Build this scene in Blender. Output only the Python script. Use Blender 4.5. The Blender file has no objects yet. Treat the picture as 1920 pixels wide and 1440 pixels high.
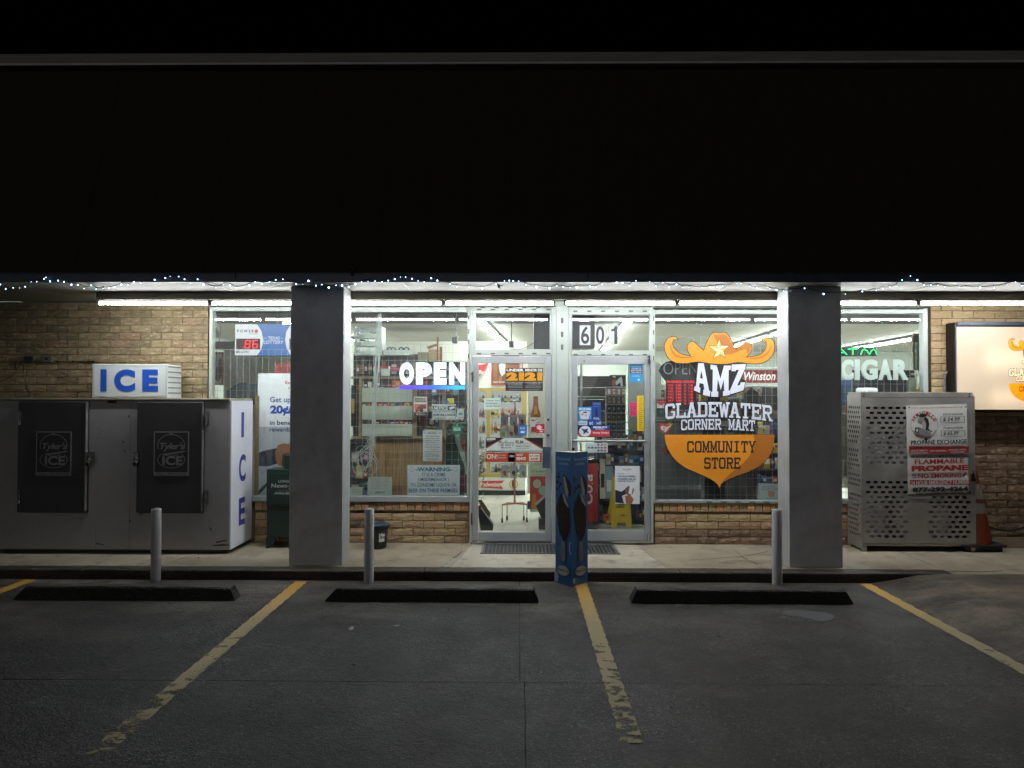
import bpy, bmesh, math, random
from mathutils import Vector, Matrix, Euler
from mathutils.geometry import tessellate_polygon
random.seed(7)
sc = bpy.context.scene
COL = sc.collection
R = math.radians

# ------------------------------------------------------------------ camera, world, sun, exposure
CAM = Vector((0.0, -7.92, 1.62)); FPX = 1331.0
YAW, PITCH, ROLL = 0.65, 1.08, 0.12
cam = bpy.data.objects.new('camera', bpy.data.cameras.new('camera')); COL.objects.link(cam)
cam.data.sensor_width = 36.0; cam.data.lens = FPX/1920*36.0
cam.data.clip_start = 0.05; cam.data.clip_end = 500
CR = Matrix.Rotation(R(YAW), 3, 'Z') @ Matrix.Rotation(R(90+PITCH), 3, 'X') @ Matrix.Rotation(R(ROLL), 3, 'Z')
cam.matrix_world = Matrix.Translation(CAM) @ CR.to_4x4()
sc.camera = cam
w = bpy.data.worlds.new('World'); sc.world = w; w.use_nodes = True
nt = w.node_tree
bg = nt.nodes['Background']
sky = nt.nodes.new('ShaderNodeTexSky'); sky.sky_type = 'NISHITA'; sky.sun_disc = False
sky.sun_elevation = R(-5); sky.sun_rotation = R(195)
nt.links.new(sky.outputs['Color'], bg.inputs['Color']); bg.inputs['Strength'].default_value = 0.012
sun = bpy.data.lights.new('lot_glow', 'SUN'); sun.energy = 0.12; sun.angle = R(40); sun.color = (1.0, 0.97, 0.95)
so = bpy.data.objects.new('lot_glow', sun); COL.objects.link(so)
so.rotation_euler = Euler((R(80), 0, R(-12)))       # low, far lights of the forecourt behind the photographer
sc.view_settings.view_transform = 'Standard'; sc.view_settings.look = 'None'
sc.view_settings.exposure = 0.35; sc.view_settings.gamma = 1.0
sc.render.engine = 'CYCLES'
sc.cycles.use_denoising = True
sc.cycles.max_bounces = 8; sc.cycles.transparent_max_bounces = 24
sc.cycles.sample_clamp_indirect = 4.0; sc.cycles.caustics_reflective = False; sc.cycles.caustics_refractive = False
S_TUBE, S_IN, S_BULB = 180.0, 155.0, 12.0

# ------------------------------------------------------------------ helpers
def at(px, py, Y):
    "a place measured in the photograph, at the depth Y in metres behind the glass line -> x, z"
    d = CR @ Vector(((px-960)/FPX, (720-py)/FPX, -1.0))
    t = (Y-CAM.y)/d.y
    p = CAM + d*t
    return p.x, p.z
def X(px, Y, py=745): return at(px, py, Y)[0]
def Z(py, Y, px=975): return at(px, py, Y)[1]
def lin(h):
    if isinstance(h, (tuple, list)): return tuple(h)
    h = h.lstrip('#'); c = [int(h[i:i+2], 16)/255 for i in (0, 2, 4)]
    return tuple(x/12.92 if x <= .04045 else ((x+.055)/1.055)**2.4 for x in c)
MATS = {}
def mat(name, color='808080', rough=.6, metal=0, emit=0, ecol=None, nz=.12, ns=12, bump=.0, bs=60, spec=.5, stretch=None, dirt=0):
    if name in MATS: return MATS[name]
    m = bpy.data.materials.new(name); m.use_nodes = True; MATS[name] = m
    t = m.node_tree; N = t.nodes; L = t.links; b = N['Principled BSDF']
    c = lin(color)
    b.inputs['Roughness'].default_value = rough; b.inputs['Metallic'].default_value = metal
    b.inputs['Specular IOR Level'].default_value = spec
    tc = N.new('ShaderNodeTexCoord'); mp = N.new('ShaderNodeMapping'); L.new(tc.outputs['Object'], mp.inputs[0])
    if stretch: mp.inputs['Scale'].default_value = stretch
    no = N.new('ShaderNodeTexNoise'); no.inputs['Scale'].default_value = ns; no.inputs['Detail'].default_value = 5
    L.new(mp.outputs[0], no.inputs['Vector'])
    mr = N.new('ShaderNodeMapRange'); mr.inputs['From Min'].default_value = .3; mr.inputs['From Max'].default_value = .7
    mr.inputs['To Min'].default_value = 1-nz; mr.inputs['To Max'].default_value = 1+nz*.6
    L.new(no.outputs[0], mr.inputs[0])
    mx = N.new('ShaderNodeMix'); mx.data_type = 'RGBA'; mx.blend_type = 'MULTIPLY'; mx.inputs[0].default_value = 1
    mx.inputs[6].default_value = (*c, 1); L.new(mr.outputs[0], mx.inputs[7])
    out = mx.outputs[2]
    if dirt:
        n2 = N.new('ShaderNodeTexNoise'); n2.inputs['Scale'].default_value = 3.1; n2.inputs['Detail'].default_value = 9; n2.inputs['Roughness'].default_value = .7
        L.new(mp.outputs[0], n2.inputs['Vector'])
        m2 = N.new('ShaderNodeMapRange'); m2.inputs['From Min'].default_value = .48; m2.inputs['From Max'].default_value = .72; m2.inputs['To Max'].default_value = dirt
        L.new(n2.outputs[0], m2.inputs[0])
        x2 = N.new('ShaderNodeMix'); x2.data_type = 'RGBA'; L.new(m2.outputs[0], x2.inputs[0]); L.new(out, x2.inputs[6])
        x2.inputs[7].default_value = (c[0]*.25, c[1]*.22, c[2]*.18, 1); out = x2.outputs[2]
    L.new(out, b.inputs['Base Color'])
    rr = N.new('ShaderNodeMapRange'); rr.inputs['To Min'].default_value = max(.03, rough-.1); rr.inputs['To Max'].default_value = min(1, rough+.1)
    L.new(no.outputs[0], rr.inputs[0]); L.new(rr.outputs[0], b.inputs['Roughness'])
    if bump:
        n3 = N.new('ShaderNodeTexNoise'); n3.inputs['Scale'].default_value = bs; n3.inputs['Detail'].default_value = 6
        L.new(mp.outputs[0], n3.inputs['Vector'])
        bp = N.new('ShaderNodeBump'); bp.inputs['Strength'].default_value = bump; bp.inputs['Distance'].default_value = .01
        L.new(n3.outputs[0], bp.inputs['Height']); L.new(bp.outputs[0], b.inputs['Normal'])
    if emit:
        b.inputs['Emission Color'].default_value = (*(lin(ecol) if ecol else c), 1); b.inputs['Emission Strength'].default_value = emit
    return m
def pc(h, rough=.55):
    "print colour"
    return mat('print_'+h+('' if rough == .55 else '_gloss'), h, rough, nz=.05, ns=30)
def em(h, s): return mat('glow_%s_%g' % (h, s), '202020', .4, emit=s, ecol=h)

W = {}
def wl(o): return W.get(o.name, Vector((0, 0, 0))) if o else Vector((0, 0, 0))
def thing(name, label=None, cat=None, loc=(0, 0, 0), group=None, parent=None, kind=None):
    o = bpy.data.objects.new(name, None); COL.objects.link(o); o.empty_display_size = .1
    o.parent = parent; o.location = Vector(loc)-wl(parent); W[o.name] = Vector(loc)
    return tag(o, label, cat, group, kind)
def tag(o, label=None, cat=None, group=None, kind=None):
    if label: o['label'] = label
    if cat: o['category'] = cat
    if group: o['group'] = group
    if kind: o['kind'] = kind
    return o
class MB:
    def __init__(s): s.v = []; s.f = []; s.m = []
    def add(s, vs, fs, m=0):
        b = len(s.v); s.v += [tuple(p) for p in vs]; s.f += [tuple(i+b for i in f) for f in fs]; s.m += [m]*len(fs); return s
    def box(s, x0, x1, y0, y1, z0, z1, m=0):
        x0, x1 = sorted((x0, x1)); y0, y1 = sorted((y0, y1)); z0, z1 = sorted((z0, z1))
        return s.add([(x0,y0,z0),(x1,y0,z0),(x1,y1,z0),(x0,y1,z0),(x0,y0,z1),(x1,y0,z1),(x1,y1,z1),(x0,y1,z1)],
                     [(0,3,2,1),(4,5,6,7),(0,1,5,4),(1,2,6,5),(2,3,7,6),(3,0,4,7)], m)
    def bar(s, a, b, wx, wy, m=0):
        "square bar from a to b"
        a = Vector(a); b = Vector(b); d = (b-a).normalized()
        u = d.cross(Vector((0, 1, 0))); u = u.normalized() if u.length > 1e-4 else Vector((1, 0, 0)); v = d.cross(u).normalized()
        q = [a-u*wx-v*wy, a+u*wx-v*wy, a+u*wx+v*wy, a-u*wx+v*wy]; r = [p+(b-a) for p in q]
        return s.add(q+r, [(0,3,2,1),(4,5,6,7),(0,1,5,4),(1,2,6,5),(2,3,7,6),(3,0,4,7)], m)
    def poly(s, pts, y, m=0):
        tr = tessellate_polygon([[Vector((x, z, 0)) for x, z in pts]])
        vs = [(x, y, z) for x, z in pts]; fs = []
        for t in tr:
            a, b, c = (vs[i] for i in t)
            cr = (b[0]-a[0])*(c[2]-a[2])-(b[2]-a[2])*(c[0]-a[0])
            fs.append(t if cr > 0 else t[::-1])
        return s.add(vs, fs, m)
    def prism(s, pts, y0, y1, m=0):
        "xz outline pulled from y0 (front) to y1"
        ar = sum(pts[i][0]*pts[(i+1) % len(pts)][1]-pts[(i+1) % len(pts)][0]*pts[i][1] for i in range(len(pts)))
        if ar < 0: pts = pts[::-1]
        n = len(pts)
        tr = tessellate_polygon([[Vector((x, z, 0)) for x, z in pts]])
        vs = [(x, y0, z) for x, z in pts]+[(x, y1, z) for x, z in pts]; fs = []
        for t in tr:
            a, b, c = (pts[i] for i in t)
            cr = (b[0]-a[0])*(c[1]-a[1])-(b[1]-a[1])*(c[0]-a[0])
            t = tuple(t) if cr > 0 else tuple(t[::-1])
            fs.append(t); fs.append(tuple(i+n for i in t[::-1]))
        fs += [((i+1) % n, i, i+n, (i+1) % n+n) for i in range(n)]
        return s.add(vs, fs, m)
    def prism_x(s, pts, x0, x1, m=0):
        "yz outline pulled along x"
        t = MB(); t.prism(pts, 0, 1); n = len(pts)
        vs = [(x0 if v[1] == 0 else x1, v[0], v[2]) for v in t.v]
        return s.add(vs, [f for f in t.f], m)
    def cyl(s, a, b, r, m=0, n=12, r2=None, caps=True):
        a = Vector(a); b = Vector(b); r2 = r if r2 is None else r2; d = (b-a).normalized()
        u = d.cross(Vector((0, 0, 1)));
        u = u.normalized() if u.length > 1e-4 else Vector((1, 0, 0)); v = d.cross(u).normalized()
        vs = []
        for c, rr in ((a, r), (b, r2)):
            for i in range(n):
                t = 2*math.pi*i/n; vs.append(c+u*rr*math.cos(t)+v*rr*math.sin(t))
        fs = [(i, (i+1) % n, (i+1) % n+n, i+n) for i in range(n)]
        if caps: fs += [tuple(range(n-1, -1, -1)), tuple(range(n, 2*n))]
        return s.add(vs, fs, m)
    def lathe(s, cx, cy, prof, m=0, n=16):
        vs = []; fs = []
        for r, z in prof:
            for i in range(n):
                t = 2*math.pi*i/n; vs.append((cx+r*math.cos(t), cy+r*math.sin(t), z))
        for k in range(len(prof)-1):
            for i in range(n):
                j = (i+1) % n; fs.append((k*n+i, k*n+j, (k+1)*n+j, (k+1)*n+i))
        fs.append(tuple(range(n-1, -1, -1))); fs.append(tuple(range((len(prof)-1)*n, len(prof)*n)))
        return s.add(vs, fs, m)
    def tube(s, pts, r, m=0, n=6):
        pts = [Vector(p) for p in pts]; vs = []; fs = []
        for k, p in enumerate(pts):
            d = (pts[min(k+1, len(pts)-1)]-pts[max(k-1, 0)]).normalized()
            u = d.cross(Vector((0.13, .2, 1))).normalized(); v = d.cross(u).normalized()
            for i in range(n):
                t = 2*math.pi*i/n; vs.append(p+u*r*math.cos(t)+v*r*math.sin(t))
        for k in range(len(pts)-1):
            for i in range(n):
                j = (i+1) % n; fs.append((k*n+i, k*n+j, (k+1)*n+j, (k+1)*n+i))
        fs += [tuple(range(n-1, -1, -1)), tuple(range((len(pts)-1)*n, len(pts)*n))]
        return s.add(vs, fs, m)
    def ball(s, c, r, m=0, n=8, sz=1):
        pr = [(max(.0008, r*math.sin(math.pi*k/(n//2))), c[2]-r*sz*math.cos(math.pi*k/(n//2))) for k in range(n//2+1)]
        return s.lathe(c[0], c[1], pr, m, n)
    def build(s, name, mats, parent=None, label=None, cat=None, group=None, kind=None, smooth=False, bevel=0):
        if not isinstance(mats, (list, tuple)): mats = [mats]
        xs = [p[0] for p in s.v]; ys = [p[1] for p in s.v]; zs = [p[2] for p in s.v]
        o0 = Vector(((min(xs)+max(xs))/2, (min(ys)+max(ys))/2, min(zs)))
        me = bpy.data.meshes.new(name)
        me.from_pydata([(p[0]-o0.x, p[1]-o0.y, p[2]-o0.z) for p in s.v], [], s.f)
        for mm in mats: me.materials.append(mm)
        if len(mats) > 1: me.polygons.foreach_set('material_index', s.m)
        if smooth: me.polygons.foreach_set('use_smooth', [True]*len(me.polygons))
        me.update()
        o = bpy.data.objects.new(name, me); COL.objects.link(o)
        o.parent = parent; o.location = o0-wl(parent); W[o.name] = o0
        if bevel:
            b = o.modifiers.new('bevel', 'BEVEL'); b.width = bevel; b.segments = 2; b.limit_method = 'ANGLE'
        elif smooth:
            es = o.modifiers.new('split', 'EDGE_SPLIT'); es.split_angle = R(40)
        return tag(o, label, cat, group, kind)
def dup(o, loc, label=None, parent=None):
    c = o.copy(); COL.objects.link(c); c.location = Vector(loc)-wl(parent); c.parent = parent; W[c.name] = Vector(loc)
    if label: c['label'] = label
    for ch in o.children:
        k = ch.copy(); COL.objects.link(k); k.parent = c
        for g in ch.children:
            h = g.copy(); COL.objects.link(h); h.parent = k
    return c

TXT = {}
def glyphs(s, off=.0, shear=0, sp=1.0):
    k = (s, off, shear, sp)
    if k not in TXT:
        cu = bpy.data.curves.new('lettering', 'FONT'); cu.body = s; cu.size = 1; cu.offset = off; cu.shear = shear
        cu.resolution_u = 5 if len(s) <= 8 else 2; cu.space_character = sp; cu.align_x = 'CENTER'; cu.space_line = .95
        o = bpy.data.objects.new('lettering', cu); COL.objects.link(o)
        dg = bpy.context.evaluated_depsgraph_get()
        me = bpy.data.meshes.new_from_object(o.evaluated_get(dg))
        vs = [(v.co.x, v.co.y) for v in me.vertices]; fs = [tuple(p.vertices) for p in me.polygons]
        bpy.data.objects.remove(o); bpy.data.curves.remove(cu); bpy.data.meshes.remove(me)
        x0 = min(v[0] for v in vs); x1 = max(v[0] for v in vs); y0 = min(v[1] for v in vs); y1 = max(v[1] for v in vs)
        TXT[k] = ([((a-x0)/(x1-x0), (b-y0)/max(1e-6, y1-y0)) for a, b in vs], fs)
    return TXT[k]
def offset_poly(p, d):
    ar = sum(p[i][0]*p[(i+1) % len(p)][1]-p[(i+1) % len(p)][0]*p[i][1] for i in range(len(p)))
    sg = 1 if ar > 0 else -1; out = []; n = len(p)
    for i in range(n):
        a, b, c = p[i-1], p[i], p[(i+1) % n]
        e1 = Vector((b[0]-a[0], b[1]-a[1])); e2 = Vector((c[0]-b[0], c[1]-b[1]))
        if e1.length < 1e-9 or e2.length < 1e-9: out.append(b); continue
        e1.normalize(); e2.normalize()
        n1 = Vector((e1.y, -e1.x))*sg; n2 = Vector((e2.y, -e2.x))*sg; h = n1+n2
        h = h.normalized() if h.length > 1e-3 else n1
        k = d/max(.45, h.dot(n1)); out.append((b[0]+h.x*k, b[1]+h.y*k))
    return out
class Sign:
    "flat printed thing at its own depth Y; px coordinates measured in the photograph are turned into metres"
    def __init__(s, Y, thick=.002, tf=None):
        s.Y = Y; s.mb = MB(); s.mats = []; s.lay = 0; s.th = thick; s.tf = tf or (lambda x, y: (x, y))
    def mi(s, m):
        if isinstance(m, str): m = pc(m)
        if m not in s.mats: s.mats.append(m)
        return s.mats.index(m)
    def y(s): s.lay += 1; return s.Y-.00025*s.lay
    def P(s, px, py): return at(*s.tf(px, py), s.Y)
    def panel(s, px0, py0, px1, py1, m, thick=None):
        a = s.P(px0, py0); b = s.P(px1, py1)
        s.mb.box(a[0], b[0], s.Y, s.Y+(thick or s.th), b[1], a[1], s.mi(m)); return s
    def quadpanel(s, pts, m, thick=None):
        s.mb.prism([s.P(*p) for p in pts], s.Y, s.Y+(thick or s.th), s.mi(m)); return s
    def rect(s, px0, py0, px1, py1, m):
        a = s.P(px0, py0); b = s.P(px1, py1)
        s.mb.poly([(a[0], b[1]), (b[0], b[1]), (b[0], a[1]), (a[0], a[1])], s.y(), s.mi(m)); return s
    def poly(s, pts, m, grow=0):
        q = [s.P(*p) for p in pts]
        if grow: q = offset_poly(q, grow)
        s.mb.poly(q, s.y(), s.mi(m)); return s
    def disc(s, cx, cy, rx, ry, m, n=24):
        return s.poly([(cx+rx*math.cos(2*math.pi*i/n), cy+ry*math.sin(2*math.pi*i/n)) for i in range(n)], m)
    def ring(s, cx, cy, rx, ry, t, m, n=28):
        y = s.y(); k = s.mi(m); vs = []
        for i in range(n):
            a = 2*math.pi*i/n
            for q in (0, t):
                x, z = s.P(cx+(rx-q)*math.cos(a), cy+(ry-q)*math.sin(a)); vs.append((x, y, z))
        s.mb.add(vs, [(2*i, 2*i+1, (2*i+3) % (2*n), (2*i+2) % (2*n)) for i in range(n)], k); return s
    def frame(s, px0, py0, px1, py1, t, m):
        s.rect(px0, py0, px1, py0+t, m); s.rect(px0, py1-t, px1, py1, m); s.rect(px0, py0+t, px0+t, py1-t, m); return s.rect(px1-t, py0+t, px1, py1-t, m)
    def text(s, t, px0, py0, px1, py1, m, off=.0, shear=0, sp=1.0, warp=None):
        vs, fs = glyphs(t, off, shear, sp); y = s.y(); o = []
        for a, b in vs:
            px = px0+a*(px1-px0); py = py1+b*(py0-py1)
            if warp: px, py = warp(px, py)
            x, z = s.P(px, py); o.append((x, y, z))
        s.mb.add(o, [f[::-1] if False else f for f in fs], s.mi(m)); return s
    def lines(s, px0, py0, px1, py1, n, m, fill=.5, seed=1, words='lorem'):
        "rows of print too small to read"
        rnd = random.Random(seed); h = (py1-py0)/n; y = s.y(); k = s.mi(m)
        for i in range(n):
            x = px0+rnd.uniform(0, .12)*(px1-px0); e = px1-rnd.uniform(0, .12)*(px1-px0)
            while x < e-1:
                wd = rnd.uniform(2, 6); a = s.P(x, py0+i*h+h*(1-fill)/2); b = s.P(min(e, x+wd), py0+i*h+h*(1+fill)/2)
                s.mb.poly([(a[0], b[1]), (b[0], b[1]), (b[0], a[1]), (a[0], a[1])], y, k); x += wd+1
        return s
    def build(s, name, label=None, cat='sign', parent=None, group=None, kind=None):
        return s.mb.build(name, s.mats, parent, label, cat, group, kind)

# varsity slab letters: quads in a 0..1 box, t stroke
def slab(ch, t=.24, th=.17):
    q = []
    def r(x0, y0, x1, y1): q.append([(x0, y0), (x1, y0), (x1, y1), (x0, y1)])
    def sl(x0, y0, x1, y1, w=t): q.append([(x0, y0), (x0+w, y0), (x1+w, y1), (x1, y1)])
    def base(x, y): r(x-.08, y, x+t+.08, y+th*.75)
    c = .13
    def ring(opn=None):
        q.append([(0, c), (t, c+.04), (t, 1-c-.04), (0, 1-c)])
        q.append([(0, c), (c*1.4, 0), (t+.02, th), (t, c+.06)]); q.append([(0, 1-c), (t, 1-c-.06), (t+.02, 1-th), (c*1.4, 1)])
        q.append([(c*1.4, 0), (1-c*1.4, 0), (1-t, th), (t, th)]); q.append([(c*1.4, 1), (t, 1-th), (1-t, 1-th), (1-c*1.4, 1)])
        q.append([(1-c*1.4, 0), (1, c), (1-t, c+.06), (1-t-.02, th)]); q.append([(1, 1-c), (1-c*1.4, 1), (1-t-.02, 1-th), (1-t, 1-c-.06)])
    if ch in 'CGO':
        ring()
        if ch == 'O': r(1-t, c, 1, 1-c)
        if ch == 'C': r(1-t, c, 1, .36); r(1-t, .66, 1, 1-c)
        if ch == 'G': r(1-t, c, 1, .5); r(.55, .38, 1, .5); r(1-t, .68, 1, 1-c)
    if ch in 'DRP':
        r(.06, 0, .06+t, 1); r(-.02, 0, .2, th*.8); r(-.02, 1-th*.8, .2, 1)
        if ch == 'D': r(.2, 0, .8, th); r(.2, 1-th, .8, 1); r(1-t, c, 1, 1-c); q.append([(.8, 0), (1, c), (1-t, c+.05), (.7, th)]); q.append([(.8, 1), (.7, 1-th), (1-t, 1-c-.05), (1, 1-c)])
        else:
            r(.2, 1-th, .8, 1); r(.2, .42, .8, .42+th); r(1-t, .5, 1, 1-c); q.append([(.8, 1), (.7, 1-th), (1-t, 1-c-.05), (1, 1-c)]); q.append([(.75, .42), (1, .53), (1-t, .6), (.7, .42+th)])
            if ch == 'R': sl(1-t, 0, .45, .46); base(1-t, 0); r(.36, 0, .4, th*.8)
            r(-.02, 0, .36, th*.8)
    if ch == 'L': r(.08, 0, .08+t, 1); r(0, 0, 1, th); r(1-t*.8, 0, 1, .36); r(-.02, 1-th*.8, .5, 1)
    if ch == 'E': r(.08, 0, .08+t, 1); r(0, 0, 1, th); r(0, 1-th, 1, 1); r(1-t*.75, 0, 1, .32); r(1-t*.75, .7, 1, 1); r(.2, .43, .75, .43+th*.9); r(.62, .34, .76, .68)
    if ch == 'T': r(.5-t/2, 0, .5+t/2, 1); r(0, 1-th, 1, 1); r(0, .66, t*.75, 1); r(1-t*.75, .66, 1, 1); r(.22, 0, .78, th*.75)
    if ch == 'I': r(.5-t/2, 0, .5+t/2, 1); r(.12, 0, .88, th*.8); r(.12, 1-th*.8, .88, 1)
    if ch == 'A': sl(.02, 0, .5-t*.55, 1, t*1.05); sl(1-t-.04, 0, .5-t*.5, 1, t*1.05); r(.25, .27, .75, .27+th*.8); r(-.08, 0, .36, th*.75); r(.64, 0, 1.08, th*.75); r(.3, 1-th*.7, .7, 1)
    if ch == 'N': r(.06, 0, .06+t*.85, 1); r(1-t*.85-.06, 0, .94, 1); sl(1-t-.08, 0, .08, 1, t*.95); r(-.06, 0, .4, th*.75); r(.62, 1-th*.75, 1.06, 1); r(-.06, 1-th*.75, .2, 1)
    if ch == 'M': r(.05, 0, .05+t*.8, 1); r(.95-t*.8, 0, .95, 1); sl(.5-t*.4, .15, .05, 1, t*.8); sl(.5-t*.4, .15, .95-t*.8, 1, t*.8); r(-.08, 0, .38, th*.75); r(.62, 0, 1.08, th*.75); r(-.08, 1-th*.75, .2, 1); r(.8, 1-th*.75, 1.08, 1)
    if ch == 'W': sl(.2, 0, 0, 1, t*.8); sl(.2, 0, .5-t*.4, .9, t*.8); sl(.8-t*.8, 0, .5-t*.4, .9, t*.8); sl(.8-t*.8, 0, 1-t*.8, 1, t*.8); r(-.1, 1-th*.75, .3, 1); r(.7, 1-th*.75, 1.1, 1)
    if ch == 'U': r(.04, c, .04+t, 1); r(.96-t, c, .96, 1); q.append([(.04, c), (.24, 0), (.76, 0), (.96, c), (.96-t, th+.03), (.04+t, th+.03)]); r(-.06, 1-th*.75, .4, 1); r(.6, 1-th*.75, 1.06, 1)
    if ch == 'Y': r(.5-t/2, 0, .5+t/2, .5); sl(.5-t*.5, .4, 0, 1); sl(.5-t*.5, .4, 1-t, 1); r(.24, 0, .76, th*.75); r(-.06, 1-th*.75, .36, 1); r(.64, 1-th*.75, 1.06, 1)
    if ch == 'S':
        r(.14, 0, .86, th); r(.14, 1-th, .86, 1); r(.12, .43, .88, .43+th*.9); r(0, .55, t, .88); r(1-t, .12, 1, .46); r(0, .1, t*.8, .3); r(1-t*.8, .72, 1, .9)
        q.append([(0, .88), (t, .86), (t, 1-th), (.14, 1)]); q.append([(.86, 0), (1, .12), (1-t, .14), (1-t-.02, th)]); q.append([(0, .12), (.14, 0), (t, th), (t, .16)]); q.append([(1, .88), (.86, 1), (1-t, 1-th), (1-t, .84)])
        q.append([(0, .55), (.12, .43), (t+.02, .5), (t, .6)]); q.append([(1, .46), (.88, .43+th*.9), (1-t-.02, .5), (1-t, .4)])
    return q
def slab_line(sg, word, px0, px1, ytop, ybot, m, outline=None, grow=.006, gap=.16):
    "ytop, ybot: functions of px"
    n = len(word); u = (px1-px0)/(n+(n-1)*gap); jobs = []
    for i, ch in enumerate(word):
        if ch == ' ': continue
        x0 = px0+i*u*(1+gap)
        for quad in slab(ch):
            jobs.append([(x0+a*u, ybot(x0+a*u)+b*(ytop(x0+a*u)-ybot(x0+a*u))) for a, b in quad])
    for mm, g in ((outline, grow), (m, 0)):
        if mm is None: continue
        base = sg.y(); k = sg.mi(mm)
        for j, quad in enumerate(jobs):
            q = [sg.P(*p) for p in quad]
            if g: q = offset_poly(q, g)
            sg.mb.poly(q, base-.00002*(j % 12), k)
        sg.lay += 1

# ------------------------------------------------------------------ materials with their own nodes
def lot_mat(name, light, dark, split=None, speck=1.0):
    m = mat(name, '404040', .7, nz=0, bump=0); t = m.node_tree; N = t.nodes; L = t.links; b = N['Principled BSDF']
    for l in list(b.inputs['Base Color'].links): L.remove(l)
    for l in list(b.inputs['Roughness'].links): L.remove(l)
    g = N.new('ShaderNodeNewGeometry'); sp = N.new('ShaderNodeSeparateXYZ'); L.new(g.outputs['Position'], sp.inputs[0])
    def noise(s, d=6, r=.6, sc3=None):
        n = N.new('ShaderNodeTexNoise'); n.inputs['Scale'].default_value = s; n.inputs['Detail'].default_value = d; n.inputs['Roughness'].default_value = r
        if sc3:
            mp = N.new('ShaderNodeMapping'); mp.inputs['Scale'].default_value = sc3; L.new(g.outputs['Position'], mp.inputs[0]); L.new(mp.outputs[0], n.inputs['Vector'])
        else: L.new(g.outputs['Position'], n.inputs['Vector'])
        return n.outputs[0]
    def rng(x, a, b_, c=0, d=1):
        r = N.new('ShaderNodeMapRange'); r.inputs['From Min'].default_value = a; r.inputs['From Max'].default_value = b_; r.inputs['To Min'].default_value = c; r.inputs['To Max'].default_value = d
        L.new(x, r.inputs[0]); return r.outputs[0]
    def mix(f, a, c, mode='MIX'):
        x = N.new('ShaderNodeMix'); x.data_type = 'RGBA'; x.blend_type = mode
        if isinstance(f, float): x.inputs[0].default_value = f
        else: L.new(f, x.inputs[0])
        for i, v in ((6, a), (7, c)):
            if isinstance(v, tuple): x.inputs[i].default_value = (*v, 1)
            else: L.new(v, x.inputs[i])
        return x.outputs[2]
    def add(a, c):
        x = N.new('ShaderNodeMath'); x.operation = 'ADD'; L.new(a, x.inputs[0]); L.new(c, x.inputs[1]); return x.outputs[0]
    big = noise(.9, 7, .62)
    if split: f = rng(add(sp.outputs['Y'], rng(big, .3, .7, -split[2], split[2])), split[0], split[1])   # oil stains and painted falloff of the store light: darker away from the kerb
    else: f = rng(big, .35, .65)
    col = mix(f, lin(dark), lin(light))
    col = mix(rng(noise(2.4, 8, .7, (.5, 2.2, 1)), .35, .62, 0, .8), col, lin(dark))
    st = rng(noise(4.2, 9, .75), .52, .66, 0, .6); col = mix(st, col, (.018, .016, .014))
    sk = rng(noise(62, 4, .65), .57, .63, 0, .8*speck); col = mix(sk, col, (.17, .165, .16))
    sk2 = rng(noise(55, 4, .7, (1.1, .9, 1)), .53, .62, 0, .85*speck); col = mix(sk2, col, (.010, .010, .010))
    sk3 = rng(noise(210, 1, .5), .66, .72, 0, .9*speck); col = mix(sk3, col, (.55, .55, .55))
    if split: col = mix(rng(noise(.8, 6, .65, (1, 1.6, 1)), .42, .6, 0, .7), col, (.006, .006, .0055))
    pal = rng(noise(1.7, 4, .5), .72, .76, 0, .4); col = mix(pal, col, (.25, .25, .26))
    L.new(col, b.inputs['Base Color'])
    ro = rng(noise(3, 5, .6), .3, .7, .32, .58); L.new(ro, b.inputs['Roughness'])
    bp = N.new('ShaderNodeBump'); bp.inputs['Strength'].default_value = .9*min(1, speck+.3); bp.inputs['Distance'].default_value = .012
    L.new(add(noise(95, 3, .6), noise(22, 6, .6)), bp.inputs['Height']); L.new(bp.outputs[0], b.inputs['Normal']); b.inputs['Specular IOR Level'].default_value = .3
    return m
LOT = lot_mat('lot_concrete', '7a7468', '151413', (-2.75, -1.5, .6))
RAMP = lot_mat('ramp_concrete', '93836f', '4a4138', (-4.5, -1.2, .8), .7)  # warm kerb end holds the lit sign's glow in the colour
WALK = lot_mat('walk_concrete', 'a39a86', '887f6e', None, .12)
PATH = lot_mat('path_concrete', 'b4ad9b', '9d9584', None, .1)
CURB = lot_mat('kerb_concrete', '544b3c', '2a2620', None, .4)
STOP = lot_mat('stop_concrete', '3a3632', '1c1a18', None, .4)

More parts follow.
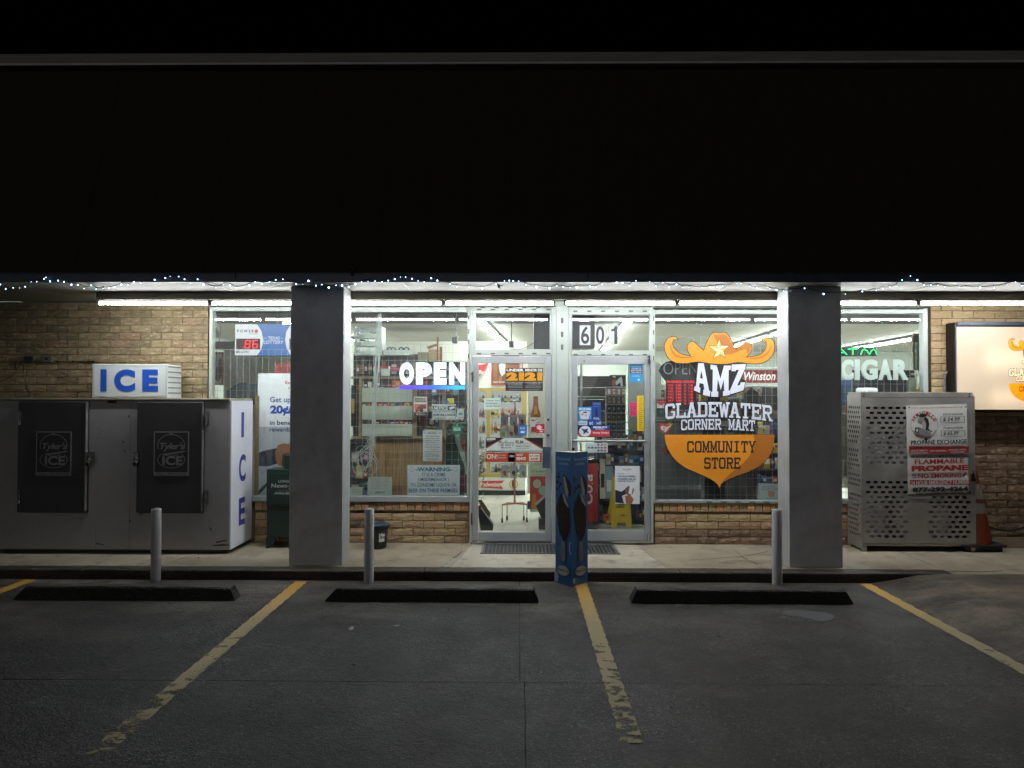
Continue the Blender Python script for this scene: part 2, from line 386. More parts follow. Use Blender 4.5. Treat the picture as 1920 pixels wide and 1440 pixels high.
def brick_mat(name, ramp, white=.5, warm=0):
    m = mat(name, '806040', .85, nz=0); t = m.node_tree; N = t.nodes; L = t.links; b = N['Principled BSDF']
    for l in list(b.inputs['Base Color'].links): L.remove(l)
    oi = N.new('ShaderNodeObjectInfo'); g = N.new('ShaderNodeNewGeometry')
    cr = N.new('ShaderNodeValToRGB'); L.new(oi.outputs['Random'], cr.inputs[0]); e = cr.color_ramp.elements
    while len(e) < len(ramp): e.new(.5)
    for i, c in enumerate(ramp): e[i].position = i/(len(ramp)-1); e[i].color = (*lin(c), 1)
    n = N.new('ShaderNodeTexNoise'); n.inputs['Scale'].default_value = 26; n.inputs['Detail'].default_value = 8; n.inputs['Roughness'].default_value = .7
    mp = N.new('ShaderNodeMapping'); mp.inputs['Scale'].default_value = (.5, 1, 1.5); L.new(g.outputs['Position'], mp.inputs[0]); L.new(mp.outputs[0], n.inputs['Vector'])
    r = N.new('ShaderNodeMapRange'); r.inputs['From Min'].default_value = .52; r.inputs['From Max'].default_value = .66; r.inputs['To Max'].default_value = white; L.new(n.outputs[0], r.inputs[0])
    x = N.new('ShaderNodeMix'); x.data_type = 'RGBA'; L.new(r.outputs[0], x.inputs[0]); L.new(cr.outputs[0], x.inputs[6]); x.inputs[7].default_value = (*lin('c9b79a'), 1)
    r2 = N.new('ShaderNodeMapRange'); r2.inputs['From Min'].default_value = .28; r2.inputs['From Max'].default_value = .44; r2.inputs['To Min'].default_value = .75; r2.inputs['To Max'].default_value = 0; L.new(n.outputs[0], r2.inputs[0])
    x2 = N.new('ShaderNodeMix'); x2.data_type = 'RGBA'; L.new(r2.outputs[0], x2.inputs[0]); L.new(x.outputs[2], x2.inputs[6]); x2.inputs[7].default_value = (*lin('40301f'), 1)
    L.new(x2.outputs[2], b.inputs['Base Color'])
    n3 = N.new('ShaderNodeTexNoise'); n3.inputs['Scale'].default_value = 40; n3.inputs['Detail'].default_value = 7; L.new(mp.outputs[0], n3.inputs['Vector'])
    bp = N.new('ShaderNodeBump'); bp.inputs['Strength'].default_value = .9; bp.inputs['Distance'].default_value = .012; L.new(n3.outputs[0], bp.inputs['Height']); L.new(bp.outputs[0], b.inputs['Normal'])
    return m
BR_TAN = brick_mat('brick_tan', ['76694f', '827455', '8c7c5c', '938363', '8a7a5e', '8a6e56'], .6)
BR_LOW = brick_mat('brick_low', ['94805f', 'a08863', 'ab936e', 'a88a68', '9a7a5c', '8a7354'], .45)
BR_ORG = brick_mat('brick_orange', ['b8805e', 'b88a66', 'ac8260', 'bc9673', 'a48a6a'], .3)
BR_RGT = brick_mat('brick_right', ['a08a66', 'ac9671', 'b29a74', '9c8460'], .25)
BR_BRN = brick_mat('brick_brown', ['76604c', '846a55', '5e4c3c', '8c7058', '6b5742'], .5)
MORTAR = mat('mortar', '6b5f4a', .9, nz=.3, ns=30, bump=.5)
PAINTW = mat('pillar_paint', 'a6a9aa', .55, nz=.07, ns=5, bump=.25, bs=90, dirt=.25)
PAINTG = mat('pillar_front_paint', 'cfd1d8', .5, nz=.12, ns=4, bump=.3, bs=110, dirt=.35)
ALU = mat('painted_aluminium', 'aab2ad', .38, metal=.15, nz=.06, ns=6, dirt=.1)
ALUD = mat('door_aluminium', 'b0b5b8', .35, metal=.45, nz=.06, ns=6, dirt=.12)
SOFF = mat('soffit_paint', '848377', .7, nz=.14, ns=3, bump=.2, dirt=.35)
BLACK = mat('black_plastic', '101012', .45, nz=.1)
DARKM = mat('fascia_metal', '414854', .42, metal=.2, nz=.2, ns=9)
SHING = mat('mansard_brown', '342220', .8, nz=.3, ns=6, stretch=(6, 1, .4), bump=.3, bs=20)
TRIM = mat('coping_metal', '8b8886', .6, metal=.1, nz=.15, ns=4, stretch=(.3, 1, 3), dirt=.3)
LIP = mat('coping_lip', 'c4c0bc', .5, metal=.1, nz=.15, ns=4)
STEEL = mat('galvanised_steel', 'a5a19a', .38, metal=.6, nz=.3, ns=2.5, bump=.12, bs=9, dirt=.35)
CHROME = mat('chrome', 'b8b8ba', .2, metal=1, nz=.05)
INW = mat('inner_wall_paint', '9fa59b', .6, nz=.05)
CEIL = mat('ceiling_panel', '8f8d84', .8, nz=.06, ns=2)
TILE = mat('floor_tile', 'd3d0c2', .22, nz=.07, ns=9, stretch=(1, 8, 1))
GROUT = mat('floor_grout', '6f6b60', .8)
WOODP = mat('plywood', 'a98452', .55, nz=.55, ns=5, stretch=(14, 1, .6), bump=.1)
WOODR = mat('wood_rail', '8f7a58', .6, nz=.25, ns=8)
BOARD = mat('pale_board', 'b4bfab', .6, nz=.08, ns=3)
YELP = None

def glass_mat():
    m = bpy.data.materials.new('window_glass'); m.use_nodes = True; t = m.node_tree; N = t.nodes; L = t.links
    N.remove(N['Principled BSDF']); out = N['Material Output']
    tr = N.new('ShaderNodeBsdfTransparent'); tr.inputs[0].default_value = (.955, .97, .96, 1)
    gl = N.new('ShaderNodeBsdfGlossy'); gl.inputs['Roughness'].default_value = .008; gl.inputs[0].default_value = (1, 1, 1, 1)
    g = N.new('ShaderNodeNewGeometry'); d = N.new('ShaderNodeVectorMath'); d.operation = 'DOT_PRODUCT'
    L.new(g.outputs['Normal'], d.inputs[0]); L.new(g.outputs['Incoming'], d.inputs[1])
    def mth(op, a, b=None):
        n = N.new('ShaderNodeMath'); n.operation = op
        for i, v in enumerate((a, b)):
            if v is None: continue
            if isinstance(v, (int, float)): n.inputs[i].default_value = v
            else: L.new(v, n.inputs[i])
        return n.outputs[0]
    c = mth('ABSOLUTE', d.outputs['Value']); f = mth('POWER', mth('SUBTRACT', 1, c), 5); f = mth('ADD', mth('MULTIPLY', f, .93), .045)
    di = N.new('ShaderNodeBsdfDiffuse'); di.inputs[0].default_value = (.7, .72, .7, 1)
    nz = N.new('ShaderNodeTexNoise'); nz.inputs['Scale'].default_value = 3; nz.inputs['Detail'].default_value = 8; L.new(g.outputs['Position'], nz.inputs['Vector'])
    r = N.new('ShaderNodeMapRange'); r.inputs['From Min'].default_value = .4; r.inputs['From Max'].default_value = .75; r.inputs['To Min'].default_value = .006; r.inputs['To Max'].default_value = .04; L.new(nz.outputs[0], r.inputs[0])
    m0 = N.new('ShaderNodeMixShader'); L.new(r.outputs[0], m0.inputs[0]); L.new(tr.outputs[0], m0.inputs[1]); L.new(di.outputs[0], m0.inputs[2])
    mx = N.new('ShaderNodeMixShader'); L.new(f, mx.inputs[0]); L.new(m0.outputs[0], mx.inputs[1]); L.new(gl.outputs[0], mx.inputs[2])
    L.new(mx.outputs[0], out.inputs['Surface']); MATS['glass'] = m; return m
GLASS = glass_mat()

# ------------------------------------------------------------------ ground
ZL = -0.09; YC = -1.285
def slab_z(x, y):
    if x <= 3.2: return ZL
    a = min(1, (x-3.2)/.62); a = a*a*(3-2*a); b = min(1, max(0, (y+6.5)/4.6)); b = b*b*(3-2*b)
    return ZL+.086*a*b
def grid_slab(name, x0, x1, y0, y1, nx, ny, m, parent, zf):
    mb = MB(); vs = []; fs = []
    for j in range(ny+1):
        for i in range(nx+1):
            x = x0+(x1-x0)*i/nx; y = y0+(y1-y0)*j/ny; vs.append((x, y, zf(x, y)))
    for j in range(ny):
        for i in range(nx):
            a = j*(nx+1)+i; fs.append((a, a+1, a+nx+2, a+nx+1))
    # skirts
    n = len(vs); edge = [i for i in range(nx+1)]+[(j)*(nx+1)+nx for j in range(1, ny+1)]+[ny*(nx+1)+i for i in range(nx-1, -1, -1)]+[j*(nx+1) for j in range(ny-1, 0, -1)]
    vs += [(vs[i][0], vs[i][1], vs[i][2]-.12) for i in edge]; k = len(edge)
    fs += [(edge[(i+1) % k], edge[i], n+i, n+(i+1) % k) for i in range(k)]
    mb.add(vs, fs); return mb.build(name, m, parent)
ground = MB(); ground.box(-90, 90, -90, 60, -.5, -.16); ground.build('ground', mat('earth', '2a2723', .9, nz=.3, ns=2), kind='structure')
lot = thing('parking_lot', None, None, (0, -4, ZL), kind='structure')
g = .0022
YJ = -3.63
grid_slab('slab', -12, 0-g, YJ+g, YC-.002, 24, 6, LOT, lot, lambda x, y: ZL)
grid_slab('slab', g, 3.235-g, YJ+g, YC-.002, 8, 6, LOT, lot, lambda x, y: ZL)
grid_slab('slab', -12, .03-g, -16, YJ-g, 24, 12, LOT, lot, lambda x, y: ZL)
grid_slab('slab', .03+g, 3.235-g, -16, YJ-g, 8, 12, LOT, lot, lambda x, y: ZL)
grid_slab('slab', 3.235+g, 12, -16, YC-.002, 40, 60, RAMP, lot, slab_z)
def line_mat():
    m = bpy.data.materials.new('yellow_line_paint'); m.use_nodes = True; t = m.node_tree; N = t.nodes; L = t.links; b = N['Principled BSDF']
    g = N.new('ShaderNodeNewGeometry'); sp = N.new('ShaderNodeSeparateXYZ'); L.new(g.outputs['Position'], sp.inputs[0])
    n = N.new('ShaderNodeTexNoise'); n.inputs['Scale'].default_value = 9; n.inputs['Detail'].default_value = 9; n.inputs['Roughness'].default_value = .72
    mp = N.new('ShaderNodeMapping'); mp.inputs['Scale'].default_value = (1, 1.8, 1); L.new(g.outputs['Position'], mp.inputs[0]); L.new(mp.outputs[0], n.inputs['Vector'])
    wr = N.new('ShaderNodeMapRange'); wr.inputs['From Min'].default_value = -4.3; wr.inputs['From Max'].default_value = -2.0; wr.inputs['To Min'].default_value = .50; wr.inputs['To Max'].default_value = .33; L.new(sp.outputs['Y'], wr.inputs[0])
    gt = N.new('ShaderNodeMath'); gt.operation = 'SUBTRACT'; L.new(n.outputs[0], gt.inputs[0]); L.new(wr.outputs[0], gt.inputs[1])
    st = N.new('ShaderNodeMapRange'); st.inputs['From Min'].default_value = -.01; st.inputs['From Max'].default_value = .02; L.new(gt.outputs[0], st.inputs[0])
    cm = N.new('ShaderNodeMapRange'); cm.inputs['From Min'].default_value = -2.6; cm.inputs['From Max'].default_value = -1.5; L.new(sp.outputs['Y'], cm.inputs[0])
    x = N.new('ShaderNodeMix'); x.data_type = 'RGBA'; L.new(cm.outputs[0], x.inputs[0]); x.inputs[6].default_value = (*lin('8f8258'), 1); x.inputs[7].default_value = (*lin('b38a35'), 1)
    L.new(x.outputs[2], b.inputs['Base Color']); b.inputs['Roughness'].default_value = .65; L.new(st.outputs[0], b.inputs['Alpha'])
    return m
LINE = line_mat()
def line(x, yend, gaps=()):
    mb = MB(); y = YC-.05; xs = .055
    n = 60
    for i in range(n):
        a = y+(yend-y)*i/n; b = y+(yend-y)*(i+1)/n
        if any(g0 > a > g1 for g0, g1 in gaps): continue
        za = slab_z(x-xs, a)+.004; zb = slab_z(x-xs, b)+.004
        j = .004*math.sin(i*2.1)
        mb.add([(x-xs+j, b, zb), (x+xs+j, b, slab_z(x+xs, b)+.004), (x+xs+j, a, slab_z(x+xs, a)+.004), (x-xs+j, a, za)], [(0, 1, 2, 3)])
    mb.build('parking_line', LINE, kind='structure')
line(-4.55, -2.6); line(-2.02, -4.52); line(.56, -4.37); line(3.172, -5.2)

walk = thing('sidewalk', None, None, (0, -.6, 0), kind='structure')
def flat(x0, x1, y0, y1, z1=0, z0=-.3): return lambda: None
def slabbox(name, x0, x1, y0, y1, z1, m, par, bev=.006, z0=-.28):
    mb = MB(); mb.box(x0, x1, y0, y1, z0, z1); return mb.build(name, m, par, bevel=bev)
YK = YC+.15                                                     # kerb 15 cm wide
# lighter pour in front of the doors (trapezoid) between two darker slabs
slabbox('slab', -8, -3.4, YK+.003, .12, 0, WALK, walk); 
mb = MB(); mb.add([(-3.394, YK+.003, 0), (-.66, YK+.003, 0), (-.5, .12, 0), (-3.394, .12, 0)]+[(-3.394, YK+.003, -.2), (-.66, YK+.003, -.2), (-.5, .12, -.2), (-3.394, .12, -.2)], [(0,1,2,3),(1,0,4,5),(2,1,5,6),(3,2,6,7),(0,3,7,4)]); mb.build('slab', WALK, walk)
mb = MB(); mb.add([(-.656, YK+.003, 0), (1.40, YK+.003, 0), (1.26, .12, 0), (-.496, .12, 0)]+[(-.656, YK+.003, -.2), (1.40, YK+.003, -.2), (1.26, .12, -.2), (-.496, .12, -.2)], [(0,1,2,3),(1,0,4,5),(2,1,5,6),(3,2,6,7),(0,3,7,4)]); mb.build('slab', PATH, walk, label='paler concrete slab before the doors')
mb = MB(); mb.add([(1.404, YK+.003, 0), (4.0, YK+.003, 0), (4.0, .12, 0), (1.264, .12, 0)]+[(1.404, YK+.003, -.2), (4.0, YK+.003, -.2), (4.0, .12, -.2), (1.264, .12, -.2)], [(0,1,2,3),(1,0,4,5),(2,1,5,6),(3,2,6,7),(0,3,7,4)]); mb.build('slab', WALK, walk)
slabbox('slab', 4.006, 10, YK+.003, .12, 0, WALK, walk)
kerb = thing('kerb', None, None, (-1, YC+.07, ZL), kind='structure')
ks = [-8, -4.1, -.90, 1.5, 4.0]
for a, b in zip(ks, ks[1:]): slabbox('kerb_segment', a+.002, b-.002, YC, YK, 0, CURB, kerb, .014)
slabbox('kerb_segment', 4.002, 10, YC, YK, .0, WALK, kerb, .004)

# ------------------------------------------------------------------ brick walls
def brick_mesh(seed, L=.225, H=.073, D=.06):
    rnd = random.Random(seed); nx, nz = 5, 2; vs = []; fs = []
    for j in range(nz+1):
        for i in range(nx+1):
            e = i in (0, nx) or j in (0, nz)
            vs.append((-L/2+L*i/nx+(rnd.uniform(-.003, .003) if 0 < i < nx else 0), rnd.uniform(-.004, .001) if not e else rnd.uniform(0, .004), H*j/nz+(rnd.uniform(-.002, .002) if e else 0)))
    for j in range(nz):
        for i in range(nx):
            a = j*(nx+1)+i; fs.append((a, a+1, a+nx+2, a+nx+1))
    c = [0, nx, (nz+1)*(nx+1)-1, nz*(nx+1)]; n = len(vs)
    vs += [(vs[k][0], D, vs[k][2]) for k in c]
    bot = list(range(nx+1)); top = list(range(nz*(nx+1), (nz+1)*(nx+1)))
    fs += [tuple(bot[::-1])+(n, n+1), tuple(top)+(n+2, n+3), tuple([nx*1+j*(nx+1) for j in range(nz, -1, -1)])+(n+1, n+2), tuple([j*(nx+1) for j in range(nz+1)])+(n+3, n)]
    me = bpy.data.meshes.new('brick'); me.from_pydata(vs, [], [tuple(f) for f in fs]); me.update(); return me
BM = {}
def brick(kind, m, x, z, par, sx=1, dy=0):
    k = (kind, m.name, random.randrange(4))
    if k not in BM:
        me = brick_mesh(k[2]*7+1, *( (.225, .073) if kind == 'b' else (.076, .088) )); me.materials.append(m); BM[k] = me
    o = bpy.data.objects.new('brick', BM[k]); COL.objects.link(o); o.parent = par
    o.location = Vector((x, dy+random.uniform(-.004, .003), z))-wl(par); o.scale = (sx, 1, 1); o.rotation_euler = (0, random.uniform(-.004, .004), random.uniform(-.008, .008))
PIT = .235; CH = .0835
def brick_wall(label, x0, x1, z0, z1, matf, rowlock=None, zback=None, yf=-.022, skip=None):
    w_ = thing('brick_wall', label, 'wall', ((x0+x1)/2, 0, 0), kind='thing')
    mb = MB(); mb.box(x0+.004, x1-.004, -.010, .16, (zback if zback is not None else z0), z1-.001); mb.build('mortar_bed', MORTAR, w_)
    z = z0; r = 0; top = z1-(.098 if rowlock else 0)
    while z < top-.03:
        x = x0-(PIT/2 if r % 2 else 0)
        while x < x1-.02:
            a = max(x, x0); b = min(x+PIT, x1)
            if b-a > .03 and not (skip and skip((a+b)/2, z)):
                brick('b', matf(a, z), (a+b)/2, z+.005, w_, (b-a-.010)/.225, yf)
            x += PIT
        z += CH; r += 1
    if rowlock:
        x = x0
        while x < x1-.04:
            b = min(x+.085, x1); brick('r', random.choice(rowlock), (x+b)/2, top+.003, w_, (b-x-.009)/.076, yf-.006); x += .085
    return w_
XA0 = X(391, 0); XB1 = X(880, 0); XC0 = X(1226, 0); XD1 = X(1744, 0)
ZS = Z(941, 0); ZH = Z(574, 0)                                   # sill underside, head of frames
brick_wall('tan brick wall behind the ice freezer, left of the windows', -5.9, XA0, 1.42, 2.68, lambda a, z: BR_TAN, zback=0)
brick_wall('low brick wall under the windows left of the entrance doors', -2.95, XB1, .0, ZS, lambda a, z: BR_LOW if random.random() < .85 else BR_BRN, [BR_ORG, BR_ORG, BR_LOW])
brick_wall('low brick wall under the big logo window', XC0, XD1, .0, ZS, lambda a, z: BR_LOW if z > .1 else BR_BRN, [BR_LOW, BR_LOW, BR_ORG])
ZD = Z(775, 0, 1860)
brick_wall('brick wall behind the glowing logo sign, tan above and brown below', XD1+.002, XD1+1.36, .0, 2.68, lambda a, z: BR_RGT if z > ZD-.05 else BR_BRN, yf=-.024)
mb = MB(); mb.box(XD1+1.37, 10, -.02, .16, 0, 2.68); mb.build('wall_beyond', MORTAR, kind='structure')
mb = MB(); mb.box(XA0+.001, -2.952, -.01, .16, 0, ZS-.001); mb.build('wall_low', MORTAR, kind='structure')
mb = MB(); mb.box(-9, -5.91, -.01, .16, 0, 2.68); mb.build('wall_far', MORTAR, kind='structure')

# ------------------------------------------------------------------ the store building: roof, soffit, pillars, beam, windows, doors
B = thing('store_building', 'single storey corner store with dark mansard roof, lit windows and two pillars', 'building', (.5, 0, 0))
ZSO = 2.69; YE = -1.42
zf0 = Z(529.5, YE); zf1 = Z(515, YE)
mb = MB(); mb.box(-9, 10, YE+.02, 0, ZSO, ZSO+.05)
for x in [-4.15, -2.9, -1.1, .49, 2.0, 3.9, 5.4]: mb.box(x-.006, x+.006, YE+.03, -.76, ZSO-.006, ZSO-.0005, 1)
mb.build('soffit', [SOFF, mat('soffit_batten', '9a9686', .7)], B)
xs = [-9, -5.2, -2.62, .62, 2.5, 5.3, 10]
for a, b in zip(xs, xs[1:]):
    mb = MB(); mb.box(a+.002, b-.002, YE-.012, YE+.018, zf0, zf1+.004); mb.box(a+.002, b-.002, YE-.02, YE+.02, zf1+.004, zf1+.016); mb.build('fascia', DARKM, B, bevel=.003)
# mansard: vertical panels
ROOF = thing('mansard_roof', None, None, (.5, YE, zf1), parent=B)
YT = -.62; ztop = Z(122, YT)
mb = MB(); x = -9
while x < 10:
    b = x+.405
    mb = MB(); z0 = zf1+.018; dy = random.uniform(0, .004)
    vs = [(x+.001, YE+.004+dy, z0), (b-.001, YE+.004+dy, z0), (b-.001, YT+dy, ztop), (x+.001, YT+dy, ztop)]
    mb.add(vs+[(p[0], p[1]+.05, p[2]) for p in vs], [(0,1,2,3),(1,0,4,5),(2,1,5,6),(3,2,6,7),(0,3,7,4)])
    mb.build('roof_panel', SHING, ROOF); x = b
mb = MB(); mb.prism_x([(YE+.03, zf1+.01), (YT+.04, ztop), (3, ztop), (3, zf1+.01)], -9, 10); mb.build('roof_core', mat('roof_felt', '0c0b0b', .9), ROOF)
za = Z(121, YT-.09); zb = Z(97, YT-.09)
for a, b in ((-9, 10),):
    mb = MB(); mb.box(a+.002, b-.002, YT-.09, YT+.3, za+.028, zb); mb.build('coping', TRIM, ROOF, bevel=.01)
    mb = MB(); mb.box(a+.002, b-.002, YT-.105, YT-.0, za, za+.027); mb.build('coping_lip', LIP, ROOF, bevel=.005)
mb = MB(); xx, zz = at(660, 506, YE-.03); mb.tube([(xx-.02, YE-.0, zz+.03), (xx, YE-.05, zz+.04), (xx+.012, YE-.05, zz), (xx, YE-.02, zz-.05)], .012); mb.build('conduit_stub', BLACK, ROOF, smooth=True)

YP0, YP1 = -1.07, -.77
for (a, b) in ((X(543.5, YP0, 800), X(643, YP0, 800)), (X(1479, YP0, 800), X(1578.5, YP0, 800))):
    pl = thing('pillar', None, None, ((a+b)/2, YP0, 0), parent=B); mb = MB(); mb.box(a, b, YP0+.012, YP1, -.02, ZSO+.01); mb.build('pillar_core', PAINTW, pl, bevel=.006); mb = MB(); mb.box(a, b, YP0, YP0+.0115, -.02, ZSO+.01); mb.build('front_board', PAINTG, pl, bevel=.004)
# beam that carries the tubes
YB0, YB1 = -.715, -.64; zb0 = Z(561, YB0, 900)
mb = MB(); mb.box(X(177, YB0), 10, YB0, YB1, zb0, ZSO); mb.build('beam', mat('beam_paint', 'c0b8aa', .7, nz=.2, ns=5, stretch=(.4, 1, 2), dirt=.4), B, bevel=.003)
# frames
SLOTM = mat('slot_shadow', '55594f', .8)
def fbar(par, px0, py0, px1, py1, y0=-.035, y1=.05, m=ALU, name='frame', bevel=.003):
    cx, cy = (px0+px1)/2, (py0+py1)/2
    x0 = at(px0, cy, y0)[0]; x1 = at(px1, cy, y0)[0]; z1 = at(cx, py0, y0)[1]; z0 = at(cx, py1, y0)[1]
    mb = MB(); mb.box(x0, x1, y0, y1, z0, z1); return mb.build(name, m, par, bevel=bevel)
def slots(par, pts, w=8, h=2.6, Y=-.0365):
    mb = MB()
    for px, py in pts:
        a = at(px-w/2, py-h/2, Y); b = at(px+w/2, py+h/2, Y); mb.box(a[0], b[0], Y, Y+.003, b[1], a[1])
    mb.build('slot_row', SLOTM, par)
head = thing('window_head', None, None, (.5, 0, 2.6), parent=B)
mb = MB(); mb.box(XA0, XD1, -.03, .16, ZH-.002, ZSO+.05); mb.build('head_board', ALU, head)
mb = MB(); mb.box(XA0, XD1, .0, .16, ZSO+.05, 3.4); mb.build('upper_wall', ALU, head)
slots(head, [(x, 580) for x in range(672, 1040, 25)]+[(x, 581.5) for x in range(1090, 1222, 26)]+[(x, 580.8) for x in range(1241, 1460, 26)]+[(x, 580.6) for x in range(1600, 1735, 26)]+[(x, 577) for x in range(410, 546, 26)], Y=-.0325)
PANEY = .0
def window(px0, px1, top, bot, label, bars, gx0, gx1, gy0, gy1):
    w_ = thing('window', label, None, (X((px0+px1)/2, 0), 0, ZS), parent=B)
    for b in bars: fbar(w_, *b)
    x0, z1 = at(gx0, gy0, PANEY); x1, z0 = at(gx1, gy1, PANEY)
    mb = MB(); mb.box(x0-.012, x1+.012, -.003, .003, z0-.012, z1+.012); mb.build('pane', GLASS, w_)
    mb = MB(); xa = at(px0, gy1, -.05)[0]; xb = at(px1, gy1, -.05)[0]; za = Z(bot, -.05); zb_ = Z(gy1+1, -.05, (px0+px1)/2); mb.box(xa, xb, -.046, .07, ZS, zb_); mb.build('sill', ALUD, w_, bevel=.004)
    return w_
WA = window(391, 599, 575, 941, 'window with the lottery sign', [(391, 575, 397, 938), (397, 576, 597, 583), (597, 576, 601, 938)], 397, 598, 583, 930)
WB = window(601, 880, 575, 941, 'window with the bright OPEN sign', [(601.2, 576, 657, 583.5, ), (657, 576, 876, 585), (876.2, 576, 880.5, 940)], 601, 876, 584, 930)
WC = window(1225, 1544, 575, 945, 'window with the big cowboy hat logo', [(1223, 580, 1228.5, 945), (1228.7, 581, 1540, 588.5), (1540, 580, 1544, 940)], 1228.5, 1541, 588, 938)
WD = window(1544, 1741, 575, 941, 'window with the cigar letters', [(1544.3, 580, 1547, 940), (1547.2, 580, 1732, 588), (1732.2, 578, 1741, 940)], 1547, 1733, 588, 936)
slots(WB, [(878.5, y) for y in (596, 621, 641, 668)], 2.4, 9, -.0362); slots(WC, [(1225.5, y) for y in (597, 623, 650, 672)], 2.4, 9, -.0362)
slots(WC, [(x, 941.5) for x in (1330, 1357, 1384, 1411, 1437)], 11, 2, -.048)

def door(label, jl, jr, dx0, dx1, tg, gl, hinge_left):
    d = thing('door', label, None, (X((dx0+dx1)/2, 0), 0, 0), parent=B)
    # jambs and transom window
    fbar(d, jl[0], 575.5, jl[1], 1018, -.045, .06, ALU if True else ALUD, 'jamb'); fbar(d, jr[0], 575.5, jr[1], 1018, -.045, .06, ALU, 'jamb')
    fbar(d, jl[1]+.2, 576, jr[0]-.2, tg[1]+.2, name='transom_rail'); fbar(d, jl[1]+.2, tg[3], jr[0]-.2, 666, name='transom_rail')
    fbar(d, jl[1]+.2, tg[1]+.4, tg[0], tg[3]-.2, name='transom_stile'); fbar(d, tg[2], tg[1]+.4, jr[0]-.2, tg[3]-.2, name='transom_stile')
    x0, z1 = at(tg[0], tg[1], 0); x1, z0 = at(tg[2], tg[3], 0)
    mb = MB(); mb.box(x0-.01, x1+.01, -.003, .003, z0-.01, z1+.01); mb.build('transom_pane', GLASS, d)
    # leaf
    Yd = -.03
    fbar(d, dx0, 668, gl[0], 1014, Yd, .02, ALUD, 'stile'); fbar(d, gl[2], 668, dx1, 1014, Yd, .02, ALUD, 'stile')
    fbar(d, gl[0]+.2, 668, gl[2]-.2, gl[1], Yd, .02, ALUD, 'top_rail'); fbar(d, gl[0]+.2, gl[3], gl[2]-.2, 1014, Yd, .02, ALUD, 'bottom_rail')
    x0, z1 = at(gl[0], gl[1], 0); x1, z0 = at(gl[2], gl[3], 0)
    mb = MB(); mb.box(x0-.008, x1+.008, -.012, -.006, z0-.008, z1+.008); mb.build('pane', GLASS, d)
    fbar(d, dx0, 1014.5, dx1, 1018.5, -.07, .06, CHROME, 'threshold')
    slots(d, [(x, tg[1]-6.5) for x in range(int(tg[0])+6, int(tg[2]), 26)]+[(x, tg[3]+8) for x in range(int(tg[0])+6, int(tg[2]), 26)])
    return d
DL = door('glass entrance door under the clear transom', (881, 885.5), (1035, 1043), 886.5, 1034, (892, 587, 1031, 655), (897, 681, 1023, 998), True)
DR = door('glass entrance door under the number 601', (1065.5, 1071), (1220, 1225), 1072, 1219, (1073, 590, 1220, 657), (1083, 683, 1209, 994), False)
slots(DL, [(x, 1.5+575) for x in range(905, 1030, 26)], Y=-.0362)
mb = MB(); a = X(1043.3, -.055); b = X(1065.2, -.055); mb.box(a, b, -.055, .06, 0, ZH-.004); mb.build('mullion_post', ALU, B, bevel=.004)
slots(B, [(1054, 601), (1054, 627), (1054, 651)], 4.4, 10, -.0565)
mb = MB()
for py in (700, 722):
    pass
for px, y0, y1 in ((886, 697, 716), (884.5, 962, 984), (883.8, 700, 702)):
    x, z = at(px, y1, -.06); x2, z2 = at(px, y0, -.06); mb = MB(); mb.cyl((x, -.06, z), (x, -.06, z2), .009, 0, 8); mb.build('hinge', mat('old_hinge', '5a4636', .5, metal=.6), DL, smooth=True)
a = at(1017, 838, -.09); b = at(1032, 878, -.09); mb = MB(); mb.box(a[0], b[0], -.10, -.085, b[1], a[1]); mb.box(a[0]+.02, b[0]-.02, -.085, -.03, b[1]+.05, b[1]+.08); mb.box(a[0]+.02, b[0]-.02, -.085, -.03, a[1]-.08, a[1]-.05); mb.build('pull_handle', CHROME, DL, bevel=.004)
x, z = at(1028, 816, -.04); mb = MB(); mb.cyl((x, -.045, z), (x, -.03, z), .016, 0, 14); mb.cyl((x, -.052, z), (x, -.045, z), .009, 0, 10); mb.build('lock', CHROME, DL, smooth=True)
x, z = at(1028, 787, -.04); mb = MB(); mb.cyl((x, -.036, z), (x, -.03, z), .013, 0, 14); mb.build('plug_cap', BLACK, DL, smooth=True)
# push bar of the right door
p = [(*at(1075, 827, -.04), ), (*at(1077, 826, -.1), ), (*at(1084, 827, -.12), ), (*at(1208, 827, -.12), ), (*at(1211, 827, -.04),)]
mb = MB(); mb.tube([(p[0][0], -.03, p[0][1]), (p[1][0], -.09, p[1][1]), (p[2][0], -.11, p[2][1]), (p[3][0], -.11, p[3][1]), (p[4][0], -.03, p[4][1])], .011, n=8)
q = [at(1086, 827, -.1), at(1089, 832, -.1), at(1089, 870, -.1)]
mb.tube([(q[0][0], -.11, q[0][1]), (q[1][0], -.115, q[1][1]), (q[2][0], -.115, q[2][1]), (q[2][0], -.03, q[2][1]-.02)], .012, n=8); mb.build('push_bar', mat('satin_bar', '8e9294', .5, metal=.3), DR, smooth=True)
x, z = at(1075, 842, -.04); mb = MB(); mb.cyl((x, -.038, z), (x, -.03, z), .016, 0, 14); mb.build('lock', BLACK, DR, smooth=True)
for px, py in ((1217, 674), (1217, 1008)):
    x, z = at(px, py, -.06); mb = MB(); mb.cyl((x, -.055, z-.045), (x, -.055, z+.04), .017, 0, 12); mb.build('pivot_hinge', CHROME, DR, smooth=True)
x, z = at(1095.5, 677, -.04); mb = MB(); mb.cyl((x, -.036, z), (x, -.03, z), .008, 0, 10); mb.build('screw', mat('brass', '6e5a30', .4, metal=.8), DR)

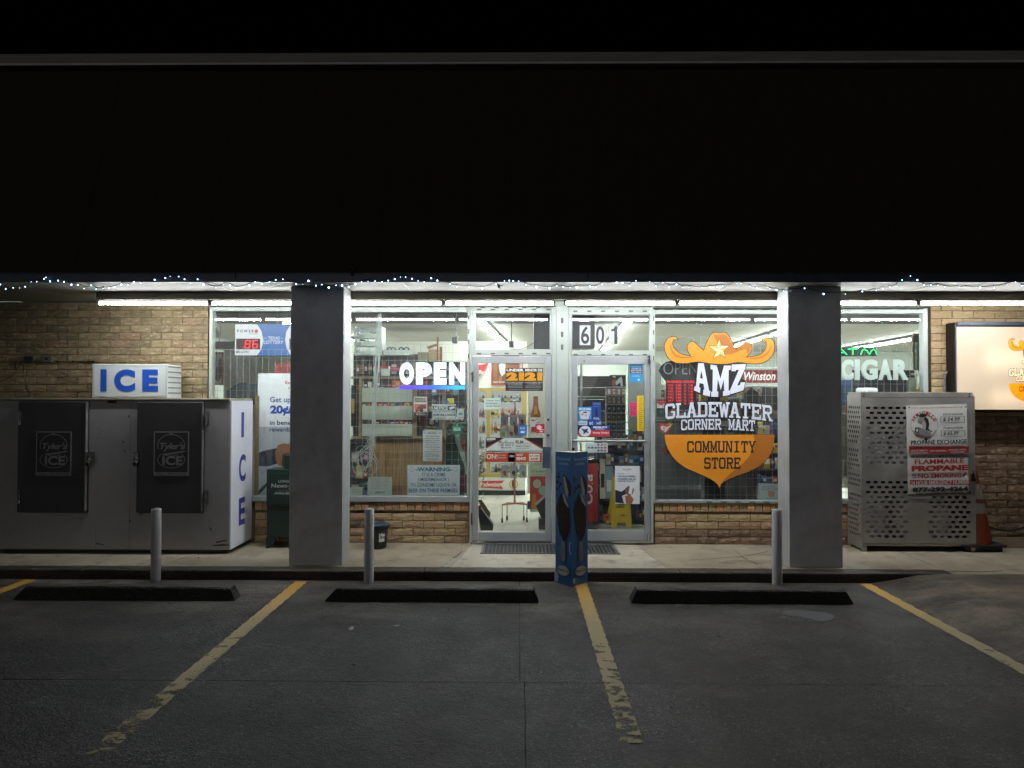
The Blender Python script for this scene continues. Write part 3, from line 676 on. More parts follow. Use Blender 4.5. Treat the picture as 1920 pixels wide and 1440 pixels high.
# ------------------------------------------------------------------ lamps under the eave
T_ON = mat('tube_light', 'ffffff', .4, emit=S_TUBE, ecol=(.95, .98, 1.0))
T_ON.node_tree.nodes['Principled BSDF'].inputs['Base Color'].default_value = (.8, .8, .8, 1)
def led(m, S, side):                                             # led tubes shine from their lower half only
    t = m.node_tree; g = t.nodes.new('ShaderNodeNewGeometry'); sp = t.nodes.new('ShaderNodeSeparateXYZ'); t.links.new(g.outputs['Normal'], sp.inputs[0])
    a = t.nodes.new('ShaderNodeMapRange'); a.inputs['From Min'].default_value = .25; a.inputs['From Max'].default_value = -1; a.inputs['To Min'].default_value = S*side; a.inputs['To Max'].default_value = S
    t.links.new(sp.outputs['Z'], a.inputs[0]); t.links.new(a.outputs[0], t.nodes['Principled BSDF'].inputs['Emission Strength'])
led(T_ON, S_TUBE, .16)
def tube_lamp(px0, px1, label, Y=-.752, py=568.5):
    z = Z(py, Y, (px0+px1)/2); x0 = X(px0, Y, py); x1 = X(px1, Y, py)
    t = thing('tube_lamp', label, 'lamp', ((x0+x1)/2, Y, z), group='white tube lamps under the eave')
    mb = MB(); mb.cyl((x0+.02, Y, z), (x1-.02, Y, z), .0135, 0, 10, caps=False); mb.build('tube', T_ON, t, smooth=False)
    mb = MB(); mb.box(x0+.005, x1-.005, Y-.017, Y+.03, z+.020, z+.034); mb.build('housing', mat('lamp_housing', '8e8d8a', .5), t)
    mb = MB(); mb.box(x0, x0+.022, Y-.017, Y+.02, z-.018, z+.0195); mb.box(x1-.022, x1, Y-.017, Y+.02, z-.018, z+.0195); mb.build('end_cap', mat('lamp_cap', '9a9894', .5), t)
tube_lamp(183, 394, 'outermost white tube lamp, over the ICE sign')
tube_lamp(395, 598, 'white tube lamp running behind the pillar from the ICE sign side')
tube_lamp(600, 831.5, 'white tube lamp above the OPEN sign window')
tube_lamp(832.5, 1041, 'white tube lamp above the door beside that window')
tube_lamp(1057, 1268.5, 'white tube lamp above the door numbered 601')
tube_lamp(1269.5, 1500, 'white tube lamp above the cowboy hat logo')
tube_lamp(1502, 1720, 'white tube lamp above the cigar letters')
tube_lamp(1721, 1990, 'white tube lamp above the glowing logo sign')
# thin strips tucked behind the fascia
def strip(px0, px1, label, col='e4ecff', s=3):
    Y = YE+.06; z = Z(527.5, Y, (px0+px1)/2); mb = MB(); mb.box(X(px0, Y, 520), X(px1, Y, 520), Y-.006, Y+.006, z-.006, z+.004)
    mb.build('light_strip', em(col, s), None, label, 'light strip', 'thin light strips behind the eave')
strip(700, 828, 'thin white light strip behind the eave near the left pillar'); strip(1200, 1380, 'long thin white light strip behind the eave over the logo window')
strip(1580, 1790, 'thin white light strip behind the eave beyond the right pillar')
strip(463, 486, 'short red light strip behind the eave over the lottery sign', 'ff2030', 3)
# string lights
BL = [(0,107),(22,124),(50,119),(74,120),(95,115),(117,97),(138,96),(165,85),(172,80),(188,95),(218,92),(240,97),(268,107),(292,108),(316,122),(342,110),(361,124),(387,122),(409,120),(432,115),(456,107),(480,108),(503,98),(528,102),(580,89),(620,82),(638,76),(670,77),(692,87),(715,101),(741,87),(763,107),(810,118),(838,107),(862,110),(887,119),(935,111),(957,97),(983,104),(1011,97),(1034,89),(1061,87),(1111,105),(1136,106),(1157,93),(1185,111),(1207,107),(1233,118),(1260,110),(1283,111),(1308,116),(1333,105)]
BM2 = [(1356,97),(1380,95),(1407,94),(1433,97),(1456,92),(1480,86),(1502,79),(1521,79),(1545,85),(1568,93),(1591,97),(1617,83),(1640,92),(1688,105),(1713,115),(1760,116),(1808,120),(1860,104),(1892,93),(1910,92),(1925,93),(1945,94),(1972,108),(2012,116),(2061,120),(2087,112),(2112,117),(2138,118),(2163,118),(2212,114),(2235,117),(2258,106),(2312,100),(2334,100),(2361,112),(2385,93),(2436,96),(2459,112),(2486,100),(2509,117),(2537,106),(2560,118),(2584,118),(2634,118),(2661,117),(2688,115),(2710,112),(2763,103)]
BR2 = [(2780,103),(2812,114),(2838,118),(2886,123),(2912,127),(2938,131),(2964,132),(3017,121),(3088,142),(3170,142),(3233,133),(3285,129),(3310,123),(3336,117),(3362,114),(3383,90),(3414,75),(3440,90),(3464,109),(3490,109),(3517,110),(3542,115),(3595,118),(3623,118),(3675,118),(3727,118),(3775,108),(3808,97),(3832,112),(3880,118),(3930,122)]
BULB = mat('fairy_bulb', 'dfe8ff', .3, emit=S_BULB, ecol=(.36, .60, 1.0))
bb = bpy.data.meshes.new('bulb'); r_ = .0062
bb.from_pydata([(0,0,-r_*1.4),(0,0,r_),(r_,0,0),(-r_,0,0),(0,r_,0),(0,-r_,0)], [], [(0,5,2),(0,2,4),(0,4,3),(0,3,5),(1,2,5),(1,4,2),(1,3,4),(1,5,3)]); bb.materials.append(BULB)
for lst, lab in ((BL, 'string of cold white fairy lights sagging from the eave, over the ice freezer side'), (BM2, 'string of cold white fairy lights along the eave above the doors'), (BR2, 'string of cold white fairy lights looping across the right pillar')):
    Y = YE-.045; pts = [(X(a/2, Y, 520), Z(480+b/2, Y, a/2)) for a, b in lst]
    t = thing('fairy_lights', lab, 'string lights', (pts[0][0], Y, pts[0][1]), group='fairy lights on the eave')
    cab = []
    for i in range(len(pts)):
        x, z = pts[i]; cab.append((x, Y+.012, z+.018+.006*math.sin(i*2.3)))
        if i+1 < len(pts) and pts[i+1][0]-x > .06: cab.append(((x+pts[i+1][0])/2, Y+.014, (z+pts[i+1][1])/2+.010))
    mb = MB(); mb.tube(cab, .0032, n=5)
    for i, (x, z) in enumerate(pts): mb.cyl((x, Y+.010, z+.02), (x+random.uniform(-.004, .004), Y+.002, z+.003), .0032, 0, 5)
    mb.build('wire', mat('green_wire', '10140f', .6), t)
    for x, z in pts:
        o = bpy.data.objects.new('bulb', bb); COL.objects.link(o); o.parent = t; o.location = Vector((x, Y, z))-wl(t); s_ = random.choice((.35, .6, .8, 1.0, 1.3))*(.8 if lst is BR2 else 1); o.scale = (s_, s_, s_)
mb = MB(); xx, zz = at(938, 539, YE-.05); mb.tube([(xx-.05, YE-.03, zz+.05), (xx-.01, YE-.05, zz+.02), (xx+.0, YE-.05, zz-.012), (xx+.02, YE-.05, zz+.015), (xx-.03, YE-.045, zz+.03)], .005)
mb.box(xx-.022, xx+.0, YE-.06, YE-.045, zz-.004, zz+.018); mb.build('plug_tangle', BLACK, None, 'small tangle of black wire and plug hanging at the eave above the doors', 'plug')

# ------------------------------------------------------------------ interior setting
TH = R(3.4)
def rot(x, y):                                                   # the shop's own grid is turned a little against its front
    return (x*math.cos(TH)+y*math.sin(TH), -x*math.sin(TH)+y*math.cos(TH)+.1)
fl = thing('shop_floor', None, None, (1, 3, 0), kind='structure')
mb = MB(); mb.box(-6, 12, .125, 10, -.1, -.006); mb.build('floor_bed', GROUT, fl)
tme = MB(); tme.box(-.148, .148, -.148, .148, -.02, 0); 
k = None
rows = 0
for j in range(22):
    for i in range(13):
        x, y = rot(-1.9+i*.3, .24+j*.3)
        if k is None: k = tme.build('tile', TILE, fl, bevel=0); k.location = Vector((x, y, -.02))-wl(fl); o = k
        else: o = k.copy(); COL.objects.link(o); o.parent = fl; o.location = Vector((x, y, -.02))-wl(fl)
        o.rotation_euler = (0, 0, -TH)
mb = MB()
for j in range(32):
    for i in range(60):
        x, y = rot(-7+i*.3+.05, .24+j*.3)
        if -2.1 < x < 2.45 and y < 6.9: continue
        if x < -5.9 or x > 11.9 or y > 9.8 or y < .3: continue
        mb.add([(x-.148, y-.148, -.002), (x+.148, y-.148, -.002), (x+.148, y+.148, -.002), (x-.148, y+.148, -.002)], [(0, 1, 2, 3)])
mb.build('far_tiles', TILE, fl, kind='stuff')
ZC = 2.78
ce = thing('ceiling', None, None, (1, 5, ZC), kind='structure')
mb = MB(); mb.box(-6, 12, .17, 10, ZC+.02, ZC+.1); mb.build('ceiling_bed', mat('ceil_gap', '6c6a62', .9), ce)
j = 0; y = .2
while y < 10:
    for i in range(10):
        x0 = -6+i*1.83
        mb = MB(); mb.box(x0+.006, x0+1.824, y+.006, y+.604, ZC, ZC+.018); mb.build('ceiling_panel', CEIL, ce)
    y += .61
for nm, b in (('wall_back', (-6, 12, 9.9, 10, 0, ZC)), ('wall_side', (-6.1, -6, .17, 10, 0, ZC)), ('wall_other_side', (12, 12.1, .17, 10, 0, ZC))):
    mb = MB(); mb.box(*b); mb.build(nm, INW, kind='structure')
T_IN = mat('shop_tube', 'ffffff', .4, emit=S_IN, ecol=(.90, 1, .98)); led(T_IN, S_IN, .3)
n = 0
for lx in (-3.6, -.70, 1.42, 4.1, 6.9, 9.5):
    for ly in (3.35, 5.95, 8.4):
        t = thing('ceiling_light', 'twin tube ceiling light, %s of the row %s' % ({3.35: 'nearest', 5.95: 'middle', 8.4: 'farthest'}[ly], {-3.6: 'over the lottery window side', -.70: 'behind the clear transom', 1.42: 'behind the number 601', 4.1: 'behind the hat window', 6.9: 'behind the cigar window', 9.5: 'along the far side wall'}[lx]), 'ceiling light', (lx, ly, ZC), group='ceiling lights in the shop')
        x, y = rot(lx, ly); t.location = (x, y, ZC); W[t.name] = Vector((0, 0, 0))
        mb = MB(); mb.box(-.055, .055, -1.17, 1.17, -.05, 0); a = mb.build('housing', mat('shop_lamp_housing', '3e3e3c', .5), None); a.parent = t; a.location = (0, 0, -.05)
        for sx in (-.036, .036):
            mb = MB(); mb.cyl((sx, -1.14, 0), (sx, 1.14, 0), .0125, 0, 8, caps=False); a = mb.build('tube', T_IN, None); a.parent = t; a.location = (sx, 0, -.09)
        t.rotation_euler = (0, 0, -TH)

# ------------------------------------------------------------------ outside things
# ice freezer
IW = mat('freezer_paint', '9c9b9c', .45, nz=.08, ns=3, bump=.1, bs=30, dirt=.22)
IB = mat('freezer_door_vinyl', '3a3a3c', .5, nz=.2, ns=5, bump=.12, bs=50, dirt=.3)
IPL = mat('freezer_side_panel', 'dfe2ea', .4, nz=.05, ns=4, dirt=.12)
FY = -.62; fx1 = X(432, FY, 890); fx0 = fx1-2.44; fz1 = Z(747, FY, 300); fz0 = Z(1031, FY, 250)
F = thing('ice_freezer', 'big grey two door ice freezer against the brick wall', 'freezer', ((fx0+fx1)/2, -.3, 0))
mb = MB(); mb.box(fx0, fx1, FY, -.03, fz0, fz1-.02); mb.build('body', IW, F, bevel=.012)
mb = MB(); mb.box(fx0+.01, fx1-.01, FY-.012, -.02, fz1-.019, fz1); mb.build('top_edge', mat('edge_metal', 'a39b85', .5, metal=.3, dirt=.6), F, bevel=.004)
mb = MB(); mb.box(fx0+.06, fx1-.05, FY+.05, -.08, 0, fz0-.001); mb.build('plinth', BLACK, F)
mb = MB(); mb.box(fx1+.001, fx1+.004, FY+.008, -.035, fz0+.005, fz1-.025); side = mb.build('side_panel', IPL, F, label='white side panel with vertical blue ICE letters')
for ch, za, zb, ya, yb in (('I', .775-.0, .60, .42, .60), ('C', .61, .455, .3, .62), ('E', .33, .18, .32, .6)): pass
mb = MB(); H = fz1-fz0; dep = -.04-FY
for ch, p0, p1, u0, u1 in (('I', 773, 820, .45, .58), ('C', 852, 903, .36, .68), ('E', 933, 984, .37, .66)):
    vs, fs = glyphs(ch, .03)
    xx, zt = at(455, p0, -.33); xx, zb_ = at(455, p1, -.33)
    mb.add([(fx1+.0055, FY+dep*(u0+a*(u1-u0)), zb_+b*(zt-zb_)) for a, b in vs], fs)
mb.build('lettering', pc('38398c'), side)
for a, b, hinge in ((38, 165, 0), (260, 382, 1)):
    x0 = X(a, FY, 850); x1 = X(b, FY, 850); z1 = Z(753, FY, 200); z0 = Z(960, FY, 200)
    d = thing('door', None, None, ((x0+x1)/2, FY-.02, z0), parent=F)
    mb = MB(); mb.box(x0, x1, FY-.042, FY-.003, z0, z1); mb.build('door_panel', IB, d, bevel=.008)
    mb = MB(); mb.box(x0-.008, x1+.008, FY-.006, FY-.0005, z0-.008, z1+.008); mb.build('gasket', BLACK, d)
    e = x1 if not hinge else x1; mb = MB(); mb.box(x1-.004, x1+.004, FY-.047, FY-.008, z0+.02, z1-.005); mb.build('edge_strip', mat('strip_metal', '8d8b88', .4, metal=.6), d)
    hx = X(37 if not hinge else 386, FY-.05, 850)
    for pa, pb in ((771, 797), (918, 944)):
        mb = MB(); mb.box(hx-.011, hx+.011, FY-.055, FY-.002, Z(pb, FY, 200), Z(pa, FY, 200)); mb.cyl((hx-.004, FY-.06, Z(pb, FY, 200)), (hx-.004, FY-.06, Z(pa, FY, 200)), .008, 0, 8); mb.build('hinge', CHROME, d, bevel=.002)
    lx = X(168 if not hinge else 256, FY-.05, 850); mb = MB(); s_ = -1 if hinge else 1
    mb.box(lx-.032, lx+.028, FY-.07, FY-.043 if False else FY-.002, Z(866, FY, 200), Z(847, FY, 200)); mb.build('latch', CHROME, d, bevel=.004)
    mb = MB(); mb.ball((lx+.0*s_, FY-.082, Z(868, FY, 200)), .022, 0, 8, 1.3); mb.tube([(lx-.014, FY-.08, Z(862, FY, 200)), (lx, FY-.08, Z(853, FY, 200)), (lx+.014, FY-.08, Z(862, FY, 200))], .004); mb.build('padlock', mat('padlock', '35322e', .4, metal=.7), d)
    # tin plate
    ox = 0 if not hinge else 220.6; Y = FY-.046
    sg = Sign(Y, .004, lambda x, y, ox=ox: (x+ox, y))
    DK = '2c2e31'; LT = '87868a'
    sg.panel(68, 809, 133, 892, LT); sg.rect(70, 811, 131, 885.5, DK)
    sg.ring(100.5, 835, 26, 21, 1.3, LT); sg.rect(72, 842, 129, 850, DK); sg.ring(100.5, 862, 26, 16, 1.3, LT); sg.rect(82, 846, 120, 852, DK)
    sg.text("Tyler's", 79, 830, 126, 846, LT, .02, .25, .9); sg.poly([(84, 851), (100, 849), (126, 845), (127, 847), (102, 852), (85, 854)], LT)
    sg.text('ICE', 84, 855, 122, 872, LT, .035); sg.rect(98, 812, 103, 814, LT)
    sg.text('CALL 1-903-597-4646', 73, 887, 129, 890.5, DK, .01)
    for q in ((70, 811), (131, 811), (70, 890), (131, 890), (100.5, 811), (69.5, 850), (132, 850)): sg.disc(*q, 1, 1, '55565a', 8)
    sg.build('tin_plate', None, None, d)
# scuffs on freezer: dents and caulk
mb = MB(); mb.box(X(202, FY), X(219, FY), FY-.006, FY-.001, Z(756, FY, 200), Z(749, FY, 200)); mb.build('dent_patch', mat('rust', '4a4038', .8, nz=.4), F, bevel=.002)
mb = MB(); xx = X(243.5, FY-.001, 900); mb.box(xx-.0012, xx+.0012, FY-.0015, FY-.0004, fz0+.02, fz1-.05); xx = X(181, FY, 900); mb.box(xx-.001, xx+.001, FY-.0015, FY-.0004, fz0+.01, Z(985, FY, 200)); mb.build('seam', mat('seam', '55524e', .8), F)
# ICE lightbox on freezer
IY = -.45; t = thing('ice_sign', 'white box sign with blue letters ICE on top of the freezer', 'sign', (X(243, IY), -.3, fz1))
ix0, iz1 = at(173, 683, IY); ix1, iz0 = at(313, 745, IY); iz0 = fz1+.001
mb = MB(); mb.box(ix0, ix1, IY, -.13, iz0, iz1); mb.build('cabinet', mat('white_sheet', 'ccd1cf', .4, nz=.04), t, bevel=.006)
sg = Sign(IY-.002); sg.frame(174, 684, 313, 744, 2.6, 'b9bfbd')
for ch, a, b in (('I', 188.5, 200), ('C', 214, 253.5), ('E', 267, 296.5)): sg.text(ch, a, 692.5, b, 734 if ch != 'C' else 734.5, '1350b4', .06)
sg.build('lettering', None, None, t)
mb = MB(); z_ = (iz0, iz1)
for k in range(6):
    zz = iz0+.05+k*(iz1-iz0-.08)/5; mb.box(ix1+.001, ix1+.004, IY+.02, -.15, zz, zz+.012)
mb.build('louvre', mat('louvre_shadow', '6d716c', .6), t)
# electrical boxes on wall
for px, lab in ((53, 'small metal outlet box with a black cord plugged in, on the tan brick'), (90, 'small square metal outlet box without a cord, on the tan brick')):
    x, z = at(px, 673, -.04); t = thing('outlet_box', lab, 'outlet box', (x, -.03, z-.04))
    mb = MB(); mb.box(x-.055, x+.055, -.066, -.026, z-.038, z+.038); mb.build('box', mat('box_metal', '6f6f6a', .5, metal=.5), t, bevel=.004)
    mb = MB(); mb.cyl((x, -.069, z), (x, -.064, z), .018, 0, 12); mb.build('socket', BLACK, t)
pts = [(48, 671), (44, 673), (42, 678), (44, 690), (48, 708), (53, 728), (57, 743)]
mb = MB(); mb.tube([(at(a, b, -.1)[0], -.1+.02*math.sin(i), at(a, b, -.1)[1]) for i, (a, b) in enumerate(pts)], .005)
mb.box(*[X(46, -.1), X(57, -.1)], -.115, -.067, Z(676, -.1, 50), Z(668, -.1, 50)); mb.build('power_cord', BLACK, None, 'black power cord with plug hanging down the brick behind the freezer', 'cord', smooth=False)
pts = [(0, 715), (10, 712), (20, 706), (30, 697), (44, 672)]
mb = MB(); mb.tube([(at(a, b, -.06)[0], -.06, at(a, b, -.06)[1]) for a, b in pts], .003); mb.build('thin_cable', BLACK, None, 'thin dark cable swagging over the tan brick at the far edge', 'cable')
mb = MB(); mb.tube([(at(a, 678, -.05)[0], -.05, at(a, 678, -.05)[1]) for a in (106, 120, 136, 150, 166, 174)], .0035)
for a in (107, 137, 166, 174): x, z = at(a, 678, -.05); mb.box(x-.009, x+.009, -.056, -.03, z-.009, z+.009)
mb.build('clipped_wire', BLACK, None, 'black wire clipped in a straight run along the bricks above the ICE sign', 'wire')

# newspaper box
GR = mat('green_enamel', '1a342d', .42, nz=.2, ns=6, dirt=.3, bump=.1, bs=30)
NY = -.33; nx0 = X(499, NY, 950); nx1 = nx0+.46; nb = thing('newspaper_box', 'dark green coin newspaper box half hidden by the pillar', 'newspaper box', ((nx0+nx1)/2, -.2, 0))
zt = Z(880, NY, 500); zl = Z(1008, NY, 500); zm = Z(949, NY, 500)
mb = MB(); mb.box(nx0, nx1, NY, -.07, zm+.004, zt); mb.build('body', GR, nb, bevel=.008)
mb = MB(); mb.box(nx0+.004, nx1-.004, NY+.01, -.08, zl, zm); mb.build('lower_body', GR, nb, bevel=.006)
mb = MB(); xa = X(530, NY, 950); mb.box(xa, nx1, NY+.03, -.1, zt+.001, Z(854, NY, 500)); mb.build('coin_head', GR, nb, bevel=.006)
mb = MB()
for a, b in ((nx0, nx0+.1), (nx1-.1, nx1)):
    mb.prism([(a if a == nx0 else b, 0), (a+.03 if a == nx0 else b-.03, 0), (b if a == nx0 else a, zl), (a if a == nx0 else b, zl)], NY, NY+.03); mb.box(a if a == nx0 else b-.03, (a+.03) if a == nx0 else b, -.12, -.08, 0, zl)
mb.build('leg', GR, nb)
mb = MB(); mb.box(nx0+.02, nx1-.02, NY-.006, NY-.001, zm+.02, zt-.04); mb.build('door', GR, nb, bevel=.003)
sg = Sign(NY-.008); WT = 'b9beb9'
sg.text('LONGVIEW', 522, 900, 560, 905, WT, .02); sg.text('News-Journal', 509, 906.5, 577, 917, WT, .015); sg.text('Marshall, East Texas', 522, 919, 562, 921.5, '8d938d'); sg.text('AVAILABLE HERE', 514, 922.5, 568, 927, WT, .02, .2)
sg.build('lettering', None, None, nb)

# bollards
BOL = mat('bollard_paint', 'b9b9bb', .5, nz=.12, ns=7, dirt=.3, stretch=(1, 1, .4), bump=.15)
for px, lab in ((292.5, 'white pipe bollard before the ice freezer'), (692, 'white pipe bollard before the black trash bucket'), (1457, 'white pipe bollard just before the pillar beside the logo window')):
    Y = -1.345; x = X(px, Y, 1020); zt = Z(954 if px != 1457 else 956, Y, px)
    t = thing('bollard', lab, 'bollard', (x, Y, ZL), group='bollards along the kerb')
    mb = MB(); mb.lathe(x, Y, [(.045, ZL-.02), (.045, zt-.006), (.041, zt)], 0, 20); mb.build('post', BOL, t, smooth=True)
    mb = MB(); mb.lathe(x, Y, [(.036, zt+.0005), (.03, zt+.006), (.008, zt+.009)], 0, 16); mb.build('cap', mat('bollard_cap', '8c8c8e', .6), t, smooth=True)
# wheel stops
def stop(pa, pb, pt0, pt1, lab, broken=False, shl=1, shr=.45):
    Y0 = -1.97; xa = X(pa, Y0, 1130); xb = X(pb, Y0, 1130); h = .108
    xs = [xa+(xb-xa)*i/24 for i in range(25)]; vs = []; fs = []; rnd = random.Random(int(pa)+3)
    for i, x in enumerate(xs):
        e = .115 if i in (0, 24) else 0
        lim = .055
        zt = ZL+h
        for (yy, zz, sh) in ((Y0, ZL-.01, 0), (Y0+.006, ZL+.02, .02), (Y0+.022, zt-.012, .095), (Y0+.034, zt, .105), (Y0+.115, zt, .105), (Y0+.128, zt-.012, .095), (Y0+.15, ZL-.01, 0)):
            f = 1 if i == 0 else (-1 if i == 24 else 0)
            j = rnd.uniform(-.0025, .0025) if zz > ZL+.05 else 0
            if broken and i in (23, 24) and zz > ZL+.03: j -= rnd.uniform(.0, .014); 
            vs.append((x+f*sh*(shl if f > 0 else shr), yy+(rnd.uniform(-.002, .002)), zz+j))
    for i in range(24):
        for k in range(6): a = i*7+k; fs.append((a, a+7, a+8, a+1))
        fs.append((i*7+6, i*7+13, i*7+7, i*7))
    fs += [tuple(range(7)), tuple(range(24*7+6, 24*7-1, -1))]
    # keep inner rings inside slanted ends
    for i in range(1, 24):
        for k in range(7):
            v = vs[i*7+k]; s_ = .105 if k in (2, 3, 4, 5) else 0
            lo = xa+s_*shl+.001*i; hi = xb-s_*shr-.001*(24-i); vs[i*7+k] = (min(max(v[0], lo), hi), v[1], v[2])
    mb = MB(); mb.add(vs, [f[::-1] for f in fs]); o = mb.build('wheel_stop', STOP, None, lab, 'wheel stop', 'wheel stops before the kerb')
    bm = bmesh.new(); bm.from_mesh(o.data); bmesh.ops.recalc_face_normals(bm, faces=bm.faces); bm.to_mesh(o.data); bm.free(); return o
stop(22, 440, 45, 430, 'worn dark concrete wheel stop with a chipped end, before the ice freezer', True)
stop(607, 1011, 630, 1003, 'dark concrete wheel stop before the OPEN sign window')
stop(1183, 1602, 1195, 1588, 'dark concrete wheel stop before the cowboy hat logo window', False, .52, .6)

# bucket
BY = -.27; x, _ = at(706, 1000, BY); zt = Z(983, BY, 706)
t = thing('trash_bucket', 'small black bucket with a handwritten paper, behind the bollard', 'bucket', (x, BY, 0))
mb = MB(); mb.lathe(x, BY, [(.10, .004), (.108, .02), (.128, zt-.03), (.138, zt-.028), (.140, zt), (.132, zt+.001), (.125, zt-.02), (.10, .03)], 0, 24); mb.build('pail', mat('bucket_plastic', '1c2127', .4, nz=.1), t, smooth=True)
mb = MB(); mb.lathe(x, BY, [(.1395, zt-.006), (.143, zt-.004), (.143, zt+.003), (.139, zt+.005)], 0, 24); mb.build('rim', mat('bucket_rim', '25394a', .4), t, smooth=True)
pts = []; ys = []
mb = MB(); vs = []; n = 6
for j in (0, 1):
    for i in range(n+1):
        a = -1.15+.55*i/n; rr = (.122 if j else .114)+.003; vs.append((x+rr*math.cos(a), BY+rr*math.sin(a), (zt-.035 if j else zt-.17)))
mb.add(vs, [(i, i+1, i+n+2, i+n+1) for i in range(n)]); pap = mb.build('paper', pc('c9cbc6'), t)
sg = Sign(BY-.136, .0005); 
for s_, y0, y1 in (('No', 987, 992), ('Trash', 996, 1001), ('Butts', 1004, 1010)): sg.text(s_, 713 if s_ != 'No' else 719, y0, 724, y1, '22242a', .02, .15)
sg.lay = 0; sg.build('handwriting', None, None, t)

# door mat
m = thing('door_mat', 'long black ribbed rubber mat before both entrance doors', 'mat', (.3, -.29, 0))
mx0, mx1, my0, my1 = X(903, -.3, 1030), X(1157, -.3, 1030), -.55, -.075
RUB = mat('mat_rubber', '17191a', .6, nz=.2); RUF = mat('mat_border', '6f706c', .6, nz=.15)
mb = MB(); mb.box(mx0, mx1, my0, my1, .001, .006); mb.build('base', mat('mat_base', '4a4c4a', .8, nz=.3, ns=20), m)
mb = MB(); mb.box(mx0, mx1, my0, my0+.018, .0062, .012); mb.box(mx0, mx1, my1-.018, my1, .0062, .012); mb.box(mx0, mx0+.018, my0+.0185, my1-.0185, .0062, .012); mb.box(mx1-.018, mx1, my0+.0185, my1-.0185, .0062, .012); mb.build('border', RUF, m)
mb = MB(); nx = 34; ny = 9
for i in range(nx):
    for j in range(ny):
        cx = mx0+.035+(mx1-mx0-.07)*(i+.5)/nx; cy = my0+.03+(my1-my0-.06)*(j+.5)/ny; mb.box(cx-.013, cx+.013, cy-.016, cy+.016, .0062, .013)
mb.build('rubber_studs', RUB, m, kind='stuff')

# ice cream display
DYf = -1.46; DYb = -1.30
cx_, _ = at(1073, 970, DYf); lx_, _ = at(1041.5, 970, DYb); rx_, _ = at(1102, 970, DYb); zt = Z(847, DYb, 1073)
dsp = thing('ice_cream_display', 'blue three sided cardboard ice cream advertising column before the doors', 'display', (cx_, -1.38, ZL))
ICB = mat('display_blue', '3a6fa6', .5, nz=.12, ns=5, dirt=.08)
def tri(zlo, zhi, grow=0): return [(lx_-grow, DYb+grow*.3, zlo), (cx_, DYf-grow, zlo), (rx_+grow, DYb+grow*.3, zlo)], [(lx_-grow, DYb+grow*.3, zhi), (cx_, DYf-grow, zhi), (rx_+grow, DYb+grow*.3, zhi)]
a, b = tri(ZL+.001, zt); mb = MB(); mb.add(a+b, [(0, 1, 4, 3), (1, 2, 5, 4), (2, 0, 3, 5), (2, 1, 0), (3, 4, 5)]); mb.build('column', ICB, dsp)
a, b = tri(zt+.0005, zt+.006, .004); mb = MB(); mb.add(a+b, [(0, 1, 4, 3), (1, 2, 5, 4), (2, 0, 3, 5), (2, 1, 0), (3, 4, 5)]); mb.build('top_rim', mat('card_edge', 'a9a193', .7), dsp)
class Face:
    "print on one slanted face of the column; u 0..1 across, z in metres"
    def __init__(s, p, q): s.p = Vector(p); s.q = Vector(q); d = (s.q-s.p); s.n = Vector((d.y, -d.x)).normalized(); s.mb = MB(); s.mats = []; s.l = 0
    def pt(s, u, z): v = s.p+(s.q-s.p)*u+s.n*(.0006+.0002*s.l); return (v.x, v.y, z)
    def mi(s, m):
        m = pc(m) if isinstance(m, str) else m
        if m not in s.mats: s.mats.append(m)
        return s.mats.index(m)
    def poly(s, pts, m):
        s.l += 1; tr = tessellate_polygon([[Vector((u, z, 0)) for u, z in pts]]); s.mb.add([s.pt(u, z) for u, z in pts], [tuple(t) for t in tr], s.mi(m))
    def disc(s, u, z, ru, rz, m, n=18, j=0, seed=0):
        r = random.Random(seed); s.poly([(u+ru*(1+r.uniform(-j, j))*math.cos(6.283*i/n), z+rz*(1+r.uniform(-j, j))*math.sin(6.283*i/n)) for i in range(n)], m)
    def text(s, t, u0, u1, z0, z1, m, off=.01, shear=0):
        s.l += 1; vs, fs = glyphs(t, off, shear); s.mb.add([s.pt(u0+a*(u1-u0), z0+b*(z1-z0)) for a, b in vs], fs, s.mi(m))
H = zt-ZL
def zf(py): return ZL+H*(1095-py)/(1095-847)
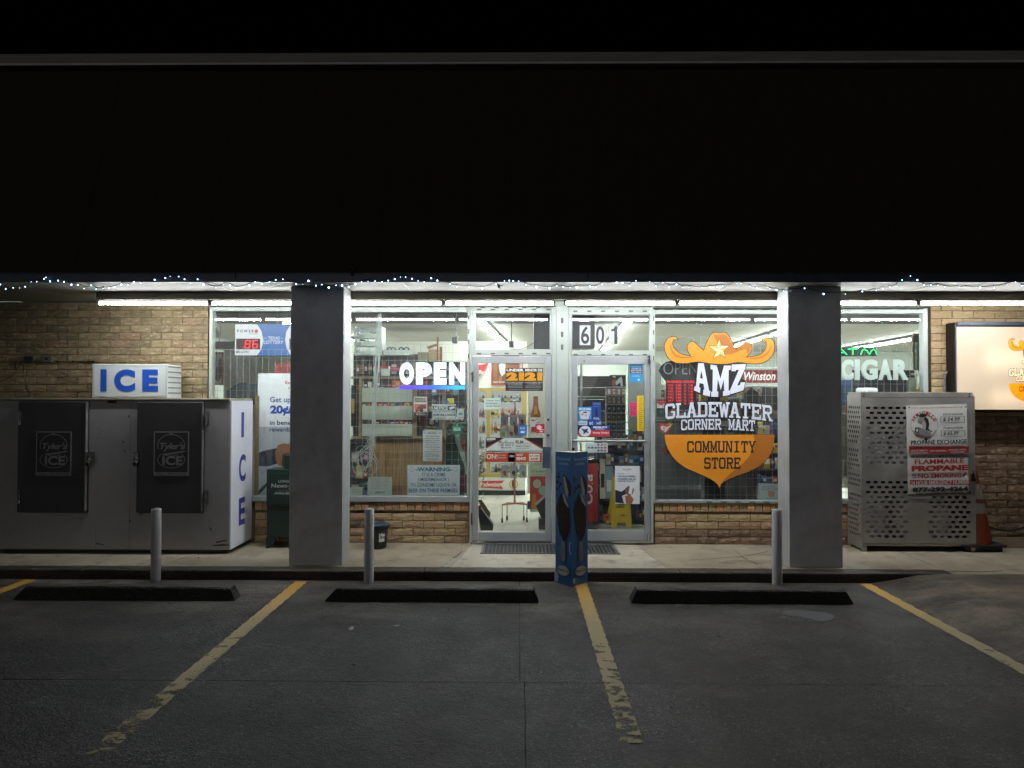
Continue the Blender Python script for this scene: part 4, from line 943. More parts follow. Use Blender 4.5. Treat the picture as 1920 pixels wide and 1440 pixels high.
for (p, q, fl_) in (((lx_, DYb), (cx_, DYf), 0), ((cx_, DYf), (rx_, DYb), 1)):
    f = Face(p, q); CH1 = '2b1a14'; CH2 = '3d281d'; CRM = 'a9a69c'
    f.text('Give yourself', .1, .9, zf(864), zf(855.5), '9fb4c8', .015); f.text('a moment.', .2, .78, zf(871), zf(865.5), '9fb4c8', .015)
    r = random.Random(4+fl_)
    for i in range(13): f.disc(r.uniform(.08, .6), zf(r.uniform(884, 920)), r.uniform(.03, .08), r.uniform(.008, .02), r.choice((CH1, CH2)), 7, .35, i)
    top = [(.5, 893), (.62, 890), (.8, 897), (.92, 905), (.95, 922), (.85, 930), (.78, 925), (.7, 928)]
    f.poly([(u, zf(z)) for u, z in top], CH1); f.poly([(u, zf(z)) for u, z in [(.5, 893), (.58, 892), (.7, 908), (.8, 922), (.74, 930), (.62, 926), (.56, 912)]], CRM)
    bar = [(.38, 922), (.46, 930), (.56, 938), (.7, 944), (.84, 950), (.86, 965), (.88, 985), (.8, 1000), (.66, 1010), (.52, 1016), (.4, 1008), (.26, 1000), (.14, 975), (.05, 955), (.16, 940), (.28, 930)]
    f.poly([(u, zf(z)) for u, z in bar], CH1)
    for i in range(26):
        u = r.uniform(.2, .78); z = r.uniform(942, 1003); f.disc(u, zf(z), r.uniform(.02, .06), r.uniform(.006, .014), r.choice((CH2, '4a3326', '23140f')), 6, .4, i)
    f.poly([(u, zf(z)) for u, z in [(.48, 926), (.56, 925), (.7, 938), (.82, 946), (.8, 950), (.66, 944), (.56, 940)]], CRM)
    st = [(.40, 1014), (.6, 1014), (.63, 1040), (.6, 1049), (.52, 1052), (.42, 1049), (.38, 1040)]; f.poly([(u, zf(z)) for u, z in st], '8d8072'); f.disc(.51, zf(1034), .05, .035, '6e6459', 12); f.disc(.51, zf(1034), .03, .028, '8d8072', 12)
    f.disc(.5, zf(1069), .38, .052, '1b2c44'); f.disc(.5, zf(1069), .36, .048, 'b5b9b6'); f.disc(.5, zf(1069), .33, .044, '1b2c44'); f.disc(.5, zf(1069), .315, .042, 'b5b9b6')
    f.text('Häagen-Dazs', .2, .8, zf(1072.5), zf(1065), '1c1512', .01)
    if not fl_: f.disc(.95, zf(1024), .1, .06, '93a9bd', 14); f.disc(.99, zf(1024), .07, .045, ICB, 14); f.poly([(.0, zf(1093)), (0, zf(1070)), (.12, zf(1074)), (.25, zf(1082)), (.22, zf(1092))], 'a9b8c6')
    else: f.disc(.0+.06, zf(1084), .06, .03, 'a9b8c6', 10, .3, 3)
    for i in range(4): u = .2+.18*i; f.poly([(u, zf(1083.5-i % 2)), (u+.1, zf(1082)), (u+.08, zf(1081))], 'c5ccd2')
    f.mb.build('print', f.mats, dsp)

# propane cage
PY0, PY1 = -.36, .0-.035
px0 = X(1616, PY0, 890); px1 = X(1829, PY0, 890); pz1 = Z(745.5, PY0, 1720); pz0 = Z(1019, PY0, 1720)
cage = thing('propane_cage', 'perforated steel propane exchange cage with a white sign', 'cage', ((px0+px1)/2, -.2, 0))
def holes(x0, x1, z0, z1, rows, kx, parent, name, place):
    """sheet with slotted holes; rows: list of (z, [x...]) in sheet coordinates"""
    mb = MB(); w2, h2 = kx; zs = z0; rows = sorted(rows)
    edges = [z0]+[(rows[i][0]+rows[i+1][0])/2 for i in range(len(rows)-1)]+[z1]
    for r_, (zc, xs) in enumerate(rows):
        za, zb = max(edges[r_], zc-h2*2), min(edges[r_+1], zc+h2*2)
        if za > edges[r_]: q = [(x0, edges[r_]), (x1, edges[r_]), (x1, za), (x0, za)]; mb.add([place(*p) for p in q], [(0, 1, 2, 3)])
        if zb < edges[r_+1]: q = [(x0, zb), (x1, zb), (x1, edges[r_+1]), (x0, edges[r_+1])]; mb.add([place(*p) for p in q], [(0, 1, 2, 3)])
        cur = x0
        for xc in sorted(xs):
            a, b = xc-w2*1.3, xc+w2*1.3
            q = [(cur, za), (a, za), (a, zb), (cur, zb)]; mb.add([place(*p) for p in q], [(0, 1, 2, 3)])
            o = [(a, za), (xc, za), (b, za), (b, zc), (b, zb), (xc, zb), (a, zb), (a, zc)]
            i_ = [(xc-w2*.8, zc-h2*.8), (xc, zc-h2), (xc+w2*.8, zc-h2*.8), (xc+w2, zc), (xc+w2*.8, zc+h2*.8), (xc, zc+h2), (xc-w2*.8, zc+h2*.8), (xc-w2, zc)]
            mb.add([place(*p) for p in o+i_], [(k, (k+1) % 8, (k+1) % 8+8, k+8) for k in range(8)]); cur = b
        q = [(cur, za), (x1, za), (x1, zb), (cur, zb)]; mb.add([place(*p) for p in q], [(0, 1, 2, 3)])
    o = mb.build(name, STEEL, parent); s_ = o.modifiers.new('thickness', 'SOLIDIFY'); s_.thickness = .003; return o
rows = []
for k in range(24):
    py = 765+9.32*k if k < 12 else 904.5+9.25*(k-12)
    xs = []; off = 6.8 if k % 2 else 0; nc = 5 if k % 2 else 6
    for c in range(nc): xs.append(1628+off+13.9*c)
    if k >= 13 or True:
        for c in range(nc):
            if k >= 14: xs.append(1746+off+13.9*c)
    rows.append((Z(py, PY0, 1720), [X(q, PY0, py) for q in xs]))
holes(px0+.002, px1, pz0, pz1, rows, (.0262, .0148), cage, 'front_sheet', lambda a, b: (a, PY0, b))
rows = []
ns = [764+9.3*k for k in range(8)]+[846+9.3*k for k in range(8)]+[931+9.3*k for k in range(9)]
for k, py in enumerate(ns): rows.append((Z(py*1.0, PY0, 1620), [PY0+.045+.045*c+(.02 if k % 2 else 0) for c in range(6)]))
holes(PY0+.002, PY1, .03, pz1+.03, rows, (.013, .0165), cage, 'side_sheet', lambda a, b: (px0, a, b))
mb = MB(); mb.box(px1-.003, px1, PY0+.004, PY1, .03, pz1+.02); mb.build('side_sheet', STEEL, cage)
mb = MB(); mb.box(px0+.006, px1-.01, PY0+.012, PY1, pz1+.001, pz1+.058); mb.build('header', STEEL, cage, bevel=.003)
mb = MB()
for xx in (px0+.03, px1-.05):
    for dz in (.016, .042): mb.cyl((xx, PY0+.006, pz1+dz), (xx, PY0+.012, pz1+dz), .007, 0, 8)
mb.build('bolt', CHROME, cage)
mb = MB(); mb.box(px0, px1, PY0+.004, PY1, pz0-.03, pz0-.003); mb.build('bottom_rail', STEEL, cage, bevel=.003)
for xx in (px0+.005, px1-.05):
    mb = MB(); mb.box(xx, xx+.045, PY0+.008, PY0+.05, 0, pz0-.031); mb.build('leg', STEEL, cage)
    mb = MB(); mb.box(xx, xx+.045, PY1-.05, PY1, 0, pz0-.031); mb.build('leg', STEEL, cage)
mb = MB(); mb.box(px0+.004, px1-.004, PY1-.003, PY1+.001, .05, pz1); mb.build('back_sheet', mat('dark_steel', '2c2b2a', .7, metal=.3), cage)
x, z = at(1823, 893, PY0); mb = MB(); mb.box(x-.02, x+.012, PY0-.022, PY0-.003, z-.03, z+.03); mb.cyl((x, PY0-.02, z+.03), (x, PY0-.02, z+.06), .006); mb.box(x-.03, x+.02, PY0-.03, PY0-.02, z-.05, z-.02); mb.build('latch', CHROME, cage)
sg = Sign(PY0-.006, .003)
RD = '8f2321'; BK = '17171a'; WH = 'b9b8b2'
sg.quadpanel([(1699, 760.5), (1812.5, 757.5), (1816, 923), (1703, 926)], WH)
def sh(px, py): return px+(py-760)*.022, py-(px-1700)*.024+.4
s0 = sg.tf; sg.tf = sh
sg.text('WWW.ARMADILLOCYLINDEREXCHANGE.COM', 1708, 764, 1804, 766.5, RD, .01)
for i, ch in enumerate('ARMADILLO'):
    a = math.radians(205+130*i/8); cx, cy = 1731.5+22*math.cos(a), 797+22*math.sin(a); u = math.radians(-65+130*i/8)
    sg.text(ch, cx-2.6, cy-3.6, cx+2.6, cy+3.6, RD, .03, warp=lambda x, y, cx=cx, cy=cy, u=u: (cx+(x-cx)*math.cos(u)-(y-cy)*math.sin(u), cy+(x-cx)*math.sin(u)+(y-cy)*math.cos(u)))
for i, ch in enumerate('CYLINDER EXCHANGE'):
    if ch == ' ': continue
    a = math.radians(150-120*i/16); cx, cy = 1731.5+24.5*math.cos(a), 796+24.5*math.sin(a); u = math.radians(60-120*i/16)
    sg.text(ch, cx-1.2, cy-1.6, cx+1.2, cy+1.6, RD, .02, warp=lambda x, y, cx=cx, cy=cy, u=u: (cx+(x-cx)*math.cos(u)-(y-cy)*math.sin(u), cy+(x-cx)*math.sin(u)+(y-cy)*math.cos(u)))
sg.ring(1731.5, 797, 25.5, 25.5, .5, BK); sg.poly([(1712, 779), (1751, 779), (1759, 790), (1752, 770), (1731, 768), (1712, 770), (1705, 790)], WH) if False else None
# animal on a gas bottle: hat, snout, body, tail, bottle
sg.poly([(1722, 779), (1728, 775), (1735, 777), (1737, 781), (1729, 783), (1722, 782)], BK); sg.poly([(1719, 787), (1724, 783), (1731, 783), (1733, 788), (1727, 790), (1721, 790)], '77767a')
sg.poly([(1733, 781), (1739, 786), (1741, 796), (1738, 807), (1733, 808), (1735, 795), (1731, 787)], BK); sg.poly([(1727, 790), (1733, 789), (1735, 800), (1733, 808), (1727, 806), (1728, 797)], '8e8d8f'); sg.disc(1728, 790, 2.4, 2, 'a86a2a', 8)
sg.poly([(1738, 803), (1743, 808), (1749, 811), (1743, 810), (1737, 807)], BK)
sg.poly([(1716, 802), (1722, 801), (1743, 811), (1744, 817), (1739, 820), (1717, 812)], '6d6c70'); sg.poly([(1714, 801), (1722, 802), (1720, 812), (1714, 810)], BK); sg.poly([(1716, 804), (1720, 804), (1719, 810), (1716, 809)], WH); sg.disc(1734, 824, 3.3, 3, BK, 7)
sg.text('EXCHANGE', 1767, 776.5, 1804, 780, BK, .02); sg.frame(1762, 782, 1807, 794, .8, BK); sg.text('$ 24.99', 1766, 784, 1798, 792, BK, .02, .2)
sg.text('PURCHASE', 1767, 802, 1804, 805.5, BK, .02); sg.frame(1762, 808, 1807, 820, .8, BK); sg.text('$ 65.99', 1766, 810, 1795, 818, BK, .02, .2)
sg.text('PROPANE EXCHANGE', 1705, 825.5, 1810, 834, BK, .03)
sg.rect(1701.5, 836, 1813, 852, RD); sg.rect(1701.5, 841, 1813, 841.5, '5d1716')
for i, (a, b) in enumerate(((1711, 1732), (1746, 1766), (1783, 1803))): sg.text('STEP %d' % (i+1), a, 837.5, b, 840, BK, .02)
sg.text('LEAVE EMPTY', 1705, 843.3, 1736, 846.3, WH, .01); sg.text('BOTTLE HERE', 1705, 848, 1736, 851, WH, .01); sg.text('PAY CASHIER', 1741, 844.5, 1771, 847.5, WH, .01); sg.text('RETURN WITH', 1776, 843.3, 1808, 846.3, WH, .01); sg.text('EMPLOYEE', 1780, 848, 1804, 851, WH, .01)
sg.text('WE ACCEPT ALL COMPETITORS BOTTLES', 1703, 853.5, 1811, 858.5, BK, .02); sg.text('FLAMMABLE', 1711, 861, 1804, 870.5, RD, .03); sg.text('PROPANE', 1705, 873, 1811, 884, RD, .06)
sg.ring(1709, 892.5, 4, 4, .9, BK, 16); sg.poly([(1706, 889.5), (1707, 889), (1712.5, 895.5), (1711.5, 896)], BK); sg.text('NO SMOKING', 1717, 888, 1798, 897, RD, .025)
for pts_, c in (([(1806, 886.5), (1809.3, 889.5), (1806, 892.5), (1802.7, 889.5)], 'a02018'), ([(1802.7, 889.5), (1806, 892.5), (1802.7, 895.5), (1799.4, 892.5)][:4], '1b3c8c'), ([(1809.3, 889.5), (1812.6, 892.5), (1809.3, 895.5), (1806, 892.5)], 'c5a21c'), ([(1806, 892.5), (1809.3, 895.5), (1806, 898.5), (1802.7, 895.5)], 'd5d5d0')): sg.poly(pts_, c)
sg.rect(1701.5, 899, 1813, 911.5, RD); sg.text('24 HOUR EMERGENCY NUMBER', 1703, 901, 1812, 909.5, WH, .02); sg.text('877-292-4264', 1706, 913, 1810, 922.5, BK, .05); sg.text('NET WEIGHT 15LBS. (6.8 KG)', 1714, 924.5, 1801, 928, BK, .02)
for q in ((1703, 763.5), (1808.5, 765), (1705, 929), (1809, 927)): sg.disc(*q, 1.6, 1.6, '4a4a4c', 10)
sg.build('sign_board', None, None, cage)
# bottles inside the cage
TANK = mat('tank_paint', 'b8bab8', .4, nz=.08, dirt=.15)
for i, (tx, tz) in enumerate([(a, b) for b in (.12, .86) for a in (px0+.2, px0+.53, px0+.86)]):
    t = thing('propane_tank', 'grey propane bottle in the cage, %s shelf, %s' % ('lower' if i < 3 else 'upper', ('at the perforated side', 'in the middle', 'at the latch side')[i % 3]), 'gas bottle', (tx, -.19, tz), group='propane bottles in the cage')
    mb = MB(); mb.lathe(tx, -.19, [(.11, tz), (.11, tz+.03), (.14, tz+.05), (.145, tz+.3), (.12, tz+.36), (.05, tz+.39)], 0, 16); mb.build('body', TANK, t, smooth=True)
    mb = MB(); mb.cyl((tx, -.19, tz+.385), (tx, -.19, tz+.45), .02); mb.cyl((tx, -.19, tz+.39), (tx, -.19, tz+.46), .09, 0, 12, caps=False); mb.build('valve_collar', TANK, t)
mb = MB(); mb.box(px0+.01, px1-.01, PY0+.03, PY1-.01, .10, .115); mb.box(px0+.01, px1-.01, PY0+.03, PY1-.01, .83, .845); mb.build('shelf_pair', STEEL, cage, kind='stuff')
# bowl on cage
x, _ = at(1625, 735, -.18); zt = pz1+.0585; mb = MB(); mb.lathe(x, -.18, [(.105, zt), (.108, zt+.02), (.10, zt+.038), (.085, zt+.046), (.01, zt+.048)], 0, 20); mb.build('plastic_lid', mat('lid_white', 'c9d6d4', .35), None, 'round white plastic lid lying on the propane cage', 'lid', smooth=True)

# cone
CY = -.20; x, _ = at(1826, 950, CY); t = thing('traffic_cone', 'orange traffic cone with white band behind the propane cage', 'traffic cone', (x, CY, 0))
ORG = mat('cone_orange', '64260f', .5, nz=.15, dirt=.3)
def zc(py): return Z(py, CY, 1835)
def rc(py): return .022+(.160-.022)*(py-872)/(1004-872)
for a_, b_ in ((1006, 960), (941.5, 934)): mb = MB(); mb.lathe(x, CY, [(rc(a_), .079 if a_ == 1006 else zc(a_)), (rc(b_), zc(b_))], 0, 20); mb.build('shell', ORG, t, smooth=True)
mb = MB(); mb.lathe(x, CY, [(rc(906), zc(906)), (.022, zc(872)), (.018, zc(870))], 0, 20); mb.build('shell', ORG, t, smooth=True)
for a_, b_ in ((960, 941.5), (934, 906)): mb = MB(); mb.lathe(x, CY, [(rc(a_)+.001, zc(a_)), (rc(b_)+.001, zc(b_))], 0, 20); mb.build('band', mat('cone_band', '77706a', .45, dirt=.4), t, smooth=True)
mb = MB(); mb.box(x-.23, x+.235, CY-.18, CY+.15, .052, .078); mb.box(x-.19, x+.205, CY-.15, CY+.13, .002, .05); mb.build('base', mat('cone_base', '151413', .6, nz=.2), t, bevel=.008)
# hose on wall
pts = [(1848, 984), (1858, 989), (1872, 993), (1888, 995), (1904, 994), (1920, 989), (1945, 980), (1975, 974)]
mb = MB(); mb.tube([(at(a, b, -.06)[0], -.055, at(a, b, -.06)[1]) for a, b in pts], .011, n=8); mb.build('hose', mat('hose_rubber', '1d1c1a', .5), None, 'dark hose hanging in a shallow curve low on the brown brick', 'hose', smooth=True)
x, z = at(1884, 980, -.05); mb = MB(); mb.cyl((x, -.05, z-.03), (x, -.05, z+.025), .007, 0, 8); mb.box(x-.012, x+.012, -.06, -.02, z-.02, z-.008); mb.build('wall_valve', CHROME, None, 'small shiny valve on the brown brick above the hose', 'valve')
mb = MB(); mb.prism_x([(-.14, 0), (-.03, 0), (-.03, .10), (-.07, .10)], XD1+.3, XD1+1.36); mb.build('base_ledge', mat('ledge', '6a5b48', .8, nz=.3, dirt=.5), kind='structure')

# glowing logo sign on the right
SY = -.20; sx0, sz1 = at(1790, 604, SY); _, sz0 = at(1790, 772, SY); sx1 = sx0+1.73
sgn = thing('lit_logo_sign', 'glowing cream box sign with the store logo, mounted on the brick wall', 'sign', ((sx0+sx1)/2, -.1, sz0))
mb = MB(); mb.box(sx0, sx1, SY, -.035, sz0, sz1); mb.build('cabinet', mat('cabinet_black', '14110f', .4, metal=.3), sgn, bevel=.004)
mb = MB(); mb.box(sx0+.02, sx1+.0, SY-.012, SY-.001, sz1-.035, sz1+.004); mb.box(sx0-.002, sx0+.01, SY-.012, SY-.001, sz0, sz1-.036); mb.build('cap_strip', DARKM, sgn, bevel=.002)
fm = bpy.data.materials.new('sign_face'); fm.use_nodes = True; t_ = fm.node_tree; N = t_.nodes; L = t_.links; b = N['Principled BSDF']; b.inputs['Base Color'].default_value = (.3, .26, .21, 1); b.inputs['Roughness'].default_value = .4
tc = N.new('ShaderNodeTexCoord'); sp = N.new('ShaderNodeSeparateXYZ'); L.new(tc.outputs['Object'], sp.inputs[0])
def mn(op, a, b_=None):
    n_ = N.new('ShaderNodeMath'); n_.operation = op
    for i, v in enumerate((a, b_)):
        if v is None: continue
        if isinstance(v, (int, float)): n_.inputs[i].default_value = v
        else: L.new(v, n_.inputs[i])
    return n_.outputs[0]
hgt = sz1-sz0
def tubeglow(zc_, w_, x_):   # soft glow of the tubes inside the box
    dz = mn('DIVIDE', mn('SUBTRACT', sp.outputs['Z'], zc_), w_); dx = mn('DIVIDE', mn('MAXIMUM', mn('SUBTRACT', x_, sp.outputs['X']), 0), .10)
    return mn('POWER', 2.718, mn('MULTIPLY', mn('ADD', mn('MULTIPLY', dz, dz), mn('MULTIPLY', dx, dx)), -1))
gl_ = mn('ADD', mn('MULTIPLY', tubeglow(hgt*.56, .13, -.45), .34), mn('MULTIPLY', tubeglow(hgt*.14, .10, -.4), .25))
L.new(mn('ADD', gl_, .38), b.inputs['Emission Strength']); b.inputs['Emission Color'].default_value = (1.0, .74, .48, 1)
fx0_, fz1_ = at(1793.5, 613, SY-.014); fz0_ = Z(768, SY-.014, 1850); mb = MB(); mb.box(fx0_, sx1-.03, SY-.02, SY-.0015, fz0_, fz1_); mb.build('face', fm, sgn, bevel=.003)
SIGN_Y = SY-.022
x, z = at(1770, 700, -.06)
mb = MB(); p = [(1792, 697, -.06), (1782, 694, -.06), (1772, 700, -.06), (1771, 720, -.06), (1770, 760, -.06), (1769, 800, -.06)]
mb.tube([(at(a, b_, y)[0], y, at(a, b_, y)[1]) for a, b_, y in p], .014, n=8); mb.build('conduit', mat('conduit_grey', '77797a', .5, metal=.3), None, 'grey conduit bending down the tan brick beside the glowing sign', 'conduit', smooth=True)

# ------------------------------------------------------------------ the store logo (window decal and the glowing sign share the drawing)
def logo(sg, OR, OD, BKc, WHc, g=1.0):
    Zc = lambda x, y: (1220+x/7.2, 560+y/7.2)
    def S(p): return [Zc(*q) for q in p]
    back = [(610,860),(1300,865),(1290,930),(1225,1070),(1283,1120),(1262,1245),(1085,1312),(930,1337),(790,1332),(660,1290),(568,1245),(588,1160),(612,1160)]
    sg.poly(S(back), BKc)
    hat = [(375,540),(350,515),(290,505),(230,530),(190,590),(178,650),(190,720),(220,790),(270,840),(340,875),(430,882),(520,875),(600,862),(650,858),(720,868),(800,882),(900,890),(960,890),(1060,885),(1130,872),(1180,865),(1260,872),(1350,885),(1440,885),(1520,872),(1590,835),(1640,780),(1675,710),(1683,640),(1670,580),(1630,535),(1570,518),(1520,525),(1487,545),(1500,570),(1540,570),(1558,600),(1555,650),(1530,700),(1490,740),(1440,765),(1380,775),(1310,775),(1350,730),(1372,680),(1370,630),(1345,590),(1300,572),(1260,590),(1200,635),(1150,675),(1130,640),(1100,570),(1060,500),(1020,455),(980,448),(930,460),(890,447),(840,455),(800,490),(770,550),(735,620),(712,685),(650,635),(600,585),(560,567),(515,590),(487,630),(490,700),(530,765),(440,750),(370,715),(320,660),(300,610),(310,560),(340,555),(365,560)]
    sg.poly(S(hat), BKc); sg.poly(S(hat), OR, grow=-.0085*g)
    for p in ([(845,482),(900,492),(985,478),(1030,500),(1070,560),(1100,620),(1132,690),(1060,735),(1005,748),(950,700),(940,640),(900,590),(865,540)],
              [(268,600),(285,680),(335,745),(400,780),(480,785),(620,768),(540,795),(430,808),(340,792),(285,735),(258,660)],
              [(1612,600),(1606,680),(1560,742),(1480,785),(1370,795),(1200,772),(1290,800),(1400,822),(1500,806),(1580,752),(1624,680)],
              [(1300,590),(1345,612),(1358,655),(1342,702),(1306,755),(1300,700),(1268,682),(1200,705),(1100,748),(1010,758),(1050,728),(1130,700),(1200,652)]): sg.poly(S(p), OD)
    star = []; stc = (928, 690)
    tips = [(928,548),(1056,640),(1006,795),(848,795),(797,638)]; ins = [(958,634),(980,712),(928,752),(878,712),(896,634)]
    for a, b in zip(tips, ins): star += [a, b]
    sg.poly(S(star), BKc, grow=.005*g); sg.poly(S(star), 'e6dfb4')
    for i in range(5): sg.poly(S([stc, tips[i], ins[i]]), 'c9a83e' if OR != 'x' else OD)
    A = [(642,872),(714,872),(787,1240),(806,1246),(798,1322),(706,1298),(712,1228),(724,1226),(712,1150),(660,1138),(650,1195),(670,1203),(664,1272),(582,1236),(592,1180),(610,1182)]
    Mm = [(808,890),(890,903),(940,1080),(990,905),(1082,903),(1078,960),(1052,965),(1050,1240),(1074,1240),(1068,1300),(975,1315),(975,1252),(992,1246),(985,1090),(945,1232),(905,1085),(893,1250),(912,1255),(908,1326),(815,1324),(815,1262),(833,1250),(838,958),(808,952)]
    Zz = [(1092,890),(1283,882),(1276,940),(1165,1175),(1205,1165),(1215,1130),(1274,1128),(1252,1238),(1076,1290),(1072,1230),(1190,960),(1150,962),(1145,980),(1088,978)]
    for p in (A, Mm, Zz): sg.poly(S(p), WHc)
    sg.poly(S([(681,965),(664,1072),(706,1080)]), BKc)
    Zd = lambda x, y: (1220+x/5.142, 750+y/5.142)
    sg.poly([Zd(*q) for q in [(200,170),(1100,175),(1040,335),(250,335)]], BKc) if False else None
    cx = 1220+652/5.142; 
    def arc(c, k, t): return lambda px: c+k*((px-cx)/100)**2+t*(px-cx)/100
    slab_line(sg, 'GLADEWATER', 1220+140/5.142, 1220+1168/5.142, arc(753.8, 5.2, 1.4), arc(782.2, 6.2, 2.0), WHc, BKc, .009*g, .10)
    slab_line(sg, 'CORNER MART', 1220+292/5.142, 1220+1004/5.142, arc(785.5, 3.6, .8), arc(805.5, 4.6, 1.2), WHc, BKc, .009*g, .12)
    shd = [(133,335),(140,400),(165,470),(205,540),(260,600),(330,650),(420,690),(500,725),(570,757),(620,788),(645,815),(660,850),(672,815),(700,788),(760,757),(850,720),(940,688),(1020,650),(1090,600),(1140,545),(1170,470),(1185,400),(1190,335)]
    sg.poly([Zd(x, y+6) for x, y in shd], BKc); sg.poly([Zd(*q) for q in shd], OR)
    sg.poly([Zd(*q) for q in [(990,336),(1188,336),(1184,400),(1168,470),(1138,545),(1088,598),(1018,648),(940,686),(850,718),(758,755),(698,786),(670,812),(661,845),(668,815),(700,770),(770,705),(860,635),(940,555),(988,475),(1002,400)]], OD)
    slab_line(sg, 'COMMUNITY', 1220+350/5.142, 1220+1010/5.142, lambda p: 826.8, lambda p: 848.6, BKc, None, 0, .12)
    slab_line(sg, 'STORE', 1220+514/5.142, 1220+864/5.142, lambda p: 857.6, lambda p: 879, BKc, None, 0, .12)
sg = Sign(-.0065, .0004); logo(sg, 'd98a1b', 'a8651c', '1c1a1c', 'c9cedb')
sg.build('window_decal', 'big cowboy hat and shield store decal on the window', 'decal')
k_ = .46
sg = Sign(SIGN_Y, .001, lambda x, y: (1938+(x-1348)*k_, 630+(y-622)*k_))
def tr_em(h, s): return mat('lit_print_'+h, h, .4, emit=s, ecol=h)
logo(sg, tr_em('f08a10', .75), tr_em('b85f10', .6), tr_em('5a1c14', .35), tr_em('f6dcae', .85), .46)
sg.build('logo_print', None, None, sgn)

# ================================================================== things in and behind the windows
def pbox(name, px0, py0, px1, py1, Y, dep, m, parent=None, bevel=.003, **kw):
    a = at(px0, (py0+py1)/2, Y); b = at(px1, (py0+py1)/2, Y); c = at((px0+px1)/2, py0, Y); d = at((px0+px1)/2, py1, Y)
    mb = MB(); mb.box(a[0], b[0], Y, Y+dep, d[1], c[1]); return mb.build(name, m, parent, bevel=bevel, **kw)
WIRE = mat('mesh_wire', 'a4aaa4', .45, metal=.6)
def wire_mesh(px0, py0, px1, py1, Y, lab, sx=12, sy=15.5, m=None, r=.0016):
    mb = MB(); x0, z1 = at(px0, py0, Y); x1, z0 = at(px1, py1, Y)
    dx = sx*(Y+7.92)/FPX; dz = sy*(Y+7.92)/FPX; n = int((x1-x0)/dx); k = int((z1-z0)/dz)
    for i in range(n+1): x = x0+i*dx; mb.box(x-r, x+r, Y, Y+2*r, z0, z1)
    for j in range(k+1): z = z1-j*dz; mb.box(x0, x1, Y+2*r+.0003, Y+4*r, z-r, z+r)
    return mb.build('wire_mesh', m or WIRE, None, lab, 'security mesh', 'wire security mesh behind the windows')
wire_mesh(397, 655, 597, 930, .10, 'wire mesh behind the lottery window')
wire_mesh(657, 645, 877, 930, .10, 'wire mesh behind the OPEN sign window')
wire_mesh(1230, 632, 1540, 936, .10, 'wire mesh behind the cowboy hat window')
wire_mesh(1548, 642, 1732, 936, .10, 'wire mesh behind the cigar window')

# --- lottery window
t = thing('lottery_sign', 'blue and white lit lottery jackpot sign hanging in the window', 'sign', (X(540, .12), .16, Z(667, .12)))
pbox('casing', 440, 607, 640, 667.5, .12, .08, mat('sign_casing', '2a2c30', .4), t)
sg = Sign(.117); LW = em('e8f0f6', .75); LB = em('1668b8', .8)
sg.rect(441, 608, 639, 666.5, LW); sg.poly([(482, 608), (600, 608), (600, 666.5), (482, 666.5), (490, 655), (494, 638), (490, 620)], LB)
sg.disc(546+28, 637, 40, 36, LW, 30) if False else None
sg.poly([(545, 608), (639, 608), (639, 666.5), (545, 666.5), (537, 652), (534.5, 637), (537, 622)], LW)
sg.text('POWER', 445, 618, 476, 623.5, '17181a', .03, 0, 1.6); sg.disc(480.5, 621, 3.4, 3.4, em('e0304a', .8), 14); sg.text('JACKPOT', 467, 625, 484, 627.3, '17181a')
sg.rect(443, 635, 488, 655, '300408'); RL = em('ff1a2c', 2.2)
def seg7(d, x, y, w, h, m, t_=1.7, sl=.12):
    S = {'8': 'abcdefg', '6': 'acdefg', '0': 'abcdef', '1': 'bc', '2': 'abged', '4': 'fgbc', '3': 'abgcd', '5': 'afgcd', '9': 'abfgcd', '7': 'abc'}[d]
    def q(x0, y0, x1, y1): sg.poly([(x+a+(h-b)*sl, y+b) for a, b in ((x0, y0), (x1, y0), (x1, y1), (x0, y1))], m)
    for c in S:
        if c == 'a': q(t_*.6, 0, w-t_*.6, t_)
        if c == 'g': q(t_*.6, h/2-t_/2, w-t_*.6, h/2+t_/2)
        if c == 'd': q(t_*.6, h-t_, w-t_*.6, h)
        if c == 'f': q(0, t_*.5, t_, h/2-.4)
        if c == 'b': q(w-t_, t_*.5, w, h/2-.4)
        if c == 'e': q(0, h/2+.4, t_, h-t_*.5)
        if c == 'c': q(w-t_, h/2+.4, w, h-t_*.5)
seg7('8', 445, 637.5, 10, 15.5, mat('unlit_segment', '4a0a10', .5)); seg7('8', 458.5, 637.5, 10, 15.5, RL); seg7('6', 473, 637.5, 10, 15.5, RL)
sg.text('MILLION', 443, 657.5, 466, 662, '17181a', .02)
sg.rect(543, 635, 588, 655, '300408'); seg7('1', 545, 637.5, 8, 15.5, RL); seg7('4', 556, 637.5, 10, 15.5, RL); seg7('2', 570, 637.5, 10, 15.5, RL)
sg.text('TEXAS', 503, 631, 525, 637, em('dfe9f2', .8), .02); sg.text('LOTTERY', 495, 638.5, 532, 645, em('dfe9f2', .8), .02)
sg.rect(496, 634, 501, 634.6, em('dfe9f2', .8)); sg.rect(527, 634, 532, 634.6, em('dfe9f2', .8))
sg.build('face', None, None, t)
mb = MB()
for px in (450, 520, 590):
    x, z = at(px, 607, .16); mb.cyl((x, .16, z), (x, .16, ZC), .002, 0, 5)
mb.build('hanging_wire', WIRE, t)
sg = Sign(.07, .004)
sg.panel(484, 700, 600, 928, 'eef2f6'); sg.rect(484, 800, 600, 928, 'b9bec4')
sg.text('Exxon', 535, 714, 560, 720, 'b02a2a', .02); sg.text('rewards+', 541, 724, 572, 730, '3c3c44')
sg.text('Get up to', 506, 744, 562, 757.5, '1f4f9c', .02); sg.text('20¢/gal', 506.5, 760, 572, 780, '0f47a8', .05); sg.text('in benefits with', 506, 788, 590, 797, '2a3f78', .02); sg.text('rewards', 505.5, 801, 545, 809.5, '2a3f78', .02)
